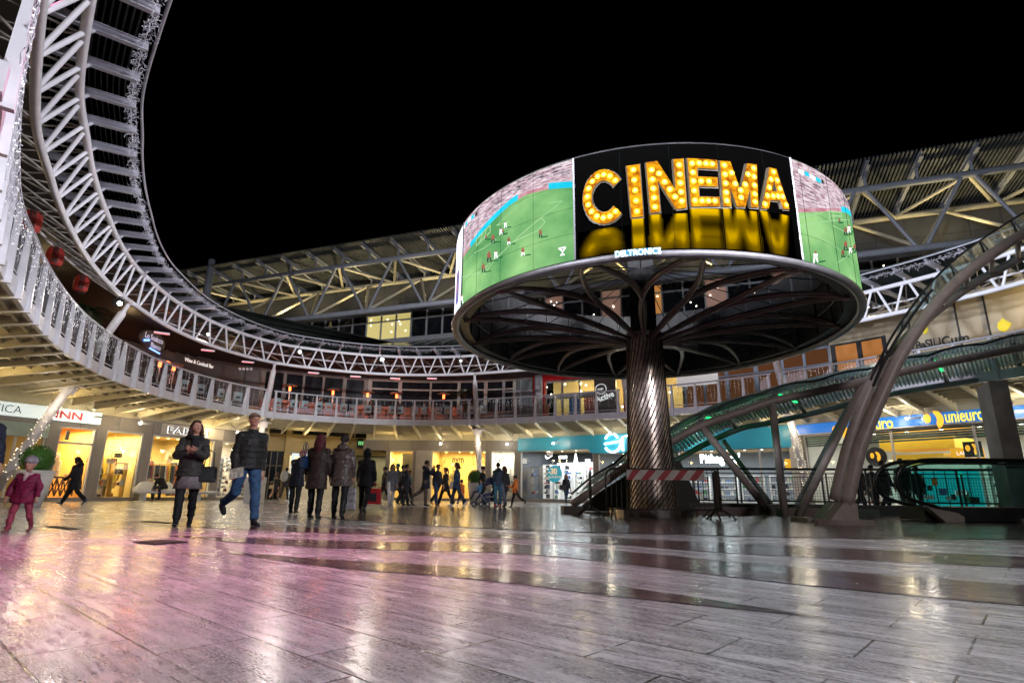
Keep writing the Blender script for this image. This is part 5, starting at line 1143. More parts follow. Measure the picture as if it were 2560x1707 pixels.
# railing
RF=frame((4.4,18.35),(15.2,16.95))
L=thing('railing','black steel railing with mesh panels along the escalator well','railing',RF(5,0,.3)); b=MB(); b.tube([RF(0,0,1.33),RF(RF.L,0,1.33)],.035,8); b.tube([RF(0,0,1.2),RF(RF.L,0,1.2)],.018,6); b.fbox(RF,0,RF.L,-.015,.015,.36,.41); b.build('rails',M_dark,L)
a=0
while a<RF.L:
    b=MB(); b.fbox(RF,a,a+.05,-.02,.02,.3,1.32); b.fbox(RF,a+.13,a+.17,-.02,.02,.3,1.2); b.build('post',M_dark,L); a+=1.25
b=MB(); a=.2
while a<RF.L: b.beam(RF(a,0,.42),RF(a,0,1.08),.008,.008,(1,0,0)); a+=.075
for k in range(8): z=.45+k*.085; b.beam(RF(0,0,z),RF(RF.L,0,z),.008,.008)
b.fbox(RF,0,RF.L,-.012,.012,1.08,1.1); b.build('wire_mesh',M_dark,L)
# escalator balustrade
hl=[(2412,1306),(2385,1292),(2345,1268),(2300,1255),(2265,1242),(2247,1222),(2241,1200),(2245,1180),(2260,1164),(2290,1153),(2325,1149),(2400,1149),(2500,1150),(2620,1152)]
L=thing('escalator','black escalator handrails with glass sides curling down at the landing','escalator',(9.5,13.6,0))
E1=resamp([pln(u,v,(0,13.7),(10,13.6)) for u,v in hl],40); dx=Vector((-.02,.75,0))
for P in(E1,[p+dx for p in E1]): b=MB(); b.tube(P,.045,8); b.build('handrail',mat('rubber_black',(.012,.012,.012),.3),L,True)
b=MB()
for P in(E1,[p+dx for p in E1]):
    q=[P[i]-Vector((0,0,0)) for i in range(6,41)]; b.quad(*q[::2],Vector((q[-1].x,q[-1].y,.35)))
b.build('glass_side',glass('teal_glass',(.62,.9,.87),.06),L)
b=MB(); q=[pln(u,v,(0,13.5),(10,13.4)) for u,v in((2318,1266),(2395,1282),(2412,1292),(2412,1306),(2366,1307))]; q[3].z=q[4].z=.01; nn=Vector((0,.18,0)); b.add(q+[p+nn for p in q],[(4,3,2,1,0),(5,6,7,8,9)]+[(i,(i+1)%5,5+(i+1)%5,5+i) for i in range(5)]); b.build('skirt_panel',mat('skirt',(.3,.26,.24),.4,noise_s=4),L)
b=MB(); b.tube([p-Vector((0,0,.09)) for p in E1[3:]],.02,5); b.box((11.2,14.1,.18),(3.4,.9,.3)); b.build('base',M_dark,L)
# ================================================================== BARRIERS
def barrier(P,Q,label,foot=True):
    P,Q=Vector((*P,0)),Vector((*Q,0)); L=thing('crowd_barrier',label,'crowd barrier',P.lerp(Q,.5),'crowd barriers by the ribbed column'); d=(Q-P).normalized(); n=Vector((-d.y,d.x,0)); ln=(Q-P).length; m=mat('barrier_steel',(.07,.06,.055),.45,.6,noise_s=8)
    z=Vector((0,0,1)); c=[P+z*.22]
    c=[P+d*.0+z*.2,P+z*.95,P+d*.04+z*1.04,P+d*.12+z*1.1,Q-d*.12+z*1.1,Q-d*.04+z*1.04,Q+z*.95,Q+z*.2]
    b=MB(); b.tube(c,.022,8); b.tube([P+z*.22,Q+z*.22],.018,6); b.build('frame',m,L,True)
    b=MB(); k=.12
    while k<ln-.05: b.tube([P+d*k+z*.22,P+d*k+z*1.1],.008,5,False); k+=.115
    b.build('bars',m,L)
    for e in(P+d*.15,Q-d*.15):
        b=MB(); b.tube([e+n*.33,e+n*.2+z*.13,e+n*.05+z*.2,e-n*.05+z*.2,e-n*.2+z*.13,e-n*.33],.02,6); b.build('foot',m,L,True)
    return L
barrier((2.15,13.3),(4.72,13.3),'dark steel barrier across the ribbed column with a striped board')
barrier((4.78,13.5),(5.25,15.2),'dark steel barrier turned away at the right of the striped board')
barrier((1.93,14.2),(2.2,16.4),'dark steel barrier seen end on left of the ribbed column')
L=thing('striped_board','red and white striped warning board hung on the barrier','warning board',(3.5,13.2,.9))
BF=frame((2.62,13.24),(4.37,13.22)); b=MB(); b.fbox(BF,0,BF.L,-.02,.0,.86,1.08); b.build('board',mat('board_white',(.62,.55,.52),.5,noise_s=8),L)
b=MB(); k=-.05
while k<BF.L-.02:
    q=[(k,.86),(k+.17,.86),(k+.36,1.08),(k+.19,1.08)]; q=[(min(max(x,0),BF.L),z) for x,z in q]; b.quad(*[BF(x,.004,z) for x,z in q]); k+=.36
b.build('red_stripe',mat('stripe_red',(.42,.02,.03),.5,noise_s=10),L)
# ================================================================== TERRACE FURNITURE
TZ=4.62
M_seat=mat('pale_plastic',(.62,.68,.72),.35,noise_s=5); M_red_t=mat('table_top',(.7,.4,.25),.4)
def chair_proto():
    L=thing('terrace_chair','','chair',(0,0,0)); b=MB(); b.hexa([Vector(p) for p in((-.2,-.2,.43),(.2,-.2,.43),(.21,.2,.43),(-.21,.2,.43),(-.2,-.2,.46),(.2,-.2,.46),(.21,.2,.46),(-.21,.2,.46))]); b.build('seat',M_seat,L)
    b=MB()
    for i in range(8):
        t0,t1=-1+2*i/8,-1+2*(i+1)/8; f=lambda t,z:Vector((.22*t,.2+.06*(z-.46)/.4-.09*t*t,z)); 
        for z0,z1 in(((.46,.54),(.66,.86)) if abs((t0+t1)/2)<.6 else((.46,.86),)): q=[f(t0,z0),f(t1,z0),f(t1,z1),f(t0,z1)]; b.hexa(q+[p+Vector((0,.02,0)) for p in q])
    b.build('backrest',M_seat,L)
    for x in(-.18,.18):
        for y in(-.18,.18): b=MB(); b.tube([(x,y,.43),(x*1.15,y*1.15,0)],.014,6); b.build('leg',mat('chair_leg',(.4,.4,.42),.3,.8),L)
    return L
def table_proto():
    L=thing('terrace_table','','table',(0,0,0)); b=MB(); b.lathe([(0,.70),(.36,.70),(.37,.715),(.36,.73),(0,.73)],(0,0,0),20); b.build('table_top',M_red_t,L); b=MB(); b.tube([(0,0,.02),(0,0,.7)],.03,8); b.lathe([(.22,0),(.22,.02),(0,.03)],(0,0,0),16); b.build('pedestal',M_dark,L); return L
M_glow=mat('heater_glow',(1,.2,.05),.4,emit=5,ec=(1,.13,.03)); M_dome=mat('heater_dome',(.35,.33,.32),.35,.8)
def heater_proto():
    L=thing('patio_heater','','patio heater',(0,0,0)); b=MB(); b.lathe([(.22,0),(.22,.3),(.1,.42),(0,.42)],(0,0,0),16); b.build('base',M_dark,L)
    b=MB(); b.tube([(0,0,.4),(0,0,1.75)],.03,8); b.build('pole',M_dome,L); b=MB(); b.tube([(0,0,1.72),(0,0,1.95)],.075,12); b.build('burner',M_glow,L)
    b=MB(); b.lathe([(.0,2.16),(.14,2.13),(.42,2.02),(.43,2.0),(.12,2.08),(0,2.1)],(0,0,0),24); b.build('dome',M_dome,L,True); return L
def put(proto,first,loc,rz,label,group,name=None):
    o=proto if first else copytree(proto)
    o.location=loc; o.rotation_euler=(0,0,rz); o['label']=label; o['group']=group; return o
cp,tp,hp=chair_proto(),table_proto(),heater_proto()
# heaters by survey
HT=[(430,935,'under the black bar awning','left'),(730,962,'just right of the raking column'),(836,963,'second along the red lit tables'),(921,967,'in the middle of the red lit tables'),(994,968,'fourth along the red lit tables'),(1115,972,'at the right end of the red lit tables'),(404,890,'behind the oval bar sign')]
for i,h in enumerate(HT):
    u,v=h[0],h[1]-18; o=2.6; r=ray(u,v)
    s=min((k*LT/300 for k in range(300)),key=lambda s:abs(cur(s,o).x*r.y-cur(s,o).y*r.x)+(100 if cur(s,o).y<5 else 0)); p=cur(s,o,TZ)
    put(hp,i==0,p,0,'mushroom patio heater glowing red '+h[2],'patio heaters on the terrace'); lamp('POINT',p+Vector((0,0,1.62)),60,(1,.2,.07),.1)
rnd=random.Random(11)
ORD=['first','second','third','fourth','fifth','sixth','seventh','eighth','ninth','tenth','eleventh','twelfth','thirteenth','fourteenth','fifteenth','sixteenth','seventeenth','eighteenth']
tb=[sB+1.+1.35*k for k in range(9)]
for k,s in enumerate(tb): put(tp,k==0,cur(s,1.15+.35*(k%2),TZ),0,'round terrace table lit orange, %s from the raking column'%ORD[k],'tables on the heated terrace')
k=0
for s in tb:
    for dx,do in((-.45,.55),(.35,.5)):
        p=cur(s+dx,do,TZ); n=cur(s,1)-cur(s); put(cp,k==0,p,math.atan2(n.y,n.x)-PI/2+rnd.uniform(-.5,.5)+PI,'pale plastic terrace chair with its back to the rail, %s from the raking column'%ORD[k],'chairs on the heated terrace'); k+=1
for j,s in enumerate([sA+3.4,sA+4.5,sA+5.9,sA+7.0,sA+8.2,sA+9.3]):
    p=cur(s,.6,TZ); n=cur(s,1)-cur(s); put(cp,False,p,math.atan2(n.y,n.x)+PI/2+rnd.uniform(-.5,.5),'pale terrace chair behind the glass below the cocktail bar awning, %s from the left'%ORD[j],'chairs in front of the cocktail bar')
for j,s in enumerate([sE+1.2,sE+2.3,sE+3.6]):
    p=cur(s,.7,TZ); n=cur(s,1)-cur(s); put(cp,False,p,math.atan2(n.y,n.x)+PI/2+.4*j,'pale chair behind the hanging lights above the escalator canopy, %s from the left'%ORD[j],'chairs above the escalator')
b=MB(); rbox(b,sB+.6,sC-1.3,3.4,3.5,TZ,TZ+1.25); tag(b.build('terrace_screen',mat('terrace_screen',(.22,.16,.15),.5,noise_s=1)),'low brown wind screen behind the heated tables','screen')
# potted palms
def palm(p,h,label,seed):
    L=thing('palm',label,'palm',p); b=MB(); b.tube([p,p+Vector((.03,0,h*.5)),p+Vector((0,0,h))],[.14,.11,.09],8); b.build('trunk',mat('palm_trunk',(.12,.07,.04),.8,noise_s=14),L,True); rnd=random.Random(seed); b=MB(); c=p+Vector((0,0,h))
    for k in range(22):
        a=rnd.uniform(0,2*PI); e=rnd.uniform(-.2,1.2); d=Vector((math.cos(a),math.sin(a),0)); ln=rnd.uniform(.7,1.05)
        q=[c+d*ln*t*math.cos(e*(1-t*.4))+Vector((0,0,ln*(math.sin(e)*t-.75*t*t))) for t in [i/7 for i in range(8)]]
        for i,(x,y) in enumerate(zip(q,q[1:])):
            t=(y-x).normalized(); sd=t.cross(Vector((0,0,1))); sd=sd.normalized() if sd.length>.01 else Vector((1,0,0))
            for sg in(-1,1):
                for f in (0,.33,.66): m=x.lerp(y,f); tip=m+sd*sg*.22*(1-i/9)+t*.12-Vector((0,0,.08)); b.quad(m,m+t*.03,tip)
    b.build('crown',mat('palm_leaf',(.02,.05,.02),.55,noise_s=6),L)
r=atz(300,830,6.2); s_=CL[nearest(-14.9,22.5)]
palm(cur(sA+1.1,1.9,TZ),2.6,'dark potted palm beside the first raking column on the balcony',1); palm(cur(sC-1.1,1.7,TZ),1.9,'dark potted palm at the right end of the red heated terrace',2)
# red paper lanterns
M_lan=mat('lantern_red',(.30,.02,.016),.6,noise_s=4,emit=.03,ec=(1,.08,.04)); 
for k,(u,v,sz) in enumerate(((78,556,.24),(137,643,.235),(203,710,.23))):
    c=atz(u,v,7.35); L=thing('paper_lantern','red paper lantern with black characters, '+['topmost of the three','middle of the three','lowest of the three'][k],'lantern',c,'red lanterns under the ring canopy'); b=MB(); b.lathe([(0,-.3),(sz*.62,-.29),(sz*.9,-.2),(sz,0),(sz*.9,.2),(sz*.62,.29),(0,.3)],c,24); b.build('paper_body',M_lan,L,True)
    b=MB(); b.lathe([(.1,-.33),(.17,-.29)],c,12); b.lathe([(.17,.29),(.1,.33)],c,12); b.tube([c+Vector((0,0,.3)),c+Vector((0,0,1.2))],.008,4); b.build('cap_and_cord',M_dark,L)
    d=Vector((-c.x,-c.y,0)).normalized(); rx=Vector((-d.y,d.x,0)); b=MB()
    for j,chh in enumerate('鉄板焼'):
        vs,fs=textmesh(chh,.19,lambda x,y,o: c+d*(sz*math.cos(min(1.2,abs(x-.095)/sz))*.99+.012+o)+rx*(x-.095)+Vector((0,0,.1-.17*j+y)),off=.01,depth=.01); b.add(vs,fs)
    b.build('lettering',mat('ink',(.01,.01,.01),.6),L)
# flood lamps and infrared bars on the truss
M_lens=mat('flood_lens',(1,1,1),.2,emit=16,ec=(1,.95,.85))
def flood(p,label,aim,e,c,sz=.16,on=True):
    L=thing('flood_lamp',label,'flood lamp',p,'flood lamps on the ring truss'); d=(Vector(aim)-p).normalized(); b=MB(); b.box(p-d*.06,(.3,.16,.24)); b.tube([p-d*.06,p-d*.06+Vector((0,0,.35))],.02,6); b.build('housing',M_dark,L)
    b=MB(); b.ball(p+d*.06,(sz*.5,sz*.5,sz*.5),10,6); b.build('lens',M_lens,L)
    lamp('SPOT',p+d*.2,e,c,.12,aim,125,.6,L)
flood(atz(298,757,7.05),'bright flood lamp at the first raking column beside the palm',(-4,14,0),260,(1,.9,.8))
flood(atz(749,879,7.9),'bright flood lamp on the truss right of the second raking column',(-1,16,0),300,(1,.9,.8))
flood(atz(955,898,7.9),'brightest flood lamp in the middle of the truss',(0,12,0),200,(1,.93,.82),.2)
flood(atz(1152,901,7.8),'small flood lamp on the truss near the third raking column',(1,14,0),150,(1,.93,.85),.1)
flood(atz(519,835,7.9),'small flood lamp inside the truss above the bar awning',(-3,14,0),150,(1,.85,.7),.1)
flood(atz(2168,767,7.9),'flood lamp on the truss at the right edge of the round sign',(4,10,0),260,(1,.93,.85),.14)
for k,(u,v) in enumerate(((405,833),(520,876),(620,905),(784,932),(889,941),(988,946),(1080,946))):
    p=atz(u,v,7.1); n=Vector((p.y,-p.x,0)).normalized(); L=thing('infrared_heater','slim pinkish infrared heater bar under the truss, %s from the left'%ORD[k],'heater',p,'infrared heaters under the ring truss'); b=MB(); b.beam(p-n*.3,p+n*.3,.14,.07); b.build('housing',M_white,L); b=MB(); b.beam(p-n*.26-Vector((0,.08,.03)),p+n*.26-Vector((0,.08,.03)),.03,.05); b.build('element',mat('ir_red',(.5,.1,.1),.4,emit=.8,ec=(1,.25,.3)),L)
# string of stage lights on a thin mast
p=cur(sB-1.,1.,TZ); L=thing('light_mast','thin black mast with small spotlights beside the second raking column','light mast',p); b=MB(); b.tube([p,p+Vector((0,0,2.4))],.025,6); b.tube([p+Vector((-.35,0,2.35)),p+Vector((.35,0,2.35))],.02,5); b.build('mast',M_dark,L)
for dx in(-.3,-.1,.1,.3): b=MB(); b.ball(p+Vector((dx,-.05,2.28)),.08,8,6); b.build('spotlight',M_white,L)
# bracket spots below the balcony
BR=[(FA,200,1040,'over the optician sign'),(FA,322,1058,'between the handbag window and the clothes shop sign'),(FA,566,1081,'right of the clothes shop sign'),(FC,1113,1109,'above the boutique window'),(FD,1294,1110,'at the left end of the turquoise fascia'),(FD,1408,1108,'in the middle of the turquoise fascia'),(FD,1737,1079,'above the slanting strut'),(FE,2300,1046,'on the blue fascia'),(FE,2545,1030,'at the right end of the blue fascia')]
for F,u,v,lb in BR:
    a,z=F.pick(u,v); k=.97; p=F(a,-1.0,z-.02); p.z=CH+(z-CH)*(p.y/F(a,0,0).y); L=thing('bracket_spot','small bracket spotlight '+lb,'spotlight',p,'bracket spotlights under the balcony')
    b=MB(); b.tube([p+F.n*.7+Vector((0,0,.45)),p+Vector((0,0,.06))],.018,6); b.beam(p-F.d*.05,p+F.d*.38,.09,.07); b.build('arm_and_housing',M_greyp,L); b=MB(); b.ball(p-F.d*.1,(.07,.07,.05),8,6); b.build('lens',mat('bracket_lens',(1,1,1),.2,emit=30,ec=(1,.93,.75)),L)
    lamp('POINT',p+Vector((0,0,.14))-F.n*.1-F.d*.12,22,(1,.80,.48) if F is FA or F is FC else (1,.92,.75),.06,parent=L)
# ================================================================== PLAZA FURNITURE
def planter(p,r,h,br,label,seed,gap=0):
    L=thing('planter',label,'planter',p); b=MB(); b.lathe([(0,0),(r*.62,0),(r,h),(r*.9,h),(r*.88,h-.05),(0,h-.05)],p,28); b.build('pot',mat('planter_white',(.5,.47,.42),.5,noise_s=3),L,True)
    rnd=random.Random(seed); b=MB(); c=p+Vector((0,0,h+br*.75)); b.ball(c,br*.86,14,10)
    for k in range(3800):
        d=Vector((rnd.gauss(0,1),rnd.gauss(0,1),rnd.gauss(0,1))).normalized(); q=c+d*br*rnd.uniform(.84,1.05)*(1+.12*noise.noise(d*3+Vector((seed,0,0)))); u=d.orthogonal().normalized(); u.rotate(Matrix.Rotation(rnd.uniform(0,6.3),3,d)); w_=(d+u.cross(d)*rnd.uniform(-1,1)).normalized(); s=br*.06; b.quad(q-u*s*.5,q+w_*s,q+u*s*.5,q-w_*s*.4)
    b.build('boxwood_ball',mat('boxwood',(.05,.15,.015),.6,noise_s=16,noise_a=.5),L)
p=atz(66,1272); planter(Vector((p.x*1.12,p.y*1.12,0)),.52,1.05,.42,'pale tapered planter with a clipped green ball behind the toddler',1)
p=atz(1187,1258); planter(Vector((p.x,p.y,0)),.40,1.0,.36,'white tapered planter with a clipped green ball behind the stroller',2)
# bench
_p=[pln(u,1200,FA(0,-1.5,0),FA(5,-1.5,0)) for u in(346,548)]; BN_=frame(tuple(_p[0][:2]),tuple(_p[1][:2]))
M_bench=mat('bench_white',(.55,.55,.57),.3,noise_s=2)
L=thing('bench','white sculpted bench under the clothes shop window with a seated man','bench',BN_(1.7,0,0)); Lb=BN_.L*.97
b=MB()
for i in range(24):
    t0,t1=i/24,(i+1)/24
    def hb(t): return .42+(.42 if t<.42 else .42*max(0,1-(t-.42)/.25)**1.6)*min(1,(t+.02)*9)
    def pr_(t): x=Lb*t; return [BN_(x,-.3,.34),BN_(x,.22,.34),BN_(x,.34,hb(t)+.02),BN_(x,.27,hb(t)+.02),BN_(x,.15,.46),BN_(x,-.32,.43)]
    A,B=pr_(t0),pr_(t1); o=len(b.v); b.add(A+B,[(j,(j+1)%6,6+(j+1)%6,6+j) for j in range(6)]+([(5,4,3,2,1,0)] if i==0 else [])+([(6,7,8,9,10,11)] if i==23 else []))
b.build('seat_shell',M_bench,L,True)
for t in(.08,.76): b=MB(); c=BN_(Lb*t,0,0); b.box(c+Vector((0,0,.18)),(.14,.3,.34),math.atan2(BN_.d.y,BN_.d.x)); b.lathe([(.34,0),(.3,.02),(0,.03)],c,18); b.build('pedestal',M_bench,L)
# white display pedestal
p=atz(634,1256); L=thing('display_pedestal','plain white pedestal with small items on top right of the man in the cap','pedestal',p); b=MB(); b.box(p+Vector((0,0,.55)),(.72,.6,1.1),.15); b.build('body',mat('pedestal_white',(.6,.58,.56),.4,noise_s=2),L); b=MB(); b.box(p+Vector((.1,0,1.14)),(.3,.25,.07),.4); b.box(p+Vector((-.15,0,1.16)),(.16,.2,.12),.1); b.build('small_goods',M_dark,L)
# stroller
p=atz(1212,1266); L=thing('stroller','dark blue stroller with a hood and four double wheels facing left','stroller',p); M_al=mat('stroller_alu',(.5,.5,.52),.35,.8); M_nv=mat('navy_cloth',(.012,.02,.06),.7,noise_s=10)
P=lambda x,y,z: p+Vector((x,y,z))
for x in(-.42,-.14,.12,.46):
    for y in(-.24,.24):
        b=MB(); b.tube([P(x,y-.02,.1),P(x,y+.02,.1)],.1,16); w_=b.build('wheel',mat('rubber_black'),L); b=MB(); b.tube([P(x,y-.025,.1),P(x,y+.025,.1)],.055,10); b.build('hub',M_al,w_)
b=MB()
for y in(-.24,.24): b.tube([P(-.42,y,.12),P(-.1,y,.45),P(.35,y,.85),P(.6,y,1.02)],.014,6); b.tube([P(.12,y,.12),P(-.2,y,.5)],.012,6); b.tube([P(.46,y,.12),P(.3,y,.5),P(.12,y,.62)],.012,6)
b.tube([P(.6,-.24,1.02),P(.6,.24,1.02)],.016,6); b.build('frame',M_al,L,True)
b=MB(); b.hexa([P(-.25,-.22,.35),P(.3,-.22,.42),P(.3,.22,.42),P(-.25,.22,.35),P(-.25,-.22,.45),P(.25,-.22,.55),P(.25,.22,.55),P(-.25,.22,.45)]); b.hexa([P(.2,-.22,.4),P(.32,-.22,.4),P(.32,.22,.4),P(.2,.22,.4),P(.42,-.22,.95),P(.5,-.22,.95),P(.5,.22,.95),P(.42,.22,.95)]); b.build('seat',M_nv,L)
b=MB(); b.lathe([(.0,.3),(.16,.26),(.27,.14),(.3,0)],P(.25,0,.85),14,1,.85); b.build('hood',M_nv,L,True)
b=MB(); b.box(P(.12,0,.28),(.5,.36,.16)); b.build('basket',M_nv,L)
# ================================================================== PEOPLE
def fuse(b,vox,name,m,parent,extra=None,it=3,fac=.5):
    me=bpy.data.meshes.new(name); me.from_pydata(b.v,[],b.f); o=bpy.data.objects.new(name,me); col.objects.link(o)
    r=o.modifiers.new('r','REMESH'); r.mode='VOXEL'; r.voxel_size=vox
    s=o.modifiers.new('s','SMOOTH'); s.factor=fac; s.iterations=it
    dg=bpy.context.evaluated_depsgraph_get(); dg.update(); nm=bpy.data.meshes.new_from_object(o.evaluated_get(dg)); bpy.data.objects.remove(o); bpy.data.meshes.remove(me)
    if extra:
        v=[x.co.copy() for x in nm.vertices]; f=[list(p.vertices) for p in nm.polygons]; k=len(v); v+=extra.v; f+=[[i+k for i in q] for q in extra.f]; n2=bpy.data.meshes.new(name); n2.from_pydata(v,[],f); bpy.data.meshes.remove(nm); nm=n2
    if name in('coat','trousers','hair','hood','scarf'):
        n_=len(nm.vertices); co=[0.]*(3*n_); nm.vertices.foreach_get('co',co); no=[v.normal.copy() for v in nm.vertices]; of=Vector((sum(map(ord,parent.name))%97,0,0)); A=.011 if name!='hair' else .006
        for i in range(n_):
            p=Vector(co[3*i:3*i+3]); q=Vector((p.x*9,p.y*9,p.z*(13 if name!='hair' else 3))); d=A*noise.noise(q+of)+A*.55*noise.noise(q*2.3+of)
            if name=='trousers': d+=.006*math.sin(p.z*48+3*noise.noise(p*5+of))*max(0,1-p.z*1.6)
            p+=no[i]*d; co[3*i],co[3*i+1],co[3*i+2]=p
        nm.vertices.foreach_set('co',co)
    nm.name=name; nm.materials.clear(); nm.materials.append(m); nm.polygons.foreach_set('use_smooth',[True]*len(nm.polygons)); nm.update()
    o=bpy.data.objects.new(name,nm); col.objects.link(o); o.parent=parent; return o
def cl(c,r=.7,s=14): return mat('fabric_%s_%g'%('_'.join('%03d'%int(x*999) for x in c),r),c,r,noise_s=s,noise_a=.35,bump=.5,spec=.25)
SK=mat('skin',(.42,.22,.15),.5,noise_s=9,noise_a=.08); LIP=mat('lips',(.35,.08,.07),.4); EYE=mat('eye_dark',(.02,.015,.01),.2); 
def person(label,x,y,h,rz,legs=((15,5),(-15,20)),arms=((-12,6,15,0),(12,6,15,0)),lean=0,coat=((.03,.03,.035),.78,1.,0),pants=(.02,.02,.025),shoes=(.02,.02,.02),hair=('short',(.02,.014,.01)),scarf=None,hy=0,hp=0,skirt=None,vox=.02,group=None,hs=1.,z0=0.,fit=1.,boots=False,hood=False,cs=.6,coll=True,sole=None,fac=True,cat='person'):
    s=h/(1.7+(hs-1)*.2); L=thing('person',label,cat,(x,y,z0),group,rz); V=Vector
    rx=lambda a:V((0,-math.sin(R(a)),-math.cos(R(a))))
    hipz=.93; J={}
    for k,sg in((0,-1),(1,1)):
        a,kn=legs[k][:2]; ab=legs[k][2] if len(legs[k])>2 else 2
        hip=V((.095*sg,0,0)); lat=V((math.sin(R(ab))*sg,0,0)); kne=hip+(rx(a)+lat).normalized()*.43; ank=kne+(rx(a-kn)+lat*.5).normalized()*.41; J['h',k],J['k',k],J['a',k]=hip,kne,ank
    mz=min(J['a',0].z-.02*(legs[0][1]>40),J['a',1].z); pel=V((0,0,.085-mz))
    for q in list(J): J[q]=J[q]+pel
    T=Matrix.Rotation(R(lean),3,'X')   # lean forward (toward -y)
    up=lambda zz,yy=0.,xx=0.: pel+T@V((xx,yy,zz))
    sh=[up(.43,0,-.165*fit),up(.43,0,.165*fit)]; neck=up(.54); HM=Matrix.Rotation(R(lean),3,'X')@Matrix.Rotation(R(hy),3,'Z')@Matrix.Rotation(R(hp),3,'X'); hc=up(.58)+HM@V((0,-.02,.10*hs)) 
    H=lambda a,b_,c: hc+HM@(V((a,b_,c))*hs)
    W=[];E=[]
    for k,sg in((0,-1),(1,1)):
        sw,ab,el,iw=arms[k]; d1=T@(rx(sw)*math.cos(R(ab))+V((math.sin(R(ab))*sg,0,0))); e=sh[k]+d1.normalized()*.29; d2=T@(rx(sw+el)*math.cos(R(iw))+V((-math.sin(R(iw))*sg,0,0))); w_=e+d2.normalized()*.25; E.append(e);W.append(w_)
    S=lambda b: [setattr(b,'v',[p*s for p in b.v])]
    # body
    b=MB(); b.tube([up(-.02),up(.1),up(.25),up(.42),up(.5)],[(.15,.10),(.14,.095),(.15,.1),(.17,.1),(.1,.07)],12); b.tube([up(.46),hc],[.055,.052],10)
    b.ball(H(0,0,.01),(.074*hs,.092*hs,.108*hs),16,12); b.ball(H(0,-.03,-.055),(.05*hs,.055*hs,.055*hs),12,8); b.ball(H(0,-.093,-.008),(.013*hs,.02*hs,.024*hs),8,6); b.ball(H(0,-.078,.032),(.045*hs,.016*hs,.012*hs),8,6); b.ball(H(0,-.08,-.045),(.022*hs,.012*hs,.01*hs),8,6)
    for sg in(-1,1): b.ball(H(.076*sg,.01,.0),(.012*hs,.02*hs,.03*hs),8,6)
    ex=MB()
    for k,sg in((0,-1),(1,1)):
        b.tube([sh[k],sh[k].lerp(E[k],.5),E[k],W[k]],[.055,.045,.038,.026],10); b.tube([J['h',k],J['k',k],J['k',k].lerp(J['a',k],.35),J['a',k]],[.08,.052,.055,.036],10)
        d=(W[k]-E[k]).normalized(); pm=W[k]+d*.05; sd=d.cross(V((0,1,0.2))); sd=sd.normalized() if sd.length>.1 else V((1,0,0)); nn=sd.cross(d)
        b.tube([W[k]-d*.01,W[k]+d*.03,W[k]+d*.085],[(.024,.02),(.036,.018),(.036,.016)],10)
        for j,ln in enumerate((.062,.072,.067,.052)):
            o=W[k]+d*.075+sd*(-.027+.018*j); ex.tube([o,o+d*ln*.45+nn*.006*sg,o+d*ln*.8+nn*.02,o+d*ln+nn*.034],[.009,.0088,.008,.006],6)
        o=W[k]+d*.02-sd*.028; ex.tube([o,o-sd*.022+d*.022+nn*.01,o-sd*.026+d*.055+nn*.02],[.011,.0095,.007],6)
    S(b);S(ex); body=fuse(b,min(vox,.016)*.8,'body',SK,L,ex,2)
    if fac:
        b=MB()
        for sg in(-1,1): b.ball(H(.031*sg,-.081,.018),(.013*hs,.008*hs,.007*hs),8,6)
        S(b); b.build('eyes',EYE,None); o=bpy.context.scene.objects[-1] if False else col.objects[-1]; o.parent=body
        b=MB(); b.ball(H(0,-.089,-.046),(.022*hs,.008*hs,.0065*hs),8,6); S(b); b.build('lips',LIP,None); col.objects[-1].parent=body
    # trousers
    b=MB(); b.tube([up(-.06),up(.02),up(.12)],[(.13,.11),(.165*fit,.12),(.15*fit,.11)],12)
    wd=1.0 if not boots else .95
    for k in(0,1): b.tube([J['h',k]+V((0,0,.03)),J['h',k].lerp(J['k',k],.5),J['k',k],J['k',k].lerp(J['a',k],.5),J['a',k]+V((0,0,.015))],[.105*wd,.092*wd,.074*wd,.068*wd,.062*wd],12)
    S(b); fuse(b,vox,'trousers',cl(pants),L)
    for k in(0,1):
        a,kn=legs[k][:2]; pt=(a-kn); pt=max(-55,min(30,pt)); FM=Matrix.Rotation(R(-pt*.75),3,'X') if abs(pt)>12 and not (legs[k][1]>60 and a>60) else Matrix.Identity(3); A=J['a',k]; b=MB()
        q=lambda x_,y_,z_:A+FM@V((x_,y_,z_)); b.tube([q(0,.055,-.045),q(0,0,-.04),q(0,-.08,-.05),q(0,-.16,-.062),q(0,-.185,-.065)],[(.03,.03),(.042,.045),(.046,.036),(.042,.024),(.02,.014)],10)
        b.tube([q(0,0,-.04),q(0,.0,.05 if not boots else .26)],[(.045,.05),.05 if not boots else .058],10)
        if boots: b.tube([q(0,.05,-.04),q(0,.052,-.085)],.02,8)
        S(b); so=fuse(b,vox*.8,'boot' if boots else 'shoe',cl(shoes,.45),L)
        if sole: c=MB(); c.tube([q(0,.06,-.078),q(0,-.06,-.08),q(0,-.17,-.082)],[(.034,.012),(.044,.012),(.03,.01)],8); S(c); c.build('sole',cl(sole),None); col.objects[-1].parent=so
    # coat
    cc,hem,ft,pf=coat; b=MB(); n=26; zb=hem-.93; P=[];Rr=[]
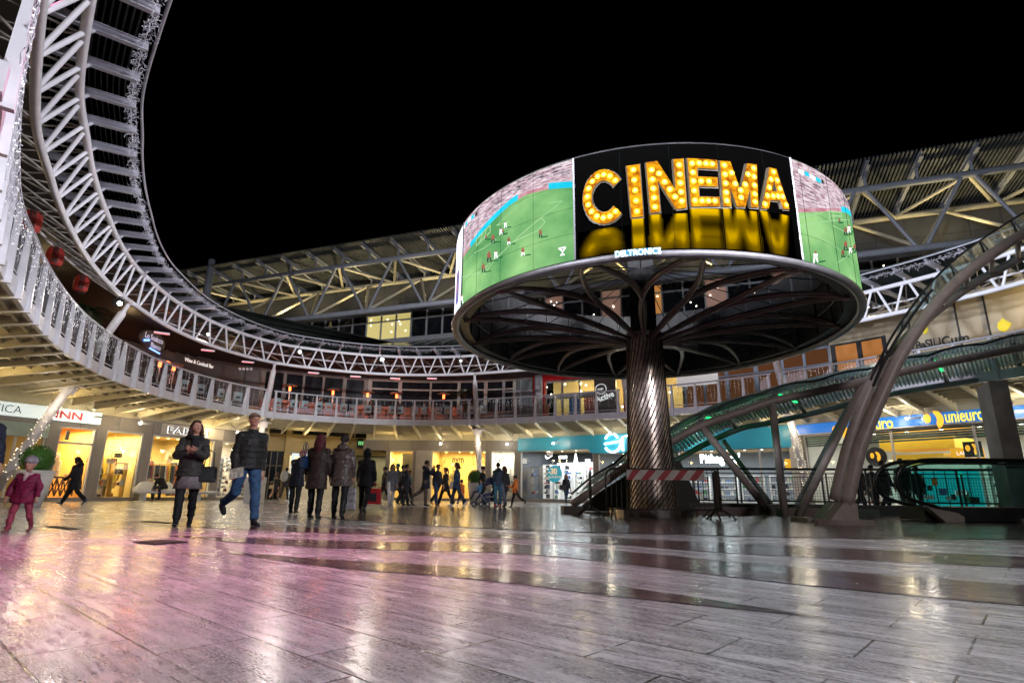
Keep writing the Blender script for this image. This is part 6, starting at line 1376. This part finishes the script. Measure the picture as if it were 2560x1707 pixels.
    for i in range(n):
        t=i/(n-1); z=zb+(.50-zb)*t; 
        r=[(-.40,.185,.15),(-.1,.165,.13),(.08,.14,.11),(.2,.15,.115),(.34,.165,.12),(.42,.15,.10),(.46,.115,.085),(.5,.07,.07)]
        for (z0_,a0,b0),(z1_,a1,b1) in zip(r,r[1:]):
            if z<=z1_ or z1_==.5: f=max(0,min(1,(z-z0_)/(z1_-z0_))); ra,rb=a0+(a1-a0)*f,b0+(b1-b0)*f; break
        if z<-.4: ra,rb=.185-(z+.4)*.1,.15-(z+.4)*.1
        w_=1+(pf*.075*abs(math.sin(z*PI/.085)) if pf else 0); P.append(up(z) if z>-.05 else pel+V((0,0,z))+T@V((0,0,0))); Rr.append((ra*ft*fit*w_,rb*ft*w_))
    b.tube(P,Rr,18)
    for k in(0,1):
        pts=[];rr=[]; A=[sh[k]+(up(.3)-sh[k])*.12,E[k],W[k]-(W[k]-E[k])*.06]; m_=16
        for i in range(m_):
            t=i/(m_-1)*2; j=min(int(t),1); pts.append(A[j].lerp(A[j+1],t-j)); rr.append((.064-.012*t)*ft*(1+(pf*.11*abs(math.sin(i*1.25)) if pf else .02*math.sin(i*2.1))))
        b.tube(pts,rr,12); b.tube([up(.475,0,sh[k].x*.25),sh[k]+V((0,0,.002))],[.055,.06*ft],10); b.ball(sh[k],.062*ft,10,8)
    if coll: b.tube([up(.44),up(.545,-.0)],[(.105,.09),(.072,.075)],12)
    S(b); fuse(b,vox,'coat',cl(cc,cs),L)
    if hood or hair[0]=='hoodup':
        b=MB(); b.ball(up(.52,.09),(.13,.085,.09),12,8) if hair[0]!='hoodup' else (b.ball(H(0,.035,.01),(.115*hs,.12*hs,.14*hs),14,10),b.tube([up(.44),up(.56,.02)],[.13,.1],12)); S(b); fuse(b,vox,'hood',cl(cc,cs),L)
    if skirt:
        b=MB(); c2,z1_=skirt; b.tube([pel+V((0,0,z1_-.93)),pel+V((0,0,(z1_-.93)*.5)),pel+V((0,0,.05))],[(.225,.185),(.19,.155),(.15,.12)],20); S(b); b.build('skirt',cl(c2),None); o=col.objects[-1]; o.parent=L; o.data.polygons.foreach_set('use_smooth',[True]*len(o.data.polygons))
    if scarf:
        b=MB(); b.tube([up(.5)+V((.105*math.cos(t),.1*math.sin(t)-.015,.015*math.sin(2*t))) for t in [i*PI/8 for i in range(16)]],.042,8,closed=True); b.tube([up(.5,-.11,.02),up(.36,-.15,.03),up(.25,-.15,.02)],[(.05,.03),(.06,.025),(.05,.02)],8); S(b); fuse(b,vox*.8,'scarf',cl(scarf,.8),L)
    st,hcx=hair[:2]
    if st!='hoodup':
        b=MB(); 
        if st=='beanie': b.ball(H(0,.008,.056),(.094*hs,.108*hs,.096*hs),16,10); b.tube([H(0,.008,.03),H(0,.008,.06)],[(.099*hs,.112*hs)]*2,16)
        elif st=='cap':
            b.ball(H(0,.008,.058),(.085*hs,.1*hs,.072*hs),16,10); b.hexa([H(-.055,-.07,.052),H(.055,-.07,.052),H(.07,.0,.05),H(-.07,.0,.05),H(-.05,-.165,.048),H(.05,-.165,.048),H(.06,-.02,.075),H(-.06,-.02,.075)])
        else:
            b.ball(H(0,.018,.03),(.085*hs,.098*hs,.098*hs),16,12); b.ball(H(0,-.045,.085),(.06*hs,.045*hs,.03*hs),12,8)
            for sg in(-1,1): b.ball(H(.068*sg,.0,.02),(.022*hs,.05*hs,.05*hs),8,6)
        if st in('long','longpart'):
            ln=hair[2] if len(hair)>2 else .3
            for sg in(-1,1): b.tube([H(.07*sg,.0,.05),H(.088*sg,.01,-.06),H(.09*sg,-.01,-.06-ln*.5),H(.07*sg,.0,-.06-ln)],[.03,.036,.035,.016],8)
            b.tube([H(0,.06,.04),H(0,.09,-.06),H(0,.115,-.06-ln*.5),H(0,.12,-.06-ln)],[(.08,.05),(.1,.05),(.1,.04),(.06,.02)],10)
        if st=='tail': b.ball(H(0,.11,.03),(.035,.04,.04),8,6); b.tube([H(0,.12,.02),H(0,.15,-.08),H(0,.13,-.2)],[.03,.035,.015],8)
        S(b); fuse(b,vox*.6,{'cap':'cap','beanie':'beanie'}.get(st,'hair'),cl(hcx,.6),L,None,2)
    L['hands']=0; del L['hands']
    M=Matrix.Translation((x,y,z0))@Matrix.Rotation(rz,4,'Z')
    return L,[M@(w_*s) for w_ in W],M,s
def at(u,v,rzd): p=atz(u,v); return p.x,p.y,R(rzd)
def P_(label,u,v,h,rz,**k): x,y,r=at(u,v,rz); return person(label,x,y,h,r,**k)
BLK=(.012,.012,.015)
# woman with hands clasped, black tote bag
_,W,M,s=P_('woman in a grey puffer jacket and grey skirt walking with clasped hands',455,1314,1.63,24,legs=((12,5,-1),(-12,16,-1)),arms=((30,12,88,48),(34,10,84,46)),coat=((.036,.033,.031),.80,1.22,1.3),pants=BLK,shoes=BLK,boots=True,skirt=((.16,.145,.15),.60),hair=('long',(.035,.012,.01),.16),scarf=BLK,hy=26,hp=-10,vox=.011,fit=1.)
def bag(name,label,c,sz,m,rz=0,handle=.25,grp=None,top=None,cat='bag'):
    L=thing(name,label,cat,c,grp); Mz=Matrix.Rotation(rz,3,'Z'); x,y,z=[k/2 for k in sz]; b=MB(); f=lambda a,d,e:Vector(c)+Mz@Vector((a,d,e))
    b.hexa([f(-x,-y,-z),f(x,-y,-z),f(x,y,-z),f(-x,y,-z),f(-x*.9,-y*.4,z),f(x*.9,-y*.4,z),f(x*.9,y*.4,z),f(-x*.9,y*.4,z)]); o=b.build('bag_body',m,L)
    mod=o.modifiers.new('b','BEVEL'); mod.width=min(sz)*.25; mod.segments=2
    for d in(-.3,.3): b=MB(); b.tube([f(-x*.5,y*d,z),f(-x*.4,y*d,z+handle*.8),f(0,y*d,z+handle),f(x*.4,y*d,z+handle*.8),f(x*.5,y*d,z)],.009,6); b.build('strap',m,L,True)
    return L
leather=mat('black_leather',(.008,.008,.009),.42,noise_s=9,bump=.3)
bag('tote_bag','large black leather tote bag hanging at the elbow of the woman in grey',M@Vector((.27*s,-.04,.82*s)),(.28,.13,.25),leather,R(24),.26)
# man in cap
_,W,M,s=P_('man in a tan cap, black quilted jacket and blue jeans walking past',603,1315,1.77,48,legs=((-16,50,1),(14,5,1)),arms=((-6,8,30,-2),(-10,8,22,0)),coat=((.014,.014,.014),.86,1.2,1.1),pants=(.03,.075,.16),shoes=BLK,hair=('cap',(.20,.13,.09)),hy=-4,hp=-8,vox=.011,fit=1.1,sole=(.3,.3,.3))
p=W[0]; b=MB(); n=Vector((0.55,-.83,0)); sd=Vector((.83,.55,0)); c=p+Vector((.06,-.06,-.03)); b.hexa([c-sd*.10+Vector((0,0,-.12)),c+sd*.10+Vector((0,0,-.07)),c+sd*.10+n*.012+Vector((0,0,-.07)),c-sd*.10+n*.012+Vector((0,0,-.12)),c-sd*.10+Vector((0,0,.03)),c+sd*.09+Vector((0,0,.08)),c+sd*.09+n*.012+Vector((0,0,.08)),c-sd*.10+n*.012+Vector((0,0,.03))]); tag(b.build('leaflet',mat('leaflet_paper',(.26,.25,.19),.6,noise_s=22,noise_a=.7)),'folded patterned leaflet in the hand of the man in the cap','leaflet')
# toddler
P_('toddler in a magenta puffer jacket, grey hat and pink trousers walking toward the viewer',40,1331,.93,12,legs=((10,6,5),(-12,16,5)),arms=((4,26,10,-4),(2,24,12,-4)),coat=((.15,.010,.045),.72,1.4,1.3),pants=(.30,.05,.085),shoes=(.25,.08,.1),hair=('beanie',(.22,.22,.24)),scarf=(.45,.40,.38),hs=1.5,vox=.009,fit=1.1,sole=(.4,.4,.4))
# man at frame edge
P_('person in a dark padded jacket cut off by the left edge of the picture',-105,1322,1.74,60,legs=((10,5),(-14,20)),coat=((.012,.014,.03),.75,1.25,1),hair=('beanie',(.015,.015,.03)),vox=.013,fit=1.15)
# phone woman
_,W,M,s=P_('woman in a black hooded coat striding left while looking at a phone',178,1262,1.66,-88,legs=((30,4,0),(-26,22,0)),arms=((28,6,62,4),(12,8,40,0)),coat=((.014,.014,.016),.62,1.25,.3),pants=BLK,shoes=(.05,.06,.08),sole=(.6,.6,.6),hair=('long',(.012,.01,.01),.06),hp=18,hood=True,vox=.014,lean=3)
b=MB(); b.box(W[0]+Vector((-.09,0,.02)),(.14,.07,.01),0); tag(b.build('phone',mat('phone_black',(.02,.02,.03),.1,emit=.2,ec=(.6,.7,1))),'smartphone held out by the woman in the hooded coat','phone')
# seated man on the bench
_q=pln(412,1200,BN_(0,-.02,0),BN_(3,-.02,0)); x,y=_q.x,_q.y; _,W,M,s=person('man in black sitting hunched on the white bench over a phone',x,y,1.74,R(-12),legs=((72,82,9),(78,84,9)),arms=((42,6,48,16),(42,6,48,16)),lean=42,coat=((.012,.012,.016),.84,1.15,.2),hp=26,vox=.016)
b=MB(); b.box((W[0]+W[1])/2+Vector((0,-.08,0)),(.08,.14,.012)); tag(b.build('phone',mat('phone_black')),'smartphone held by the man sitting on the bench','phone')
# walking group, seen from behind
P_('person with a pink patterned hat and dark coat, head bowed, left in the group',733,1283,1.58,178,legs=((-6,4,1),(6,4,1)),arms=((30,4,40,20),(30,4,40,20)),coat=((.010,.012,.022),.70,1.2,.2),hair=('beanie',(.42,.12,.17)),hp=34,lean=14,vox=.014,boots=True,fit=1.05)
_,W,M,s=P_('woman with long reddish hair in a long dark brown coat',783,1296,1.69,178,legs=((-5,3,2),(10,8,2)),arms=((6,9,25,0),(0,14,40,-10)),coat=((.035,.02,.018),.60,1.22,0),hair=('long',(.07,.012,.016),.22),vox=.012,boots=True,pants=BLK,fit=1.05)
bag('shoulder_bag','shiny dark blue shoulder bag of the woman with reddish hair',M@Vector((.26*s,.10,1.12*s)),(.14,.32,.26),mat('blue_leather',(.01,.03,.08),.2,noise_s=6),0,.28)
_,W,M,s=P_('woman in a shiny brown quilted coat with a dark ponytail',845,1296,1.69,182,legs=((-9,10,2),(6,3,2)),arms=((4,12,10,0),(2,16,35,10)),coat=((.085,.062,.055),.66,1.28,1),cs=.32,hair=('tail',(.018,.012,.012)),vox=.012,boots=True,pants=BLK,fit=1.0,hood=True)
wr=max(W,key=lambda p:p.x)
bag('plastic_bag','crumpled grey plastic bag in the hand of the woman in brown',wr+Vector((-.02,0,-.42)),(.24,.14,.46),mat('plastic_bag',(.20,.18,.19),.3,noise_s=16,noise_a=.6,bump=.6),.2,.1)
_,W,M,s=P_('person in a long black coat with the hood up carrying a red bag',908,1282,1.62,176,legs=((-14,18,2),(12,4,2)),arms=((6,10,12,0),(4,9,10,0)),coat=((.012,.012,.015),.72,1.25,.5),hair=('hoodup',BLK),vox=.014,pants=BLK,fit=1.08)
wr=max(W,key=lambda p:p.x)
bag('shopping_bag','bright red paper shopping bag with a black patch beside the hooded person',wr+Vector((.03,-.02,-.36)),(.36,.12,.40),mat('red_paper',(.6,.015,.02),.45,noise_s=4),.15,.12)
p=wr+Vector((.0,-.10,-.38)); b=MB(); b.box(p,(.18,.02,.2),.15); tag(b.build('paper_carrier',M_dark),'small black carrier in front of the red shopping bag','bag')
P_('small girl like figure in a black dress with a tan purse, far behind the group',686,1250,1.5,170,coat=(BLK,.5,1.05,0),pants=(.35,.2,.14),hair=('long',(.05,.025,.015),.1),vox=.022)
p=atz(680,1250); bag('purse','small tan purse behind the walking group',Vector((p.x-.05,p.y-.15,.72)),(.26,.08,.2),mat('tan_leather',(.4,.28,.18),.5),0,.2)
P_('person with a pale backpack half hidden behind the bowed figure',709,1254,1.62,185,coat=((.03,.03,.03),.8,1.1,0),pants=(.06,.05,.04),shoes=(.5,.5,.5),vox=.022)
p=atz(708,1254); b=MB(); b.ball(Vector((p.x,p.y-.22,1.2)),(.2,.13,.28),12,9); tag(b.build('backpack',mat('pale_pack',(.42,.4,.36),.6,noise_s=9)),'pale grey backpack worn behind the bowed figure','backpack')
# far crowd before the boutique
far=[('man in a dark jacket standing by the green passage wall',958,1259,1.62,-60,dict(coat=(BLK,.8,1.12,0))),
('woman in a long grey coat and white trousers',976,1263,1.62,25,dict(coat=((.13,.13,.135),.62,1.1,0),pants=(.6,.6,.6),shoes=(.6,.6,.6),hair=('long',(.03,.02,.015),.1),legs=((14,4,2),(-14,12,2)))),
('person in a grey coat with a teal hat in the boutique crowd',990,1262,1.66,-30,dict(coat=((.15,.15,.14),.62,1.1,0),hair=('beanie',(.02,.22,.22)))),
('person in a dark olive coat with a shoulder bag in the boutique crowd',1002,1262,1.62,60,dict(coat=((.04,.045,.035),.75,1.1,0),pants=(.04,.07,.12))),
('tall person in black at the right of the boutique crowd',1011,1263,1.62,80,dict(coat=(BLK,.7,1.1,0))),
('girl in a denim blue jacket beside the cream shop door',1020,1262,1.42,100,dict(coat=((.06,.10,.16),.7,1.1,0),hair=('long',(.2,.09,.04),.1))),
('man in a black parka taking a photograph, mid stride',1062,1265,1.72,85,dict(coat=((.010,.011,.02),.66,1.2,0),pants=(.09,.06,.05),hood=True,arms=((60,10,110,25),(55,10,110,25)),legs=((4,2,1),(-30,30,1)),sole=(.6,.6,.6))),
('man in a dark jacket looking up, left of the olive coat',1091,1264,1.62,55,dict(coat=((.012,.014,.022),.8,1.15,0),pants=(.02,.04,.09),shoes=(.2,.07,.03),legs=((8,3,2),(-20,20,2)))),
('woman in an olive coat with a pale handbag before the camouflage jacket',1112,1263,1.56,-55,dict(coat=((.045,.04,.03),.66,1.1,0),hair=('tail',(.08,.03,.02)),legs=((20,4,1),(-20,18,1)))),
('long haired man in a teal jacket walking in front of the boutique',1140,1266,1.66,-75,dict(coat=((.015,.05,.09),.72,1.12,0),hair=('long',(.06,.03,.02),.08),shoes=(.6,.6,.6),pants=(.02,.03,.05),legs=((14,3,1),(-16,20,1)))),
('child in an orange hooded jacket beside the man in teal',1152,1266,1.02,165,dict(coat=((.55,.14,.02),.78,1.3,.2),pants=(.01,.02,.04),shoes=(.6,.6,.6),hood=True,hs=1.25)),
('person in black with a black beanie behind the stroller',1205,1262,1.66,70,dict(coat=((.012,.012,.012),.66,1.2,0),hair=('beanie',BLK))),
('man in a navy hooded top and jeans with red shoes seen from behind',1244,1267,1.66,-172,dict(coat=((.022,.035,.06),.84,1.12,0),pants=(.03,.09,.14),shoes=(.35,.02,.04),hood=True,arms=((20,8,50,10),(8,8,20,0)),legs=((2,2,1),(-4,6,1)))),
('woman in a long black coat right of the man in navy',1260,1267,1.56,-150,dict(coat=((.015,.014,.018),.66,1.1,0),hair=('long',(.05,.015,.015),.14),pants=(.08,.09,.12))),
('boy in an orange hooded jacket striding left',1288,1268,1.2,-88,dict(coat=((.60,.15,.02),.80,1.25,.2),pants=(.02,.017,.015),shoes=(.04,.05,.08),sole=(.6,.6,.6),hood=True,hs=1.15,legs=((16,4,1),(-32,24,1)),arms=((30,6,70,0),(8,6,40,0)))),
('woman in a navy jacket with a black bag before the shoe racks',1416,1257,1.62,20,dict(coat=((.014,.017,.03),.82,1.12,0),hair=('long',(.14,.05,.02),.1),pants=(.03,.06,.12),legs=((20,3,3),(-22,10,3))))]
for lb,u,v,h,rz,k in far: P_(lb,u,v,h,rz,vox=.02,**k)
p=atz(1409,1257); bag('handbag','black handbag of the woman before the shoe racks',Vector((p.x-.05,p.y-.2,.86)),(.4,.16,.28),leather,0,.15)
p=atz(1118,1263); bag('handbag','pale handbag of the woman in the olive coat',Vector((p.x+.22,p.y-.15,.8)),(.3,.12,.3),mat('pale_leather',(.4,.36,.34),.5),.5,.2)
p=atz(1188,1266); person('small child in a light blue jacket sitting in the stroller',p.x+.15,p.y,.95,R(-88),legs=((78,60,4),(70,50,4)),arms=((30,6,30,0),(30,6,30,0)),coat=((.05,.16,.28),.8,1.3,0),pants=(.03,.035,.05),hs=1.4,vox=.02,z0=.28,lean=-14)
# people behind the escalator railing
for lb,u,Yp,h,rz,c in (('man with glasses in black left of the escalator handrail',2153,19.4,1.70,30,BLK),('short person in black between the two men behind the railing',2187,19.7,1.58,170,(.02,.02,.02)),('man with dark glasses beside the escalator handrail',2216,19.6,1.72,20,BLK),('person in dark clothes above the escalator handrail',2264,20.4,1.84,160,(.015,.02,.02)),('person in dark blue behind the escalator glass',2300,18.9,1.52,190,(.01,.02,.03))):
    q=aty(u,1240,Yp); person(lb,q.x,q.y,h,R(rz),coat=(c,.75,1.15,0),vox=.022)
# guests on the terrace
rnd=random.Random(5); G=[]
cc=[(.02,.02,.02),(.05,.01,.012),(.02,.025,.05),(.06,.05,.04),(.1,.03,.02),(.03,.03,.03),(.02,.02,.03),(.04,.02,.02)]; cn=['black','dark red','dark blue','brown','rust','charcoal','navy','maroon']
for k,s_ in enumerate([tb[0]+.5,tb[1]+.6,tb[2]+.7,tb[3]+.5,tb[4]+.7,tb[5]+.6,tb[6]+.6,tb[7]+.5]):
    q=cur(s_,1.9 if k%2 else .55,TZ); n=cur(s_,1)-cur(s_); a=math.atan2(n.y,n.x)+(PI/2 if k%2==0 else -PI/2)
    person('seated terrace guest in %s, %s from the raking column'%(cn[k],ORD[k]),q.x,q.y,1.66,a+rnd.uniform(-.4,.4),legs=((78,80,4),(78,80,4)),arms=((30,8,50,6),(30,8,60,6)),coat=(cc[k],.82,1.1,0),vox=.026,z0=TZ,group='seated guests on the heated terrace',hair=('long' if k%3==0 else 'short',(.02,.014,.01)))
for k,(s_,c) in enumerate(((sA+5.2,(.03,.05,.08)),(sA+7.6,(.06,.02,.02)))):
    q=cur(s_,1.6,TZ); n=cur(s_,1)-cur(s_); person('seated guest in %s behind the glass below the cocktail bar'%['blue grey','dark red'][k],q.x,q.y,1.66,math.atan2(n.y,n.x)-PI/2,legs=((78,80,4),(78,80,4)),coat=(c,.82,1.1,0),vox=.026,z0=TZ)
# ================================================================== LIGHT
def sp(loc,aim,e,c=(1,.95,.9),spot=90,size=.6): return lamp('SPOT',loc,e,c,size,aim,spot,.7,name='floodlight_beam')
# unseen fill spots added behind and beside the viewer to brighten floor and steel
sp(cur(2.,-1.4,8.2),(-3.2,5.4,0),3900,(1,.24,.5),56)
sp(cur(4.,.2,8.2),(.5,8.5,0),700,(1,.25,.5),40)
sp((13.,-3.,8.2),(2.2,2.6,0),9500,(.92,.93,1),62)
sp((3.,-8.,8.2),(1.2,1.5,0),3600,(.93,.92,1),46)
sp((9.,-7.,8.),(7.,12.,2.2),2200,(1,.93,.9),34)
sp((16.5,14.,8.0),(-13.,19.,7.2),9500,(.90,.90,1),40)
sp((14.,4.,8.2),(-11.5,13.,7.2),8500,(.90,.90,1),42)
sp((8.,-3.,8.2),(-9.,9.5,7.8),4600,(.90,.90,1),44)
sp((9.,-2.,8.2),(-4.,33.,6.6),19000,(.95,.95,1),34)
sp((-6.,4.,8.2),(14.,22.,6.8),14000,(.90,.92,1),40)
sp((2,-4,8.),(-13.,29.,6.6),8500,(.97,.97,1),30)
# warm strips under the balcony
for i in range(17):
    s=4.+i*(LT-6)/16; lamp('POINT',cur(s,1.9,3.55),28,(1,.74,.32) if s<sC else (1,.84,.54),.12,name='soffit_light')
# warm uplights in the roof truss
for i in range(10):
    x=8+i*(GL-12)/9; p=gp(x,1.6,ZGB+.6); sp(p,gp(x,2.6,ZGT+1),520,(1,.82,.42),140,.3)
sp((4.,2.,8.),gp(GL*.35,0,ZGB+2),9000,(.85,.9,1),50); sp((4.,6.,8.),gp(GL*.8,0,ZGB+1),7500,(.75,.85,1),60)  # two cool spots added over the plaza to brighten the truss front
for i in range(3): lamp('POINT',cur(sC+4+i*3,OF+1,7.6),90,(1,.75,.35),.2,name='gym_light')
lamp('POINT',cur(sE+8.4,OF-1.6,8.0),150,(1,.76,.32),.15,name='wall_washer'); lamp('POINT',cur(sE+11.6,OF-1.6,8.0),110,(1,.76,.32),.15,name='wall_washer')
for i in range(6): lamp('POINT',cur(3+i*(sB-4)/5,2.6,7.9),14,(1,.72,.35),.15,name='gallery_light')
